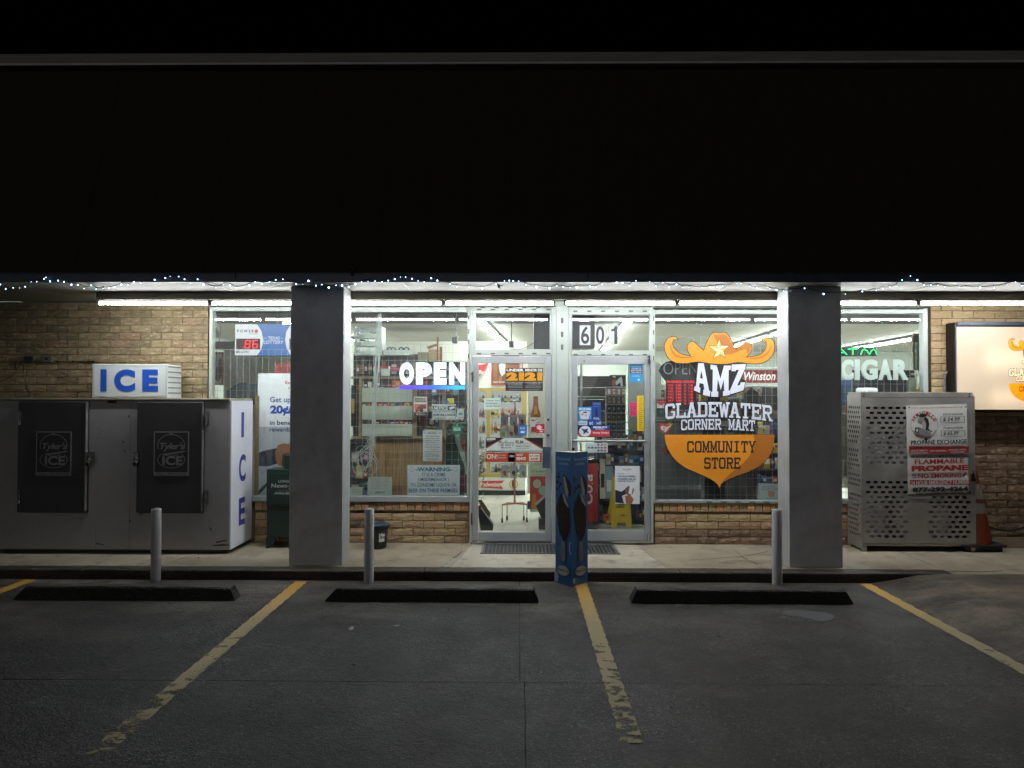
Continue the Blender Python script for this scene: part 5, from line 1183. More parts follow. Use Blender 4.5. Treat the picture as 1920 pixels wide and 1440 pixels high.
sg.poly([(484, 849), (500, 844), (520, 840), (534, 838), (536, 866), (520, 869), (505, 874), (484, 874)], '151b30')
sg.poly([(516, 846), (522, 834), (532, 831), (545, 833), (560, 838), (566, 852), (558, 868), (540, 875), (522, 873), (517, 862)], '9c6a45'); sg.poly([(530, 852), (545, 848), (560, 855), (560, 880), (528, 874)], '5a2d22')
sg.poly([(484, 921), (492, 912), (500, 905), (500, 913), (490, 923), (484, 928)], '1c1d22')
sg.build('fuel_rewards_poster', 'large white poster Get up to 20 cents in benefits, in the window beside the pillar', 'poster')
pbox('wood_board', 477, 742, 485, 929, .06, .02, mat('card_brown', '8b6f45', .7, nz=.2), None, label='narrow brown board edge between the freezer and the big poster', cat='board')
pbox('red_card', 515, 680, 600, 705, .16, .01, mat('card_red', '9c3a38', .5), None, label='red advertising card above the big white poster', cat='sign')
sg = Sign(1.5, .02); sg.panel(399, 660, 418, 722, 'a5342c'); sg.rect(401, 663, 416, 719, 'cfc6b4'); sg.poly([(405, 690), (410, 675), (416, 668), (416, 705), (408, 719), (404, 710)], '33343a'); sg.build('framed_picture', 'red framed picture on the inner wall seen through the lottery window', 'picture')
t = thing('inner_cabinet', 'pale green partition behind the lottery window', 'partition', (X(500, 1.6), 1.65, 0)); pbox('panel', 418, 655, 640, 990, 1.6, .05, mat('partition_green', 'c4cfbe', .6), t)
sg = Sign(1.3, .02); sg.quadpanel([(425, 732), (445, 719), (462, 716), (462, 760), (425, 760)], '2a6a8c'); sg.rect(466, 720, 482, 760, '30789c'); sg.frame(465, 718, 483, 760, 1.4, 'b9c6c8'); sg.build('blue_poster', 'blue poster with white frame low behind the lottery window', 'poster')
t = thing('security_camera', 'grey bullet camera hanging inside the lottery window', 'camera', (X(406, .5), .5, Z(630, .5)))
x, z = at(405, 622, .5); mb = MB(); mb.cyl((x, .5, z+.2), (x, .5, z+.02), .008); mb.build('stalk', WIRE, t); mb = MB(); mb.cyl((x-.02, .48, z+.04), (x+.045, .42, z-.05), .03, 0, 12, .036); mb.build('body', mat('camera_shell', '9a9c9a', .4), t, smooth=True)
pbox('clutter_box', 400, 640, 440, 654, 1.2, .2, mat('card_grey', '8b8d88', .6), None, label='grey box on the ledge beneath the hanging camera', cat='box')
x, z = at(417, 628, .4); mb = MB(); mb.tube([(x, .3, z+.2), (x+.02, .3, z+.02), (x+.012, .3, z-.05), (x-.02, .3, z-.17), (x-.03, .3, z-.36)], .003); mb.build('dangling_cord', BLACK, None, 'thin dark cord dangling behind the lottery window', 'cord')

# --- shop fittings: open shelving full of goods
PAL = ['a32a26', '27457f', 'c49a2c', '2c6a42', 'b7b9b4', '5a2a6a', 'c4622c', '23262c', '7fa7b8', '8c5a3a', 'c94f7c', '3a7fa8', 'd4d0bc', '54585a', '6a1f24', 'e0c64a']
goods_n = 0
ROWS = {}
ORD = ('first', 'second', 'third', 'fourth', 'fifth', 'sixth', 'seventh', 'eighth', 'ninth', 'tenth', 'eleventh', 'twelfth', 'thirteenth', 'fourteenth', 'fifteenth', 'sixteenth', 'seventeenth', 'eighteenth', 'nineteenth', 'twentieth')+tuple('%dth' % i for i in range(21, 90))
def goods(px0, px1, py0, py1, Y, grp, what, wpx=6, seed=0, pal=None, dep=.06, gap=.6, var=.3, kindm='box'):
    "a row of separate packets standing on a shelf"
    global goods_n
    rnd = random.Random(seed); x = px0; k = 0; rw = ROWS[what[1]] = ROWS.get(what[1], -1)+1
    names = {'a32a26': 'red', '27457f': 'blue', 'c49a2c': 'mustard', '2c6a42': 'green', 'b7b9b4': 'grey white', '5a2a6a': 'purple', 'c4622c': 'orange', '23262c': 'black', '7fa7b8': 'pale blue', '8c5a3a': 'brown', 'c94f7c': 'pink', '3a7fa8': 'bright blue', 'd4d0bc': 'cream', '54585a': 'dark grey', '6a1f24': 'dark red', 'e0c64a': 'yellow'}
    while x < px1-wpx*.5:
        w_ = wpx*rnd.uniform(1-var, 1+var); e = min(px1, x+w_); c = rnd.choice(pal or PAL); h = (py1-py0)*rnd.uniform(.65, 1)
        a = at(x, py1, Y); b = at(e-gap, py1-h, Y); mb = MB(); bm_ = [pc(c), pc(rnd.choice(['d8d8d0', 'c49a2c', '23262c', 'a32a26', 'dfe4e6']))]
        if kindm == 'bottle':
            r = (b[0]-a[0])/2; cx = (a[0]+b[0])/2; H_ = b[1]-a[1]
            mb.lathe(cx, Y+r, [(r*.9, a[1]), (r, a[1]+H_*.1), (r, a[1]+H_*.58), (r*.4, a[1]+H_*.8), (r*.36, a[1]+H_*.9)], 0, 8); mb.cyl((cx, Y+r, a[1]+H_*.9), (cx, Y+r, b[1]), r*.42, 1, 6)
            mb.cyl((cx, Y+r, a[1]+H_*.22), (cx, Y+r, a[1]+H_*.5), r*1.03, 1, 8, caps=False)
        elif kindm == 'bag':
            H_ = b[1]-a[1]; xm = (a[0]+b[0])/2; W_ = (b[0]-a[0])/2
            mb.add([(xm-W_, Y+.02, a[1]), (xm+W_, Y+.02, a[1]), (xm+W_*.9, Y-.005, a[1]+H_*.5), (xm+W_, Y+.02, b[1]), (xm-W_, Y+.02, b[1]), (xm-W_*.9, Y-.005, a[1]+H_*.5), (xm, Y+.045, a[1]+H_*.5)], [(0, 1, 2, 5), (5, 2, 3, 4), (0, 5, 6), (5, 4, 6), (4, 3, 6), (3, 2, 6), (2, 1, 6), (1, 0, 6)])
            mb.poly([(xm-W_*.6, a[1]+H_*.55), (xm+W_*.6, a[1]+H_*.55), (xm+W_*.6, a[1]+H_*.8), (xm-W_*.6, a[1]+H_*.8)], Y-.008, 1)
        else:
            mb.box(a[0], b[0], Y, Y+dep, a[1], b[1]); H_ = b[1]-a[1]; W_ = b[0]-a[0]; f = rnd.uniform(.15, .4)
            mb.poly([(a[0]+W_*.15, a[1]+H_*f), (b[0]-W_*.15, a[1]+H_*f), (b[0]-W_*.15, a[1]+H_*(f+.35)), (a[0]+W_*.15, a[1]+H_*(f+.35))], Y-.001, 1)
        mb.build(what[0], bm_, None, '%s %s, %s row, %s along' % (names.get(c, 'coloured'), what[1], ('top' if rw == 0 else ORD[rw]), ORD[k]), what[2], grp); x = e; goods_n += 1; k += 1
def shelf_unit(name, lab, px0, px1, Y, dep, rows, m, top, bot, post=3, back=None, cat='shelving'):
    t = thing(name, lab, cat, (X((px0+px1)/2, Y), Y, Z(bot, Y)))
    for r_ in rows: pbox('shelf', px0+post+.3, r_, px1-post-.3, r_+2.2, Y, dep, m, t)
    pbox('upright', px0, top, px0+post, bot, Y, dep, m, t); pbox('upright', px1-post, top, px1, bot, Y, dep, m, t)
    if back: pbox('back_panel', px0+post+.3, top, px1-post-.3, bot, Y+dep+.002, .01, back, t)
    return t
DKS = mat('dark_shelf', '24262b', .5); WHS = mat('white_shelf', 'c2c7c2', .4)
# OPEN window: dark shelving at the back, wooden counter with boards before it
shelf_unit('dark_shelving', 'tall dark shelving behind the OPEN sign window', 662, 790, .75, .3, (668, 702, 735), DKS, 664, 880, 3, mat('shelf_back', '34363b', .7))
shelf_unit('dark_shelving', 'shorter dark shelving right behind the letters E and N', 792, 874, .78, .3, (680, 708, 742), DKS, 678, 760, 3, mat('shelf_back', '34363b', .7))
goods(796, 870, 684, 707, .81, 'dark packets behind the letters E and N', ('packet', 'packet on the short dark shelving', 'packet'), 9, 13, ['23262c', '54585a', '6a1f24', '27457f'])
goods(796, 870, 713, 741, .81, 'dark packets behind the letters E and N', ('packet', 'packet on the short dark shelving', 'packet'), 8, 14, ['23262c', '54585a', '8c5a3a', '7fa7b8', 'a32a26'])
goods(668, 786, 675, 701, .80, 'dark packets on the tall dark shelving', ('packet', 'packet on the dark shelving behind the OPEN sign', 'packet'), 8, 3, ['23262c', '54585a', 'b7b9b4', '23262c', '8c5a3a'])
goods(668, 786, 712, 734, .80, 'dark packets on the tall dark shelving', ('packet', 'packet in the dark shelving under those', 'packet'), 9, 4, ['23262c', 'a32a26', '54585a', 'b7b9b4', '6a1f24'])
t = thing('wooden_counter', 'wooden counter frame with plywood front under the OPEN sign', 'counter', (X(750, .42), .5, 0))
pbox('rail', 658, 706, 876, 710.5, .40, .05, WOODR, t); pbox('post', 672.5, 711, 678, 818, .40, .05, WOODR, t); pbox('post', 773, 730, 781, 818, .40, .05, WOODR, t); pbox('post', 829, 730, 834, 818, .40, .05, WOODR, t)
pbox('rail', 658, 818.5, 835, 823, .38, .07, WOODR, t)
for a, b in ((692, 727.5), (727.9, 765), (765.4, 800), (800.4, 834)): pbox('plywood', a, 823.5, b, 1000, .42, .02, WOODP, t)
for k, (a, b) in enumerate(((727, 754), (761, 787), (795, 818))):
    t2 = thing('pale_board', '%s pale green board leaning behind the cables in the counter' % ('upper', 'middle', 'lowest')[k], 'board', (X(725, .36), .38, Z(b, .36)), group='pale boards in the counter'); pbox('board', 678.5, a, 773, b, .36, .015, BOARD, t2)
goods(679, 772, 755, 761, .37, 'small packs between the pale boards', ('small_pack', 'small pack in the slot between two pale boards', 'packet'), 8, 5, ['5a2a6a', 'a32a26', 'c4622c', '27457f', 'e0c64a', '2c6a42', 'd4d0bc'], .03)
goods(679, 772, 788, 795, .37, 'small packs between the pale boards', ('small_pack', 'small pack in the lower slot between pale boards', 'packet'), 9, 6, ['6a1f24', '23262c', '5a2a6a', '54585a'], .03)
goods(682, 772, 712, 726, .42, 'packs on the counter rail', ('pack', 'pack under the wooden rail beside the OPEN sign', 'packet'), 9, 8, ['6a1f24', 'c4622c', '54585a', '23262c', 'd4d0bc'])
shelf_unit('magazine_rack', 'dark magazine rack at the pillar end of the OPEN window', 656, 692, .5, .3, (838, 868, 900), DKS, 824, 996, 2, mat('shelf_back'))
for i, (a, b) in enumerate(((842, 866), (872, 897), (903, 928))): goods(659, 690, a, b, .52, 'magazines in the dark rack', ('magazine', 'magazine in the dark rack behind the cables', 'magazine'), 11, 20+i)
goods(658, 672, 715, 800, .5, 'packages at the pillar edge of the window', ('package', 'tall package at the pillar edge of the OPEN window', 'package'), 12, 31, ['23262c', '2c6a42', '54585a'])
# white tray rack and low tray with lids
TR = mat('tray_plastic', 'c4d2c8', .35)
t = thing('tray_rack', 'white four tier tray rack on top of the dark shelving', 'rack', (X(690, .6), .7, Z(666, .6)))
for i, (a, b) in enumerate(((618, 634), (634.5, 649), (649.5, 666))):
    x0, z1 = at(667, a, .6); x1, z0 = at(714, b, .6); n = 24; pts = [(x0, z0), (x1, z0), (x1, z1)]
    for k in range(n, -1, -1):
        u = k/n; c = abs(math.sin(u*math.pi*2.0)); pts.append((x0+(x1-x0)*u, z1-(z1-z0)*(.1+.42*c**.5 if .04 < u < .96 else 0)))
    mb = MB(); mb.prism(pts[:-1], .6, .612); mb.build('tray_front', TR, t); pbox('tray_floor', 667, b-1.2, 714, b-.2, .613, .2, TR, t)
for a, b in ((665, 666.8), (714.2, 716)):
    x0, z1 = at(a, 612, .6); x1, z0 = at(b, 667, .6); mb = MB(); mb.box(x0, x1, .59, .83, z0, z1); mb.build('side_wall', TR, t)
pbox('back_wall', 667, 616, 714, 622, .81, .01, mat('pale_blue', 'c3cfdc', .4), t)
t = thing('low_tray', 'low white tray beside the tray rack on the dark shelving', 'tray', (X(743, .6), .7, Z(667, .6))); pbox('tray', 719, 656, 769, 666, .6, .2, TR, t)
for px, c, l in ((730, '3a3d40', 'dark'), (737, '2c7a48', 'green'), (752, '2b2e30', 'black'), (762, '33383c', 'charcoal')):
    x, z = at(px, 656, .62); mb = MB(); mb.cyl((x, .63, z), (x, .66, z), .037, 0, 20); mb.box(x-.012, x+.012, .615, .628, z, z+.02, 1); mb.build('round_pack', [pc(c), pc('c8d2cc')], None, '%s round pack standing in the low white tray' % l, 'pack', 'round packs in the low tray')
CARD = mat('cardboard', 'b09a70', .75, nz=.12)
t = thing('cardboard_box', 'open tan cardboard box on top of the shelving above the OPEN sign', 'box', (X(812, .7), .8, Z(675, .7))); pbox('carton', 803, 655, 822, 676, .7, .2, CARD, t)
x0, z0 = at(800, 650, .7); x1, z1 = at(822, 643, .7); mb = MB(); mb.prism([(x0, z0), (x1, z1), (x1, z1-.03), (x0+.02, z0-.03)], .7, .71); mb.build('flap', mat('card_inner', 'a8673f', .7), t)
pbox('cardboard_sheet', 819, 632, 822, 676, .68, .01, mat('card_inner'), None, label='upright strip of brown cardboard beside the open box', cat='cardboard'); pbox('cardboard_sheet', 824, 650, 829, 678, .68, .01, mat('card_inner'), None, label='shorter strip of brown cardboard beside the camera', cat='cardboard')
pbox('carton', 783, 660, 802, 678, .72, .2, mat('carton_olive', '8d8a68', .7), None, label='olive carton next to the open cardboard box', cat='box')
t = thing('security_camera', 'grey dome camera hanging from the ceiling above the OPEN sign', 'camera', (X(855, .9), .9, Z(648, .9))); x, z = at(855, 632, .9)
mb = MB(); mb.cyl((x, .9, z), (x, .9, ZC), .008); mb.box(x-.03, x+.03, .87, .93, z-.002, z+.012); mb.build('mount', WIRE, t); mb = MB(); mb.box(x-.045, x+.02, .84, .92, z-.08, z-.005); mb.build('body', mat('camera_dark', '50545a', .4), t, bevel=.01)
# cables
rnd = random.Random(5); mb = MB()
CW = mat('white_cable', 'ccd4ce', .5)
t = thing('cable_bundle', 'thick bundle of pale cables hanging down behind the glass', 'cables', (X(703, .2), .2, Z(840, .2)))
for i in range(15):
    p = []; sx_ = rnd.uniform(-4, 4); ph = rnd.uniform(0, 6); y = .2+rnd.uniform(-.03, .03)
    for k in range(22):
        py = 584+(835+rnd.uniform(-8, 8)-584)*k/21; cx = 712-(py-584)*.055; cx += sx_*(.6+.8*abs(math.sin((py-584)/60)))+1.6*math.sin(py/17+ph); p.append((at(cx, py, y)[0], y, at(cx, py, y)[1]))
    mb = MB(); mb.tube(p, .0033, n=4); mb.build('cable', CW, t)
for i in range(13):
    p = []; y = .17+rnd.uniform(-.02, .03); ph = rnd.uniform(0, 6.28); a = rnd.uniform(10, 24); b = rnd.uniform(14, 30); cx0 = rnd.uniform(676, 694); cy0 = rnd.uniform(850, 893); st = (rnd.uniform(693, 703), rnd.uniform(812, 835))
    for k in range(26):
        u = k/25; an = ph+u*5.5; q = (cx0+a*math.cos(an)*(.7+.3*u), cy0+b*math.sin(an)*(1-.2*u)); w_ = min(1, u*3); px = st[0]*(1-w_)+q[0]*w_; py = st[1]*(1-w_)+q[1]*w_; px = max(658, px); py = min(926, py); p.append((at(px, py, y)[0], y, at(px, py, y)[1]))
    mb = MB(); mb.tube(p, .0033, n=4); mb.build('cable', CW, t)
p = [(695, 830), (702, 850), (706, 875), (706, 893), (700, 905), (686, 913), (672, 917)]
mb = MB(); mb.tube([(at(a, b, .09)[0], .09, at(a, b, .09)[1]) for a, b in p], .0026, n=4); mb.build('cable', CW, t)
# OPEN led sign
OY = .045; t = thing('open_led_sign', 'lit white OPEN letters over a blue light bar in the window', 'sign', (X(811, OY), OY, Z(730, OY)))
sg = Sign(OY, .012); OW = em('dff2ff', 1.6)
for ch, a, b in (('O', 749, 775.5), ('P', 780, 809), ('E', 813.5, 837), ('N', 842, 872)):
    vs, fs = glyphs(ch, .075); y = sg.y(); k = sg.mi(OW); q = []
    for u, v in vs: x_, z_ = sg.P(a+u*(b-a), 721-v*(721-679.5)); q.append((x_, OY-.002, z_))
    sg.mb.add(q, fs, k); n_ = len(q); sg.mb.add([(v[0], v[1]+.02, v[2]) for v in q], [f[::-1] for f in fs], k)
sg.build('letters', None, None, t)
gm = bpy.data.materials.new('blue_light_bar'); gm.use_nodes = True; gt_ = gm.node_tree; gb = gt_.nodes['Principled BSDF']; gb.inputs['Base Color'].default_value = (.01, .01, .03, 1); gc_ = gt_.nodes.new('ShaderNodeTexCoord'); gs = gt_.nodes.new('ShaderNodeSeparateXYZ'); gr = gt_.nodes.new('ShaderNodeValToRGB'); ga = gt_.nodes.new('ShaderNodeMapRange')
gt_.links.new(gc_.outputs['Object'], gs.inputs[0]); gt_.links.new(gs.outputs['X'], ga.inputs[0]); ga.inputs['From Min'].default_value = -.37; ga.inputs['From Max'].default_value = .37; gt_.links.new(ga.outputs[0], gr.inputs[0])
e = gr.color_ramp.elements; e[0].color = (.10, .04, 1, 1); e[0].position = .2; e[1].color = (.02, .55, 1, 1); e[1].position = .9; e_ = e.new(.5); e_.color = (.03, .12, 1, 1)
gt_.links.new(gr.outputs[0], gb.inputs['Emission Color']); gb.inputs['Emission Strength'].default_value = 1.15
pbox('light_bar', 749, 723, 872.5, 730, OY-.004, .02, gm, t, bevel=.002)
pbox('backing', 747, 677, 874, 722.5, OY+.022, .003, mat('acrylic', '2a2f3c', .15), t) if False else None

# papers in the OPEN window
def paper(name, lab, Y, pts, base='d4dad4', cat='notice'):
    sg = Sign(Y, .002); (sg.panel if len(pts) == 4 and not isinstance(pts[0], tuple) else sg.quadpanel)(*((*pts, base) if not isinstance(pts[0], tuple) else (pts, base))); sg._n = (name, lab, cat); return sg
def done(sg): return sg.build(*sg._n)
s = paper('event_poster', 'small red and cream car show poster taped in the window', .03, (776, 744, 801, 780.5)); s.rect(777, 745, 800, 755, '9a968a'); s.lines(778, 746, 799, 754, 3, '4a4840', .6, 3); s.rect(777, 757, 800, 767, 'b06a58'); s.poly([(782, 764), (790, 759), (798, 760), (799, 766), (783, 767)], '77262c'); s.disc(782, 769, 4, 3.5, 'a83a2c'); s.disc(790, 769, 4, 3.5, '3c3430'); s.disc(797, 770, 3, 3, 'b7b0a0'); s.rect(776.5, 772.5, 800.5, 780, '27262a'); s.lines(778, 773, 799, 779, 2, 'b7b0a0', .5, 5); done(s)
s = Sign(.03); s.poly([(830, 746), (835, 747), (837, 750), (842, 752), (838, 755), (838, 757), (834, 756), (834, 752)], '1d4fa8'); s.panel(839, 747, 851, 756.5, 'd3cf2c'); s.text('ICE', 841, 749, 849, 751.5, '23262c', .02); s.lines(840, 752.5, 850, 755.5, 1, '23262c', .5); s.build('bird_sticker', 'blue bird sticker with a yellow tag in the window', 'sticker')
s = paper('surveillance_notice', 'white and navy NOTICE surveillance sign in the window', .03, (810, 758, 855, 787), 'd3d8d2'); s.frame(811, 759, 854, 786, .7, '27415f'); s.rect(812, 761, 853.5, 769.5, '22395a'); s.text('NOTICE', 813.5, 762, 840, 768.5, 'd3d8d2', .03, .15); s.poly([(842, 764), (851, 761.5), (853, 765), (847, 767), (844, 769), (843, 766)], 'd3d8d2'); s.text('THIS AREA UNDER 24 HOUR', 812.5, 771, 853, 773.5, '22395a', .02); s.text('SURVEILLANCE', 812.5, 775.5, 853.5, 780, '22395a', .03); s.lines(814, 781.5, 838, 785.5, 2, '5a6470', .4, 4); s.text('Smoking', 841, 782.5, 852, 785, '22395a'); done(s)
s = paper('weapon_notice', 'tall white NOTICE about possession of a weapon', .03, (793, 807, 828.5, 865), 'c9cfcb')
s.text('NOTICE', 802, 809.5, 819, 814.5, '2d4f80', .02); s.ring(797.5, 811.5, 2, 2, .8, '5a7296', 10); s.ring(824, 811.5, 2, 2, .8, '5a7296', 10)
for i, l in enumerate(('The unlicensed', 'possession of a', 'weapon on these', 'premises is a', 'felony with a', 'maximum penalty', 'of 10 years', 'imprisonment and', 'a fine not to', 'exceed $10,000.')):
    w_ = len(l)*.93; s.text(l, 811-w_, 816.3+4.15*i, 811+w_, 819+4.15*i, '2a4468', .015)
s.lines(797, 858.5, 825, 863, 2, '8496a8', .4, 6); done(s)
s = paper('liquor_warning', 'wide white WARNING sign about liquor or beer on these premises', .03, [(764, 872), (862.5, 872), (861.5, 928.5), (764, 928)], 'd2dcdf'); BLU = '2e6796'
s.text('-WARNING-', 779, 876, 848, 884, BLU, .04); s.ring(772, 880, 4, 4.5, .8, '8aa4b8', 14); s.ring(854, 880, 4, 4.5, .8, '8aa4b8', 14); s.text('IT IS A CRIME', 792, 886.5, 835, 893.5, BLU, .012); s.text('( MISDEMEANOR )', 784, 896, 842, 903.5, BLU, .012); s.text('TO CONSUME LIQUOR OR', 770, 906, 856, 913.5, BLU, .012); s.text('BEER ON THESE PREMISES.', 766.5, 916, 859.5, 923.5, BLU, .012); done(s)
s = paper('reversed_notice', 'plain white paper seen from its back, low in the window', .03, (690, 894, 735, 928.5), 'b7c2b8'); s.lines(693, 896, 731, 917, 8, '8b988e', .3, 7); s.text('CAVASGNIN', 703, 921.3, 722, 925, '4f5b58', .03); s.ring(696, 923.5, 2, 2, .7, '8b988e', 10); s.ring(729, 923.5, 2, 2, .7, '8b988e', 10); done(s)
s = paper('corner_paper', 'small curled paper in the pillar corner of the window', .035, [(656, 914), (680, 913), (679.5, 928), (656, 928.5)], 'b3bdb2'); s.lines(659, 917, 677, 925, 3, '8b988e', .3, 9); done(s)
s = paper('side_paper', 'small pale paper beside the surveillance notice', .04, (857, 766, 870, 786), 'c3d0ca'); s.disc(863.5, 776, 4, 2.6, '7a96a6'); s.lines(859, 781, 869, 784, 1, '7a8a86', .4); done(s)
sg = Sign(.028); sg.disc(857, 804, 10, 10, '1f8062', 32); sg.text('NEIGHBORHOOD', 850, 800.3, 864, 802.6, 'c9e0d6', .02); sg.text('FAVE', 851, 803, 863.5, 808, 'd9eae2', .05); sg.rect(855.5, 796, 859, 798.5, '9fc46a'); sg.build('round_sticker', 'round green FAVE sticker on the glass beside the door', 'sticker')
# dark green machine
t = thing('lottery_terminal', 'dark green terminal with slanted white edge behind the OPEN window', 'machine', (X(852, .3), .4, Z(928, .3)))
GD = mat('machine_green', '14382f', .3, nz=.15); out = [(836, 928), (835, 830), (839, 818), (846, 813), (853, 815), (860, 835), (867, 858), (872, 880), (873, 905), (870, 928)]
mb = MB(); mb.prism([at(*p, .3) for p in out], .3, .55); mb.build('shell', GD, t, bevel=.006)
ed = [(852, 816), (855.5, 815.5), (864, 836), (872, 857), (873, 868), (868, 866), (862, 850), (854, 828)]; mb = MB(); mb.prism([at(*p, .285) for p in ed], .285, .299); mb.build('edge_panel', mat('panel_grey', '8fa39b', .3), t)
pbox('red_panel', 865, 890, 875, 925, .29, .008, pc('6a1f2c'), t)
# goods along the door end of this window
shelf_unit('wire_display', 'white display shelving crowded with small goods near the door', 834, 878, 1.1, .3, (752, 772, 792, 812), WHS, 730, 930, 1.6, mat('white_back', 'd3d2c4', .6))
for i, (a, b) in enumerate(((734, 751), (756, 771), (776, 791), (796, 811), (818, 845))): goods(837, 876, a, b, 1.12, 'small goods on the white display', ('small_item', 'small item on the crowded white display near the door', 'packet'), 5.5, 40+i, None, .05)

# --- seen through the clear-transom door
CYD = 3.85
t = thing('drinks_cooler', 'long glass door drinks cooler with gold frames at the back of the shop', 'cooler', (X(930, CYD), 4.1, 0))
GOLD = mat('gold_frame', 'b39a55', .35, metal=.3, nz=.06)
pbox('kick_plate', 700, 919.5, 985, 928, CYD, .8, BLACK, t); pbox('apron', 700, 895, 985, 919, CYD, .8, mat('apron_white', 'cfcfc6', .5, nz=.08, ns=3, stretch=(1, 1, 8)), t)
pbox('top_panel', 640, 640, 988, 727, CYD, .8, mat('siding', 'd8d6ca', .5, nz=.06, ns=3, stretch=(1, 1, 12)), t); pbox('inner_back', 700, 727.4, 985, 894.5, CYD+.35, .4, em('e6e8e0', .45), t)  # inner back panel given its own glow, though no lamp
pbox('rail', 700, 727.4, 988, 733, CYD, .05, GOLD, t); pbox('rail', 700, 887, 988, 894.6, CYD, .05, GOLD, t)
for a in (700, 760, 820, 868, 912, 979): pbox('stile', a, 733.3, a+7.5 if a != 979 else 988, 886.7, CYD, .05, GOLD, t)
x0, z1 = at(700, 733, CYD+.03); x1, z0 = at(985, 887, CYD+.03); mb = MB(); mb.box(x0, x1, CYD+.026, CYD+.029, z0, z1); mb.build('door_glass', GLASS, t)
for i, py in enumerate((755, 783, 812, 841, 866)):
    for a, b in ((700, 818), (820, 910), (920, 978)): pbox('shelf', a, py, b, py+1.4, CYD+.07, .25, WHS, t)
DR_ = ['a32a26', '3a7fa8', 'c4622c', 'd4d0bc', '2c6a42', 'c49a2c', '7fa7b8', '23262c', 'c94f7c', 'e0c64a']
for i, (a, b) in enumerate(((738, 754.5), (761, 782.5), (789, 811.5), (818, 840.5), (846, 865.5), (870, 886))):
    goods(898, 911, a, b, CYD+.09, 'bottles in the drinks cooler', ('bottle', 'bottle in the cooler pane beside the door edge', 'bottle'), 5.5, 60+i, DR_, kindm='bottle', gap=.2, var=.1)
    goods(921, 978, a, b, CYD+.09, 'bottles in the drinks cooler', ('bottle', 'bottle standing in the gold framed drinks cooler', 'bottle'), 6, 70+i, DR_, kindm='bottle', gap=.2, var=.1)
sg = Sign(CYD-.004); sg.poly([(899, 902), (946, 901), (938, 908.5), (944, 917), (899, 914)], 'b3262a'); sg.text('Budweiser', 899, 903.5, 941, 912.5, 'e6e0d8', .02, .25); sg.ring(963, 908, 8.5, 9, 2.2, 'c49a3c', 20); sg.poly([(960, 900), (966, 901), (966, 914), (962, 916), (959, 909)], '5a3420'); sg.build('apron_print', None, None, t)
def poster(name, lab, Y, x0, y0, x1, y1, frame=None, base='d0ccc0'):
    s = Sign(Y, .008); s.panel(x0, y0, x1, y1, frame or base); 
    if frame: s.rect(x0+1.6, y0+1.6, x1-1.6, y1-1.6, base)
    s._n = (name, lab, 'poster'); return s
s = poster('horse_poster', 'red framed poster with a horse above the cooler', CYD-.03, 921, 664, 974, 722, 'b5352a', '5a3a26'); s.poly([(935, 684), (941, 680), (948, 683), (947, 700), (941, 706), (937, 698)], 'b9b6b2'); s.poly([(925, 680), (932, 678), (933, 720), (925, 720)], '8a5030'); s.poly([(948, 684), (972, 684), (972, 720), (946, 716)], '7c4a2c'); s.disc(938, 712, 4, 8, '8d5a34'); s.text('PROUD OF OUR', 925, 715, 946, 718, 'd8d2c6', .02); done(s)
s = poster('price_pennant', 'red triangular price pennant above the cooler', CYD-.05, 897, 684, 898, 685, None, 'b5262c'); s.poly([(890, 686), (916, 681), (908, 695), (896, 708), (890, 716)], 'b5262c'); s.text('79c', 892, 694, 907, 702, 'e8e2d8', .03, .2); done(s)
s = poster('rodeo_poster', 'red framed poster cut off by the door edge', CYD-.03, 979, 664, 1018, 700, 'b5352a', 'cfcdc4'); s.poly([(988, 680), (996, 688), (1003, 681), (1012, 684), (1014, 692), (1000, 692)], '5c4434'); done(s)
t = thing('beer_bottle_panel', 'white wall panel with a big printed beer bottle', 'panel', (X(1004, 3.0), 3.0, 0)); pbox('panel', 989, 668, 1060, 925, 3.0, .05, mat('siding'), t)
s = Sign(2.995); s.poly([(1000.5, 743), (1008.5, 743), (1009, 758), (1010, 766), (1013.5, 776), (1013.5, 812), (995, 812), (995, 776), (999, 766), (1000, 758)], '96501c'); s.rect(1000.3, 743, 1008.7, 747, '7a3a1c'); s.rect(1000.6, 756, 1008.4, 760, 'b5402c'); s.poly([(1002, 762), (1006, 762), (1008, 776), (1001, 776)], 'c98a2c'); s.rect(995, 781, 1013.5, 797, 'd6d2c8'); s.text('Budweiser', 996, 790, 1012.5, 794, '3a3a3e', .01, .2); s.poly([(999, 786), (1004, 783.5), (1009, 786), (1004, 788)], '5a5a5e'); s.rect(995, 781, 1013.5, 782.5, 'b5352a'); s.build('bottle_print', None, None, t)
s = poster('party_standee', 'pale green and red cardboard standee IT IS A PARTY', 1.6, 993.5, 868, 1030, 960, None, 'b9cfae'); s.rect(994, 893, 1030, 955, 'b33a2c'); s.text('NOW', 1002, 873, 1024, 878, 'e2e8da', .03); s.text("IT'S A PARTY", 996, 882, 1026, 886, '4f7a5c', .02); s.rect(997, 889.5, 1022, 890, '4f7a5c'); s.disc(1007, 907, 7.5, 8, 'c3cdb4'); s.disc(1007, 907, 6, 6.5, 'a9c0a0'); s.disc(1018, 920, 8, 9, '8fbfa8'); s.poly([(998, 926), (1004, 926), (1006, 938), (1007, 955), (996, 955), (997, 938)], 'c98a1c'); done(s)
pbox('blue_pack', 989, 940, 994, 955, 1.5, .06, pc('27458c'), None, label='tall blue pack beside the party standee', cat='package')
t = thing('floor_fan', 'black floor fan turned sideways near the open floor', 'fan', (X(1015, .9), .9, 0)); x, z = at(1016, 958, .9)
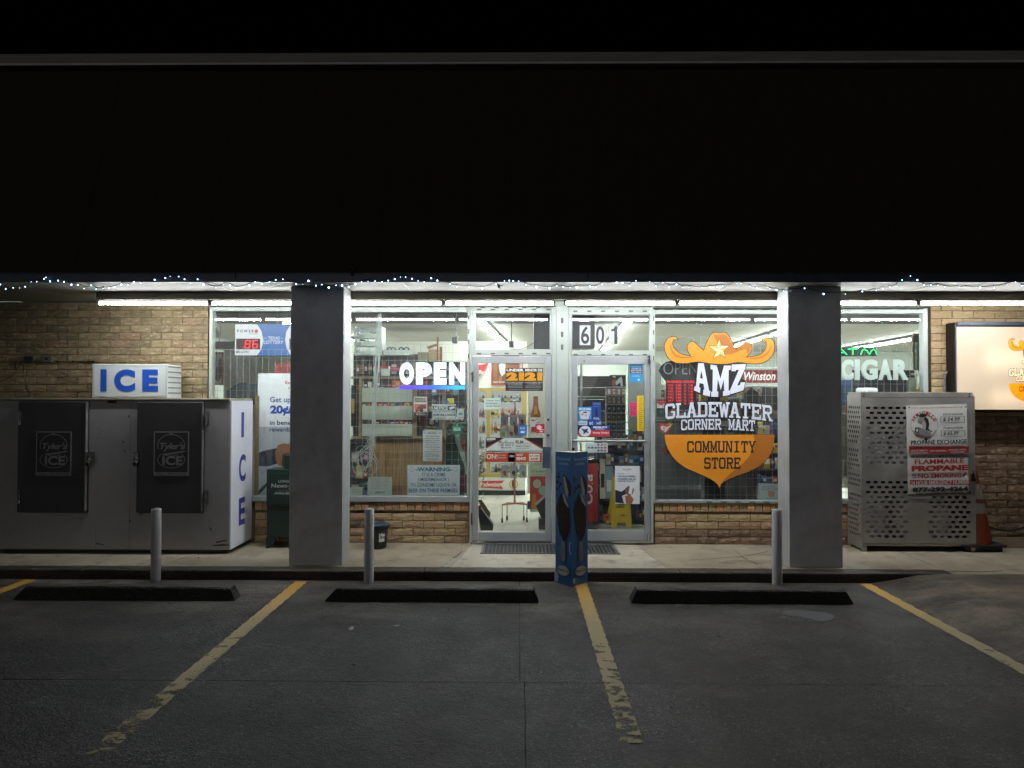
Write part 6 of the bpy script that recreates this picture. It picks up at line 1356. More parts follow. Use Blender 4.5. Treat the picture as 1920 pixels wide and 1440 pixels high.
mb = MB(); mb.prism([at(*p, .8) for p in [(1004, 948), (1022, 932), (1032, 934), (1032, 974), (1016, 974)]], .8, 1.0); mb.build('housing', mat('fan_black', '1a1a1c', .35), t, bevel=.01); mb = MB(); mb.prism([at(*p, .79) for p in [(1003, 946), (1020, 931), (1022, 933), (1006, 948)]], .785, .8); mb.build('grille_rim', mat('fan_rim', 'a5a8a4', .3), t)
mb = MB(); mb.box(x-.04, x+.14, .82, .98, 0, Z(974, .8)+.004); mb.build('foot', BLACK, t)
# pink stand with hanging packs
PINK = mat('pink_enamel', 'c8807c', .4); SYp = 1.35; x, _ = at(965, 900, SYp); t = thing('pink_display_stand', 'pink wheeled display stand hung with small toy packs', 'display stand', (x, SYp, 0))
zb_ = Z(945, SYp, 965); mb = MB(); mb.box(x-.012, x+.012, SYp-.012, SYp+.012, zb_, Z(755, SYp)); mb.build('post', PINK, t)
for dx, dy in ((-.16, -.06), (.16, -.03), (-.10, .10), (.12, .10)):
    mb = MB(); mb.bar((x, SYp, zb_+.01), (x+dx, SYp+dy, zb_), .011, .011); mb.build('foot_bar', PINK, t); mb = MB(); mb.cyl((x+dx-.012, SYp+dy, .032), (x+dx+.012, SYp+dy, .032), .031, 0, 12); mb.box(x+dx-.004, x+dx+.004, SYp+dy-.01, SYp+dy+.01, .05, zb_); mb.build('castor', BLACK, t, smooth=True)
CLR = pc('c9cfcc')
for i, (py0, py1, bg_) in enumerate(((778, 797, 'b98aa8'), (800, 820, 'bcc6c4'), (871, 896, 'b8c0be'))):
    z1 = Z(py0-1, SYp); mb = MB(); mb.box(x-.2, x+.2, SYp-.004, SYp+.004, z1, z1+.01); mb.build('hook_bar', WIRE, t)
    for k, px in enumerate(((946, 963, 979), (944, 959, 974), (946, 963, 981))[i]):
        s = Sign(SYp-.03, .012); s.panel(px-6.8, py0, px+6.8, py1, bg_); s.rect(px-4.6, py0+5, px+4.6, py1-2, 'c9ccc8'); c = (('8fa8c0', 'c0c4c8', 'a33a5a'), ('b9c83a', 'c0344a', '8aa0c0'), ('c04a6a', '2a2c30', '3aa86a'))[i][k]; s.disc(px, py0+(py1-py0)*.62, 3.4, 4.2, c, 10); s.disc(px+1, py0+(py1-py0)*.8, 2.4, 2, ('c49a2c', '3aa08a', 'c4622c')[k], 8); s.rect(px-5, py0+1, px+5, py0+3.6, 'd8d8d4')
        s.build('toy_pack', 'toy pack on the pink stand, %s row, %s' % (('top', 'second', 'lowest')[i], ('nearest the flowers', 'in the middle', 'nearest the bottle poster')[k]), 'toy pack', None, 'toy packs on the pink stand')
# blue ice cream sticker etc on the door glass
def dsg(th=.001): return Sign(-.014, th)
s = dsg(); s.panel(972, 797, 988, 817, '2a6ab0'); s.disc(980, 810, 4.5, 2.2, 'b9cdd8'); s.disc(967, 806.5, 4, 9, '4a3426', 14); s.lines(974, 801, 986, 805, 2, 'b9cdd8', .5, 2); s.build('blue_door_sticker', 'blue ice cream sticker on the door glass', 'sticker')
s = dsg(); s.panel(948, 690, 1018, 733, '1a191a')
for x0, x1, tx in ((949, 982, 'UNDER'), (984, 1017, 'MINOR DE')): s.text(tx, x0+.8, 691.5, x1-.2, 696.5, 'd6d2c8', .05)
for x0 in (949, 983.5): s.text('21', x0, 698, x0+33.5, 714, 'c88a1c', .09)
s.text('NOT ALLOWED TO PURCHASE', 949, 716, 981, 718.2, 'c8c4ba', .01); s.text('NO PUEDE COMPRAR TABACO', 984, 716, 1017, 718.2, 'c8c4ba', .01); s.text('OR CONSUME HERE', 952, 719, 979, 721, 'c8c4ba', .01); s.text('NI CONSUMIRLO AQUI', 988, 719, 1013, 721, 'c8c4ba', .01)
s.rect(952, 722.5, 980, 728, '5a5a5c'); s.rect(985, 722.5, 1015, 728, '5a5a5c'); s.lines(953, 729, 1015, 732, 1, '7a7a7c', .4, 3); s.build('age_sign', 'black and orange UNDER 21 sign taped to the door glass', 'sign')
s = dsg(); s.quadpanel([(908, 747), (939, 745), (939, 767), (907, 768)], 'b9cac2'); s.text('Fresh hot', 912, 749.5, 937, 752.5, '2a3430', .01, .2); s.text('Sandwiches', 911, 754.5, 933, 757.5, '2a3430', .01, .2); s.text('sold Here!', 912, 759.5, 938, 762.5, '2a3430', .01, .2); s.build('handwritten_note', 'pale handwritten note taped to the door glass about sandwiches', 'note')
s = dsg(); s.panel(911, 820.5, 1018, 848, '1a1719'); s.poly([(912, 840), (943, 821.5), (984, 821.5), (1017, 841), (1017, 847), (912, 846)], 'c6cec8'); s.poly([(912, 838), (943, 821), (944, 822), (912, 841)], '8c2a2c'); s.poly([(1017, 839), (984, 821), (982, 822), (1016, 842)], '8c2a2c')
s.text('Marlboro', 935, 825, 963.5, 836, '17161a', -.004); s.text('BLACK', 940, 838, 959, 840.5, '17161a', .02); s.text("$5.84", 966, 825.5, 981.5, 833, '17161a', .03); s.text('PER PACK', 983, 831, 995, 833, '17161a'); s.text('WHEN YOU BUY 2', 967, 835, 996, 838, '17161a', .01); s.lines(967, 839.5, 995, 841.5, 1, '5a5c5a', .4); s.text('WARNING: This product contains nicotine. Nicotine is an addictive chemical.', 914, 843.5, 1015, 846, '2a2a2c', 0); s.rect(912.5, 821.5, 929, 825, 'b9bfba'); s.rect(912.5, 826, 924, 827.5, '8b8f8c'); s.build('cigarette_price_sign', 'black and white Marlboro price sign across the door glass', 'sign')
s = dsg(); s.panel(910, 848.8, 1016, 866.5, 'b0442a'); s.text('ON!', 912.5, 851.5, 932.5, 860.5, 'e2d8d0', .01); s.text('NICOTINE', 934, 852.5, 948, 855, 'd8b8a8', .02); s.text('POUCHES', 934, 857, 948, 859.5, 'd8b8a8', .02); s.panel(953, 848.6, 965.5, 866.5, '2a62a8'); s.text('ON!', 955, 853, 964, 857.5, 'dfe4ea', .01); s.text('WE GOT', 968, 851, 981, 855, 'e0d4ca', .04); s.text('8MG', 968, 857, 986, 863, 'e0d4ca', .06); s.poly([(992, 851), (1012, 851), (1012, 864.5), (992, 864.5)], 'd2cbc0'); s.text('BUY 2 AND', 993.5, 853, 1010.5, 856.5, '33343a', .03); s.text('SAVE', 995, 858, 1008.5, 862.5, 'b0442a', .05); s.build('pouch_ad_sign', 'orange nicotine pouch strip under the cigarette sign', 'sign')
s = dsg(); s.panel(1004, 795, 1021, 815, 'b02c34'); s.rect(1004, 812.5, 1021, 817, 'd0cdc8'); s.text('PULL', 1006, 813.3, 1018, 816.3, '2a2a2e', .03); s.poly([(1006, 799), (1012, 797), (1017, 801), (1012, 806), (1007, 804)], 'd8b8b4'); s.lines(1012, 804, 1020, 811, 2, 'e0d0cc', .5, 4); s.build('pull_sticker', 'red PULL sticker by the lock of the door', 'sticker')
s = Sign(.02); s.panel(995, 783, 1006, 811, 'cfcfc8'); s.rect(996, 800, 1004, 810, 'a5363a'); s.lines(996, 786, 1005, 790, 1, '5a2a2c', .6); s.build('card_list', 'white and red card list behind the pull sticker', 'notice')
# flowers and slanted black thing
t = thing('flower_bunch', 'bunch of white and pink wrapped flowers hanging at the hinge side of the door', 'flowers', (X(905, .5), .5, Z(938, .5)))
rnd = random.Random(9)
for k, (m_, n_, x0, x1, y0, y1, r0) in enumerate(((pc('d6d8ce'), 16, 897, 911, 845, 885, .016), (pc('b06a8c'), 9, 897, 905, 865, 895, .013), (pc('4a7a3a'), 12, 899, 909, 878, 925, .010), (pc('b5c48c'), 6, 903, 907, 910, 935, .008))):
    mb = MB()
    for i in range(n_):
        x, z = at(rnd.uniform(x0, x1), rnd.uniform(y0, y1), .5); mb.ball((x, .5+rnd.uniform(-.03, .03), z), r0*rnd.uniform(.7, 1.3), 0, 6, rnd.uniform(.7, 1.6))
    mb.build(('blossoms', 'blossoms', 'leaves', 'stems')[k], m_, t, kind='stuff')
t = thing('tilted_case', 'black open case leaning on the floor just inside the door', 'case', (X(910, .45), .45, 0))
mb = MB(); mb.prism([at(*p, .45) for p in [(897, 955), (903, 955), (925, 985), (924, 995), (901, 995), (897, 968)]], .45, .6); mb.build('case', mat('case_black', '17191b', .4), t, bevel=.004)
mb = MB(); mb.prism([at(*p, .44) for p in [(897, 938), (903, 937), (920, 962), (918, 971), (908, 958), (900, 946)]], .43, .445); mb.build('lid', mat('case_gold', '6d5a33', .4), t)
pbox('red_cup', 896, 948, 902, 956, .42, .05, pc('a32a2c'), None, label='red cup on the tilted black case', cat='cup')
# transom: speaker box and wiring
t = thing('wall_speaker', 'dark grey cabinet hung above the clear-transom door', 'cabinet', (X(1015, .5), .5, Z(654, .5))); pbox('cabinet', 1001, 560, 1040, 653, .5, .2, mat('cabinet_grey', '3d434a', .5), t); pbox('panel', 1008, 594, 1030, 602, .495, .004, mat('cabinet_light', '565d66', .5), t)
t = thing('wall_speaker', 'dark grey cabinet hung behind the number six', 'cabinet', (X(1090, .5), .5, Z(653, .5))); pbox('cabinet', 1060, 560, 1115, 653, .5, .2, mat('cabinet_grey'), t); pbox('panel', 1075, 593, 1108, 601, .495, .004, mat('cabinet_light'), t)
s = poster('eyelet', 'tiny', 0, 0, 0, 1, 1) if False else None
p = [(952, 654), (975, 655), (990, 650), (1000, 643)]; mb = MB(); mb.tube([(at(a, b, .48)[0], .48, at(a, b, .48)[1]) for a, b in p], .003); mb.build('sagging_wire', BLACK, None, 'thin black wire sagging behind the clear transom', 'wire')
t = thing('security_camera', 'small camera hanging behind the clear transom', 'camera', (X(959, 1.2), 1.2, Z(654, 1.2))); x, z = at(959, 640, 1.2); mb = MB(); mb.cyl((x, 1.2, z), (x, 1.2, ZC), .006); mb.cyl((x, 1.2, z-.08), (x, 1.2, z-.0), .032, 0, 12); mb.build('body', mat('camera_dark'), t, smooth=True)

# --- 601 plates
t = thing('house_number', 'number 601 on three white plates on the transom glass', 'number', (X(1124, -.006), -.006, Z(647, -.006)))
for ch, a, b, ga_, gb_ in (('6', 1087, 1107, 1089.3, 1104.8), ('0', 1115.5, 1135, 1117.5, 1133), ('1', 1142, 1160, 1146, 1157.6)):
    s = Sign(-.006, .001); s.panel(a, 610, b, 647, 'bcc1c4' if ch != '1' else 'b3bdb9'); (s.text(ch, ga_, 611.5, gb_, 645, '343234', .02) if ch != '1' else s.poly([(1151.8, 645), (1151.8, 621), (1146, 621), (1146, 617.5), (1150.5, 616.5), (1153, 611.5), (1157.6, 611.5), (1157.6, 645)], '343234')); s.build('digit_plate', None, None, t)

# --- seen through the 601 door
t = thing('watch_display', 'white rack with rows of watches and sunglasses cards', 'rack', (X(1156, 1.0), 1.0, Z(835, 1.0)))
pbox('back', 1136, 725, 1173, 835, 1.02, .06, mat('rack_white', 'b9b7b0', .5), t)
for i, py in enumerate((725, 741.5, 757.5, 774, 790.5, 806, 822)): pbox('shelf', 1135, py, 1177, py+1.8, .96, .06, WHS, t)
for i, py in enumerate((728, 744, 760, 776, 793, 808)):
    for k in range(4):
        c = [['8c4a3c', 'd0d0cc', 'c9a23c'], ['8c4a3c', 'd0d0cc', 'b9a25c'], ['33363a', 'a8b8b4', '8aa8b8'], ['2c2e30', '7a8a5c', 'b9a23c'], ['2c2e34', '5a6aa0', '8fa8a0'], ['2c2e34', '8a8c90', 'a06a5a']][i]
        s = Sign(.985, .01); px = 1138.5+9*k; s.panel(px, py, px+7.6, py+12.5, c[0]); s.rect(px+1.2, py+1, px+6.4, py+11.5, c[1] if i < 2 else c[0]); s.disc(px+3.8, py+6, 2.3, 2.6, c[2] if (k+i) % 2 else c[1], 10); s.build('watch_card', '%s card in column %s of the watch rack' % (('topmost', 'second', 'third', 'fourth', 'fifth', 'lowest')[i], ('one', 'two', 'three', 'four')[k]), 'watch', None, 'cards in the watch rack')
s = poster('dance_poster', 'dark poster with a dancing figure on top of the watch rack', 1.0, 1143, 703, 1173.5, 725, None, '2b2523'); s.text('NE', 1149, 705, 1154, 708, 'd8d4cc', .02); s.poly([(1147, 715), (1150, 711), (1155, 712), (1156, 717), (1152, 724), (1148, 724)], '9a4a30'); s.poly([(1154, 716), (1161, 709), (1165, 706), (1167, 712), (1168, 724), (1164, 724), (1163, 717), (1155, 723)], 'cfd2cc'); done(s)
t = thing('grey_partition', 'brown black plank screen behind the watch rack', 'screen', (X(1110, 1.6), 1.6, 0))
for i in range(5): pbox('plank', 1083, 705+22*i, 1150, 726.5+22*i, 1.6, .03, mat('dark_plank', '3a3531', .7, nz=.3, stretch=(.5, 1, 6)), t)
pbox('post', 1088, 650, 1092, 800, .9, .03, WHS, t); pbox('cross_rail', 1083, 742.5, 1136, 745, 1.5, .02, WHS, t)
pbox('wall_board', 1178, 680, 1240, 905, 1.3, .03, mat('panel_white', 'd2d8d0', .5), None, label='white wall panel behind the yellow ruler', cat='panel')
s = dsg(); s.panel(1180.5, 683, 1205, 717, '2a86b8'); s.rect(1181, 688, 1204.5, 700.5, '1f3350'); s.text('YOU MUST BE', 1184, 689.5, 1202, 692, 'cfd8e0', .02); s.text('18 BUT STRONG', 1183, 693, 1203, 695.8, 'cfd8e0', .02); s.text('FOR OVER 21', 1184, 697, 1202, 699.5, 'cfd8e0', .02); s.lines(1184, 703, 1202, 707, 2, '8ac0dc', .4, 2); s.disc(1197.5, 712, 2, 2, 'b9d8e6', 10); s.build('blue_notice', 'blue notice at the top corner of the 601 door glass', 'notice')
s = dsg(); s.quadpanel([(1181, 754.5), (1194.5, 754), (1194, 780), (1181.5, 780.5)], 'd03a72')
for i, tx in enumerate(('Young', 'Buddys', '1.99', '2 for', '3.00')): s.text(tx, 1183, 756+4.8*i, 1193, 759+4.8*i, '2a1420', .01, .2)
s.build('pink_note', 'bright pink handwritten price note on the 601 door', 'note')
s = dsg(); s.panel(1194.7, 742, 1207.5, 808, 'd9b51c')
for i in range(16): s.rect(1198, 746+3.8*i, 1198+(5 if i % 3 else 8), 746.7+3.8*i, '2a2618')
s.build('height_ruler', 'yellow height ruler strip on the edge of the 601 door glass', 'ruler')
s = dsg(); s.quadpanel([(1084, 763.5), (1109, 763), (1109, 787.5), (1084, 788)], '2f8fc8'); s.text('GET IT HERE', 1085.5, 765.5, 1107.5, 768.5, 'e0dce0', .04); s.poly([(1085.5, 772), (1095, 769.5), (1107, 772), (1103.5, 786), (1089, 786)], 'c3bcc6'); s.disc(1092, 777, 2.6, 2, '8a7f90'); s.disc(1099, 779, 2.4, 2.2, 'a89cac'); s.disc(1097, 773, 4, 1.6, '4a3540'); s.build('ice_cup_sticker', 'sky blue GET IT HERE sticker on the 601 door', 'sticker')
s = dsg(); s.panel(1110, 754, 1127, 787, '1c3f86'); s.text('JUUL/Alto', 1112, 756, 1125, 759, '9fb4d8', 0, .2); s.lines(1112, 761, 1125, 763, 1, '6f88b8', .4); s.rect(1116.5, 768, 1120.5, 781, '15161c'); s.rect(1117.5, 765, 1119.5, 768, '15161c'); s.text('PULL', 1113, 782.8, 1124.5, 786.3, 'c9d0dc', .02); s.build('blue_pull_sticker', 'navy PULL sticker beside the sky blue one', 'sticker')
s = dsg(); s.panel(1084.5, 789, 1101, 797, 'b5c0cc'); s.text('LoneStar', 1086, 791, 1099.5, 795, '3a5a8c', .01, .25); s.panel(1101.5, 786, 1128, 797.5, '23458c'); s.text('at', 1105, 790, 1112, 796, 'b9c6dc', .02); s.text('wifi', 1118, 790, 1127, 796, 'b9c6dc', .02); s.build('card_stickers', 'strip of blue and pale card stickers on the 601 door', 'sticker')
s = dsg(); s.quadpanel([(1086, 797), (1142, 798.5), (1145, 801), (1144.5, 818), (1141, 820.5), (1088, 819.5), (1083.5, 815), (1083.5, 801)], '16264e'); s.rect(1085, 806.5, 1143.5, 818.5, 'b8383c'); s.rect(1109, 798.7, 1144, 806, '1f3f8c'); s.text('FIDELITY', 1112.5, 799.5, 1139, 803, 'd5dce6', .05); s.text('EXPRESS', 1117, 804, 1134, 805.6, 'd5dce6', .01); s.text('Money Orders', 1111.5, 809.5, 1141.5, 814, 'e2d2ce', .03); s.disc(1097, 808.5, 11, 10, 'cfd6dc', 24); s.poly([(1089, 803), (1096, 805), (1103, 803), (1101, 808), (1105, 812), (1098, 811), (1094, 815), (1094, 809)], '1f3370'); s.build('money_order_sticker', 'red and blue Money Orders sticker above the push bar', 'sticker')
s = dsg(); s.text('EAGLE', 1147, 806, 1169, 811, '24262a', .01); s.build('eagle_lettering', 'dark EAGLE letters on the 601 door glass', 'lettering')
s = dsg(); s.panel(1098, 830.5, 1139.5, 848.5, 'b9c2c0')
for i, c in enumerate(('2f6ab0', '33363c', '6a6458', '2a4a8c', 'b0483c', '8a8c8e', '3a6a9c', 'a33a34', '55585c', '2a2c30', '27458c', '8c3a34')): s.rect(1102+6.2*(i % 3) if i < 3 else 1120+6.2*((i-3) % 3), 838 if i < 3 else 832.5+5.4*((i-3)//3), 1106.5+6.2*(i % 3) if i < 3 else 1124+6.2*((i-3) % 3), 841 if i < 3 else 835.5+5.4*((i-3)//3), c)
s.build('payment_sticker', 'white sticker of payment cards below the push bar', 'sticker')
s = dsg(); s.panel(1153, 873.5, 1199.5, 945, 'd2d6dc'); s.text('Exxon Mobil', 1168, 878.5, 1184, 881, 'b0342c', .02); s.text('rewards+', 1172, 882, 1181, 883.5, '6a6c74'); s.text('Sign up', 1159, 886.5, 1170, 889.5, '5a6a90', 0); s.text('Get up to 20¢/gal', 1159, 891, 1191, 895, '27407c', .02); s.text('in benefits with our', 1159, 896, 1193, 899.5, '27407c', .02); s.text('rewards program', 1159, 900.5, 1189, 904, '27407c', .02)
s.poly([(1153.5, 918), (1165, 922), (1172, 917), (1174, 926), (1166, 930), (1170, 944), (1153.5, 942)], '1c2238'); s.poly([(1172, 916), (1178, 911), (1186, 912), (1189, 918), (1186, 926), (1178, 929), (1173, 925)], '7c5240'); s.poly([(1178, 925), (1181, 911), (1187, 912.5), (1184, 927)], 'd8dde0'); s.poly([(1172, 930), (1182, 928), (1188, 936), (1185, 944), (1174, 944)], '96603c'); s.build('rewards_poster', 'white fuel rewards poster in the lower part of the 601 door', 'poster')
# cola barrel
x, z0 = at(1100, 985, .75); t = thing('cola_barrel', 'red round cola cooler barrel partly behind the ice cream column', 'cooler', (x-.02, .95, 0)); zt = Z(868, .75, 1100)
mb = MB(); mb.lathe(x-.02, .95, [(.175, .10), (.18, .14), (.18, zt-.04), (.175, zt)], 0, 28); mb.build('barrel', mat('cola_red', 'b01820', .3, nz=.06), t, smooth=True)
mb = MB(); mb.lathe(x-.02, .95, [(.19, .005), (.19, .06), (.165, .0995)], 0, 28); mb.lathe(x-.02, .95, [(.185, zt+.001), (.19, zt+.02), (.18, zt+.035), (.02, zt+.04)], 0, 28); mb.build('black_rim', BLACK, t, kind='stuff')
mb = MB(); cx_b = x-.02
vs, fs = glyphs('Cola', .02, .25); v2 = []
for a, b in vs:
    zz_ = .32+ (a)*(zt-.46); th_ = -1.0+(1-b)*.85; v2.append((cx_b+.1815*math.sin(th_+.72), .95-.1815*math.cos(th_+.72), zz_))
mb.add(v2, fs); mb.build('script_lettering', pc('dcd6d2'), t)
# wet floor sign
YW = mat('wet_sign_yellow', 'd9b80c', .4, nz=.06); x0, _ = at(1141, 980, .62); x1, _ = at(1184, 980, .62); t = thing('wet_floor_sign', 'yellow folding wet floor sign standing inside the 601 door', 'floor sign', ((x0+x1)/2, .7, 0))
def wp(px, py, Y=.62): return at(px, py, Y)
def leanf(o, dy):
    for v in o.data.vertices: v.co.y += dy*(v.co.z)
o = Sign(.60, .02); o.quadpanel([(1150, 897), (1181, 897), (1184.5, 976), (1184.5, 989.5), (1174, 989.5), (1173, 980), (1158, 980), (1157, 989.5), (1146, 989.5), (1146, 976)], YW); o.text('CUIDADO', 1156, 949, 1172, 953.5, '1a1a18', .04); o.poly([(1153, 943), (1158, 946), (1165, 947), (1172, 946), (1177, 943), (1176, 946), (1165, 949), (1154, 946)], '1a1a18'); o.poly([(1163, 966), (1171, 965), (1174, 967), (1166, 969)], 'b0662c'); leanf(o.build('front_leaf', None, None, t), .16)
o = Sign(.86, .02); o.quadpanel([(1150, 897), (1176, 897), (1172, 976), (1172, 982), (1160, 982), (1150, 976), (1141, 982), (1136, 982)], YW); leanf(o.build('rear_leaf', None, None, t), -.12)
s = Sign(.55); s.quadpanel([(1131, 965), (1142, 962), (1143, 976), (1131, 977)], 'c8502c'); s.text('1.99', 1133, 967, 1141, 973, '1c1a18', .04); s.build('price_tag', 'orange price tag on the low shelf beside the barrel', 'price tag')
# shelf of boxes
shelf_unit('glass_display', 'glass and chrome display case full of boxed goods inside the 601 door', 1120, 1212, 1.05, .35, (845, 872, 905, 940, 976), DKS, 815, 984, 2, mat('shelf_back'))
for i, (a, b) in enumerate(((819, 844), (850, 871), (878, 904), (910, 939), (946, 975))): goods(1123, 1210, a, b, 1.06, 'boxed goods in the display case', ('boxed_item', 'boxed item in the display case inside the 601 door', 'box'), 8, 90+i, ['23262c', '54585a', '27457f', '8c5a3a', '5a2a6a', 'b7b9b4', '3a7fa8', '23262c'], .08)
pbox('display_plinth', 1118, 984, 1214, 990, 1.0, .45, WHS, None, label='white plinth under the display case', cat='plinth')

# --- cowboy hat window
t = thing('neon_open_sign', 'dark oval OPEN sign with grey letters behind the decal', 'sign', (X(1275, .07), .08, Z(706, .07)))
s = Sign(.07, .03); s.quadpanel([(1236, 695), (1240, 685), (1250, 678), (1275, 674), (1310, 676), (1310, 716), (1250, 716), (1242, 706)], mat('sign_black', '26282c', .4)); s.text('OPEN', 1244, 680, 1308, 702, '8e9094', -.01); s.build('board', None, None, t)
t = thing('hours_sign', 'black panel with red lit BUSINESS HOURS', 'sign', (X(1276, .06), .07, Z(765, .06)))
s = Sign(.06, .02); s.panel(1249, 711, 1306, 768, mat('sign_black')); RG = em('ff1030', 1.5); s.text('BUSINESS HOURS', 1251, 713.5, 1302, 718, RG, .01)
for i, d in enumerate(('MON', 'TUE', 'WED', 'THU', 'FRI', 'SAT', 'SUN')):
    y = 720.8+5.7*i; s.text(d, 1252, y, 1262, y+3.6, RG, .0)
    for a, b in ((1266, 1278), (1281, 1287), (1290, 1300)): s.rect(a, y-.4, b, y+4, '33060c'); s.text({0: '5:00', 1: 'TO', 2: '11:00'}[(a != 1266)+(a == 1290)], a+1, y, b-1, y+3.6, RG, .01)
s.build('board', None, None, t)
t = thing('cigarette_brand_sign', 'red lit Winston sign hanging behind the cowboy hat window', 'sign', (X(1430, .3), .3, Z(720, .3)))
s = Sign(.3, .05); s.panel(1388, 693, 1480, 718, em('a8141c', .5)); s.text('Winston', 1395, 697, 1454, 713, em('f0eeee', 1.1), .02, .25); s.rect(1388, 689, 1480, 690, em('e6eef6', 1.0)); s.rect(1388, 722.5, 1480, 723.5, em('e6eef6', 1.0)); s.poly([(1438, 697), (1444, 694), (1449, 698), (1444, 699)], 'b0702c'); s.build('light_box', None, None, t)
t = thing('cola_machine', 'small red and white cola machine at the frame edge of the hat window', 'machine', (X(1243, .8), .8, Z(793, .8))); s = Sign(.8, .2); s.panel(1231, 748, 1252, 792, 'b8c4c2'); s.rect(1233, 749, 1251, 760, em('c02a2a', .6)); s.text('Coca-Cola', 1232, 757, 1251, 765, em('f0f0f0', .8), .02, .2); s.rect(1233, 752, 1251, 754, 'd8d0cc'); s.rect(1233, 767, 1246, 781, 'a9c4c6'); s.build('cabinet', None, None, t)
s = Sign(.02); s.poly([(1235, 802), (1235, 797), (1239, 793.5), (1244, 794), (1247, 796.5), (1251, 793), (1256, 794), (1259, 799), (1258, 804), (1251, 811), (1245, 813), (1238, 808)], 'c0403a'); s.poly([(1250, 789), (1254, 791), (1259, 789), (1259, 793), (1264, 795), (1259, 797), (1258, 801), (1254, 797), (1249, 796), (1252, 793)], 'c9ac20'); s.text('ty', 1238, 797, 1256, 810, 'd8d2ce', .05); s.build('heart_tag_sticker', 'red heart sticker with letters ty and a yellow star', 'sticker')
s = Sign(.02); s.text('Red Box', 1240, 840, 1290, 852, '962434', .04); s.build('red_lettering', 'dark red letters half covered by the orange shield', 'lettering')
t = thing('fridge_back', 'grey metal back of a fridge behind the lower hat window', 'fridge', (X(1270, .35), .5, 0)); pbox('back_panel', 1229, 791, 1314, 1015, .35, .5, mat('fridge_grey', '6f7677', .45, metal=.2, nz=.1), t, bevel=.01); pbox('trim', 1229, 787, 1316, 790.5, .34, .5, mat('fridge_trim', '8c9494', .4), t)
t = thing('black_cabinet', 'black cabinet behind the point of the orange shield', 'cabinet', (X(1370, .5), .6, 0)); pbox('body', 1318, 800, 1418, 1015, .5, .3, mat('cabinet_black2', '1c1e21', .4), t, bevel=.006); pbox('side_strip', 1316, 892, 1321, 935, .45, .04, mat('strip_grey', '8c9494', .4), t)
t = thing('folded_chairs', 'two dark folded chair seats propped behind the hat window', 'chairs', (X(1430, .8), .8, Z(790, .8)))
for i, p_ in enumerate(([(1395, 738), (1410, 727), (1422, 736), (1432, 752), (1424, 770), (1402, 772)], [(1430, 725), (1455, 727), (1470, 745), (1462, 770), (1438, 766), (1428, 748)])):
    mb = MB(); mb.prism([at(*q, .8) for q in p_], .8, .9); mb.build('seat', mat('seat_brown', '4a3a30' if i else '39342f', .6), t, bevel=.01)
shelf_unit('snack_rack', 'tall rack of shiny snack bags at the pillar side of the hat window', 1418, 1480, .6, .3, (815, 850, 880, 915), DKS, 785, 1000, 1.5, mat('shelf_back'))
for i, (a, b) in enumerate(((790, 814), (822, 849), (856, 879), (886, 914))): goods(1421, 1478, a, b, .62, 'snack bags in the tall rack', ('snack_bag', 'snack bag in the tall rack by the pillar', 'snack bag'), 11, 120+i, ['27457f', 'e0c64a', '5a2a6a', 'b7b9b4', 'c4622c', 'a32a26'], kindm='bag')
s = paper('security_sign', 'small white security sign with an orange crest, low at the pillar', .03, [(1422, 906), (1475, 908), (1475, 937), (1421, 937)], 'aab9ba'); s.frame(1423, 909, 1474, 935.5, .5, '55686c'); s.text('PROTECTED BY', 1430, 911, 1452, 913, '3a4a50', .02); s.text('DIGITAL COMMUNICATIONS', 1427, 914, 1458, 916, '3a4a50', .01); s.text('& SECURITY SYSTEMS', 1428, 917, 1458, 919, '3a4a50', .01); s.poly([(1440, 921), (1446, 919.5), (1452, 922), (1452, 930), (1446, 933), (1440, 929)], 'b5755c'); s.text('1-800-555-ALARM', 1436, 934-.6, 1456, 935.2, '3a4a50'); done(s)
t = thing('wire_rack', 'white wire rack standing on top of the counter behind the hat', 'rack', (X(1400, .9), .9, Z(690, .9)))
mb = MB()
for i in range(13): a = at(1300+14*i, 632, .9); b = at(1300+14*i, 690, .9); mb.box(a[0]-.002, a[0]+.002, .9, .904, b[1], a[1])
for j in range(5): a = at(1300, 632+14*j, .9); b = at(1468, 632, .9); mb.box(a[0], b[0], .905, .909, a[1]-.002, a[1]+.002)
mb.build('grid', WHS, t)
# gondolas deeper in the shop
for gi, (gx0, gx1, gy, lab) in enumerate(((1225, 1480, 2.2, 'long gondola of goods deep behind the hat window'), (1545, 1760, 2.0, 'long gondola of goods deep behind the cigar window'), (790, 880, 2.4, 'short gondola of goods deep behind the OPEN window'))):
    shelf_unit('gondola', lab, gx0, gx1, gy, .4, (745, 775, 805, 835, 865, 895), WHS, 722, 915, 2, mat('white_back'))
    for i, py in enumerate((745, 775, 805, 835)):
        if gi == 0 and i > 1: continue
        if gi == 1 and i > 1: continue
        goods(gx0+4, gx1-4, py-21, py-.5, gy+.02, 'goods on the gondolas', ('boxed_pack', 'pack on the gondola %s' % ('behind the hat window', 'behind the cigar window', 'behind the OPEN window')[gi], 'packet'), 9, 140+gi*10+i, None, .1)

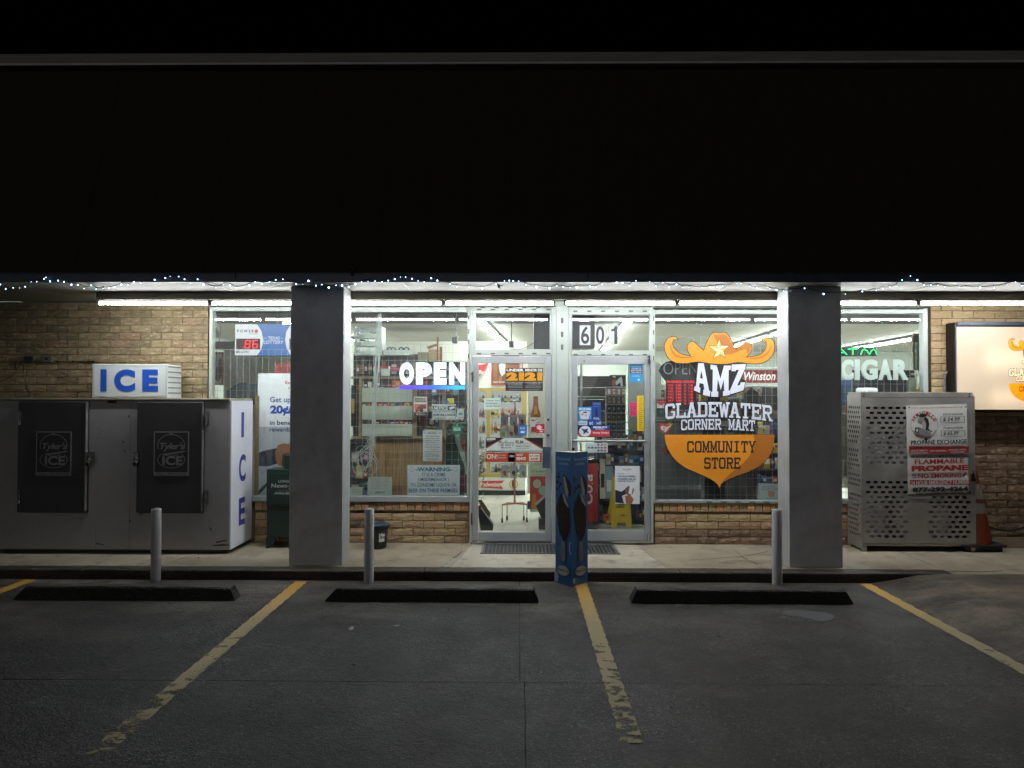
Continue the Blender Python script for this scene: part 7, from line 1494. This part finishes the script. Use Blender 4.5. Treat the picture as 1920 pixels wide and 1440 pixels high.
# --- cigar window
t = thing('neon_atm_sign', 'green neon ATM sign', 'sign', (X(1608, .08), .09, Z(668, .08)))
mb = MB(); mb.prism([at(*p, .1) for p in [(1560, 655), (1566, 652), (1610, 652), (1616, 650), (1640, 651), (1646, 660), (1645, 667), (1636, 668), (1628, 667), (1612, 668), (1560, 668)]], .1, .115); mb.build('backing', mat('sign_black'), t)
NG = em('20e870', 3.0)
def neon(pts, name='letter'):
    mb = MB(); mb.tube([(at(a, b, .085)[0], .085, at(a, b, .085)[1]) for a, b in pts], .0055, n=6); mb.build(name, NG, t)
neon([(1569, 665), (1577, 654), (1588, 665)]); neon([(1573, 661), (1584, 661)], 'letter'); neon([(1590, 654.5), (1608, 654.5)]); neon([(1599, 654.5), (1599, 665)]); neon([(1614, 665), (1617, 657), (1621, 654.5), (1626, 658), (1630, 664.5), (1634, 658), (1638, 654.5), (1642, 658), (1644, 665)])
t = thing('cigar_letters', 'large pale CIGAR letters fixed to the window', 'lettering', (X(1640, .03), .03, Z(713, .03)))
CG = mat('letter_pale', 'd4e2dc', .4, nz=.08)
for ch, a, b in (('C', 1577.5, 1600), ('I', 1603, 1611.5), ('G', 1615, 1645), ('A', 1647.5, 1672), ('R', 1675, 1703)):
    vs, fs = glyphs(ch, .05); mb = MB(); n_ = 0
    fr = [(*at(a+u*(b-a), 712.5-v*(712.5-674), .03),) for u, v in vs]
    mb.add([(p[0], .02, p[1]) for p in fr], fs); mb.add([(p[0], .04, p[1]) for p in fr], [f[::-1] for f in fs]); mb.build('letter', CG, t)
s = poster('cream_poster', 'tall cream poster with green writing at the jamb of the cigar window', .25, 1712, 625, 1732, 695, None, 'bba978'); s.quadpanel([(1708, 632), (1732, 622), (1732, 696), (1713, 694)], 'c4b27c'); s.text('SNACKS', 1716, 645, 1722, 678, '5a9a5c', 0); done(s)
t = thing('dark_counter_back', 'dark slatted shelf back low in the cigar window', 'shelf', (X(1650, .5), .5, 0))
for i in range(9): pbox('slat', 1600+13*i, 694, 1612.4+13*i, 1000, .5, .02, mat('slat_dark', '24272e', .5), t)
pbox('blue_curtain', 1560, 712, 1598, 760, .45, .02, mat('blue_curtain', '3a5a86', .6, nz=.2, stretch=(8, 1, 1)), None, label='blue panel low in the cigar window', cat='panel')
pbox('pale_box', 1704, 708, 1719, 740, .42, .05, BOARD, None, label='pale green box standing in the cigar window', cat='box')
pbox('white_price_strip', 1708, 700, 1722, 702.5, .40, .01, WHS, None, label='short white strip above the pale green box', cat='strip')
print('goods', goods_n)

# ------------------------------------------------------------------ marks and litter on the ground
def blot(name, pts, z, m, lab=None):
    mb = MB(); P_ = []
    for px, py in pts:
        d = CR @ Vector(((px-960)/FPX, (720-py)/FPX, -1.0)); t_ = (z-CAM.z)/d.z; q = CAM+d*t_; P_.append((q.x, q.y))
    tr = tessellate_polygon([[Vector((x, y, 0)) for x, y in P_]]); fs = []
    for t_ in tr:
        a, b, c = (P_[i] for i in t_); cr = (b[0]-a[0])*(c[1]-a[1])-(b[1]-a[1])*(c[0]-a[0]); fs.append(tuple(t_) if cr > 0 else tuple(t_[::-1]))
    mb.add([(x, y, z) for x, y in P_], fs); return mb.build(name, m, kind='structure')
PALE = mat('dried_spill', '4c4c50', .5, nz=.4, ns=20); CRK = mat('crack', '1b1917', .9); FILL = mat('crack_filler', '9a9a94', .7)
blot('dried_spill', [(1466, 1147), (1480, 1143), (1500, 1144), (1520, 1146), (1545, 1148), (1560, 1152), (1566, 1158), (1556, 1164), (1538, 1166), (1524, 1162), (1512, 1160), (1500, 1156), (1486, 1155), (1472, 1152)], ZL+.004, PALE)
blot('dried_spill', [(1460, 1156), (1470, 1155), (1478, 1157), (1474, 1159), (1463, 1159)], ZL+.004, PALE)
blot('dried_spill', [(654, 1178), (660, 1174), (664, 1175), (662, 1180), (656, 1181)], ZL+.004, FILL); blot('dried_spill', [(738, 1173), (746, 1171), (750, 1173), (742, 1174)], ZL+.004, FILL)
def crack(pts, z, w_=.9, m=CRK):
    up = [(x+random.uniform(-.6, .6), y-w_*random.uniform(.3, .7)) for x, y in pts]; lo = [(x, y+w_*random.uniform(.3, .7)) for x, y in pts]
    blot('crack', up+lo[::-1], z, m)
crack([(868, 1018), (864, 1026), (866, 1034), (858, 1042), (848, 1047), (838, 1056), (828, 1064)], .003, 1.2)
for q in ((852, 1048, 9), (862, 1047, 6), (842, 1053, 10), (836, 1060, 8)): blot('crack_patch', [(q[0]-q[2], q[1]), (q[0]-q[2]*.4, q[1]-1.6), (q[0]+q[2]*.6, q[1]-1.3), (q[0]+q[2], q[1]+.4), (q[0], q[1]+1.4)], .0045, FILL)
crack([(0, 1099), (60, 1096), (100, 1098), (150, 1094), (200, 1092), (210, 1089)], ZL+.004, .8); crack([(1290, 1050), (1340, 1047), (1400, 1042), (1440, 1034)], .003, .7); crack([(1375, 1030), (1395, 1046), (1420, 1058)], .003, .7)
crack([(1745, 1072), (1790, 1071), (1840, 1072), (1880, 1070)], .0045, .9)
LEAF = mat('litter_dark', '1d1812', .8); mb = MB()
for px, py, z in ((372, 1047, 0), (238, 1217, ZL), (1187, 1037, 0), (1400, 1048, 0), (1525, 1083, ZL), (318, 1133, ZL), (663, 1249, ZL), (1571, 1212, ZL), (104, 1098, ZL), (1350, 1196, ZL), (640, 1133, ZL), (440, 1180, ZL), (820, 1205, ZL), (1260, 1330, ZL)):
    d = CR @ Vector(((px-960)/FPX, (720-py)/FPX, -1.0)); q = CAM+d*((z-CAM.z)/d.z); a_ = random.uniform(0, 3); L_ = random.uniform(.012, .03)
    mb.add([(q.x-L_*math.cos(a_), q.y-L_*math.sin(a_), z+.004), (q.x+.3*L_, q.y-.5*L_, z+.007), (q.x+L_*math.cos(a_), q.y+L_*math.sin(a_), z+.004), (q.x-.2*L_, q.y+.6*L_, z+.010)], [(0, 1, 2, 3)], 0)
for px, py in ((950, 1148), (105, 1237), (1015, 1262), (560, 1300), (1120, 1150)):
    d = CR @ Vector(((px-960)/FPX, (720-py)/FPX, -1.0)); q = CAM+d*((ZL-CAM.z)/d.z); mb.ball((q.x, q.y, ZL+.004), .008, 1, 6, .5)
mb.build('litter', [LEAF, pc('a8a6a2')], None, 'scattered tiny scraps and dead leaves on the lot and walk', 'litter', kind='stuff')
# more goods and odds and ends behind the OPEN window and the doors
pbox('red_cloth', 707, 686, 727, 697, .39, .03, pc('a83244'), None, label='red cloth hanging over the shelf left of the OPEN letters', cat='cloth')
pbox('red_cloth', 731, 688, 748, 696, .39, .03, pc('a83244'), None, label='smaller red cloth tucked just behind the letter O', cat='cloth')
pbox('blank_card', 714, 692, 731, 705, .38, .004, pc('a9bcae'), None, label='blank pale card clipped between the two red cloths', cat='card')
goods(784, 829, 735, 762, .9, 'goods between the counter posts', ('dark_pack', 'pack between the counter posts beside the poster', 'packet'), 9, 301, ['23262c', '54585a', '3a7fa8', '8c5a3a']); goods(784, 829, 768, 800, .9, 'goods between the counter posts', ('dark_pack', 'pack between the counter posts beside the poster', 'packet'), 9, 302, ['23262c', '54585a', 'b7b9b4', '6a1f24'])
goods(1084, 1134, 846, 866, 1.3, 'boxes left of the display case', ('stock_box', 'box stacked behind the ice cream column', 'box'), 12, 303, ['8c5a3a', 'd4d0bc', '54585a', 'c4622c'], .1)
goods(1180, 1208, 800, 832, 1.02, 'tall packs by the ruler', ('tall_pack', 'tall pack standing behind the yellow ruler', 'packet'), 8, 304, ['8c5a3a', 'c49a2c', '23262c', '7fa7b8'])
goods(1125, 1150, 850, 935, 1.0, 'tall cards on the display case', ('tall_card', 'tall card standing against the display case', 'card'), 13, 305, ['5a2a6a', '7fa7b8', '2c6a42', 'd4d0bc'], .01)
goods(1314, 1416, 736, 784, .95, 'goods behind the logo letters', ('counter_item', 'item on the counter behind the logo letters', 'packet'), 12, 306, ['23262c', '6a1f24', '8c5a3a', '54585a', 'c49a2c', '27457f'], .1)
pbox('counter_slab', 1312, 785, 1420, 789, .9, .3, DKS, None, label='dark counter top behind the word MART', cat='counter')
# scuffs on the freezer front
SC = mat('scuff', '3a3734', .7)
sg = Sign(FY-.001, .0005)
for pts in ([(240, 778), (243, 780), (241, 784)], [(229, 826), (234, 829), (231, 831)], [(232, 844), (236, 846), (234, 849)], [(391, 988), (398, 993), (396, 995), (392, 990)], [(243, 974), (246, 976), (244, 979)], [(404, 1016), (424, 1012), (426, 1014), (406, 1018)], [(398, 1022), (418, 1020), (430, 1021), (430, 1023), (400, 1024)], [(180, 1018), (196, 1021), (196, 1022), (180, 1020)], [(185, 812), (188, 813), (186, 815)], [(262, 962), (264, 968), (265, 962)], [(372, 961), (377, 964), (374, 960)]): sg.poly(pts, SC)
sg.mb.build('scuffs', sg.mats, F, kind='stuff')
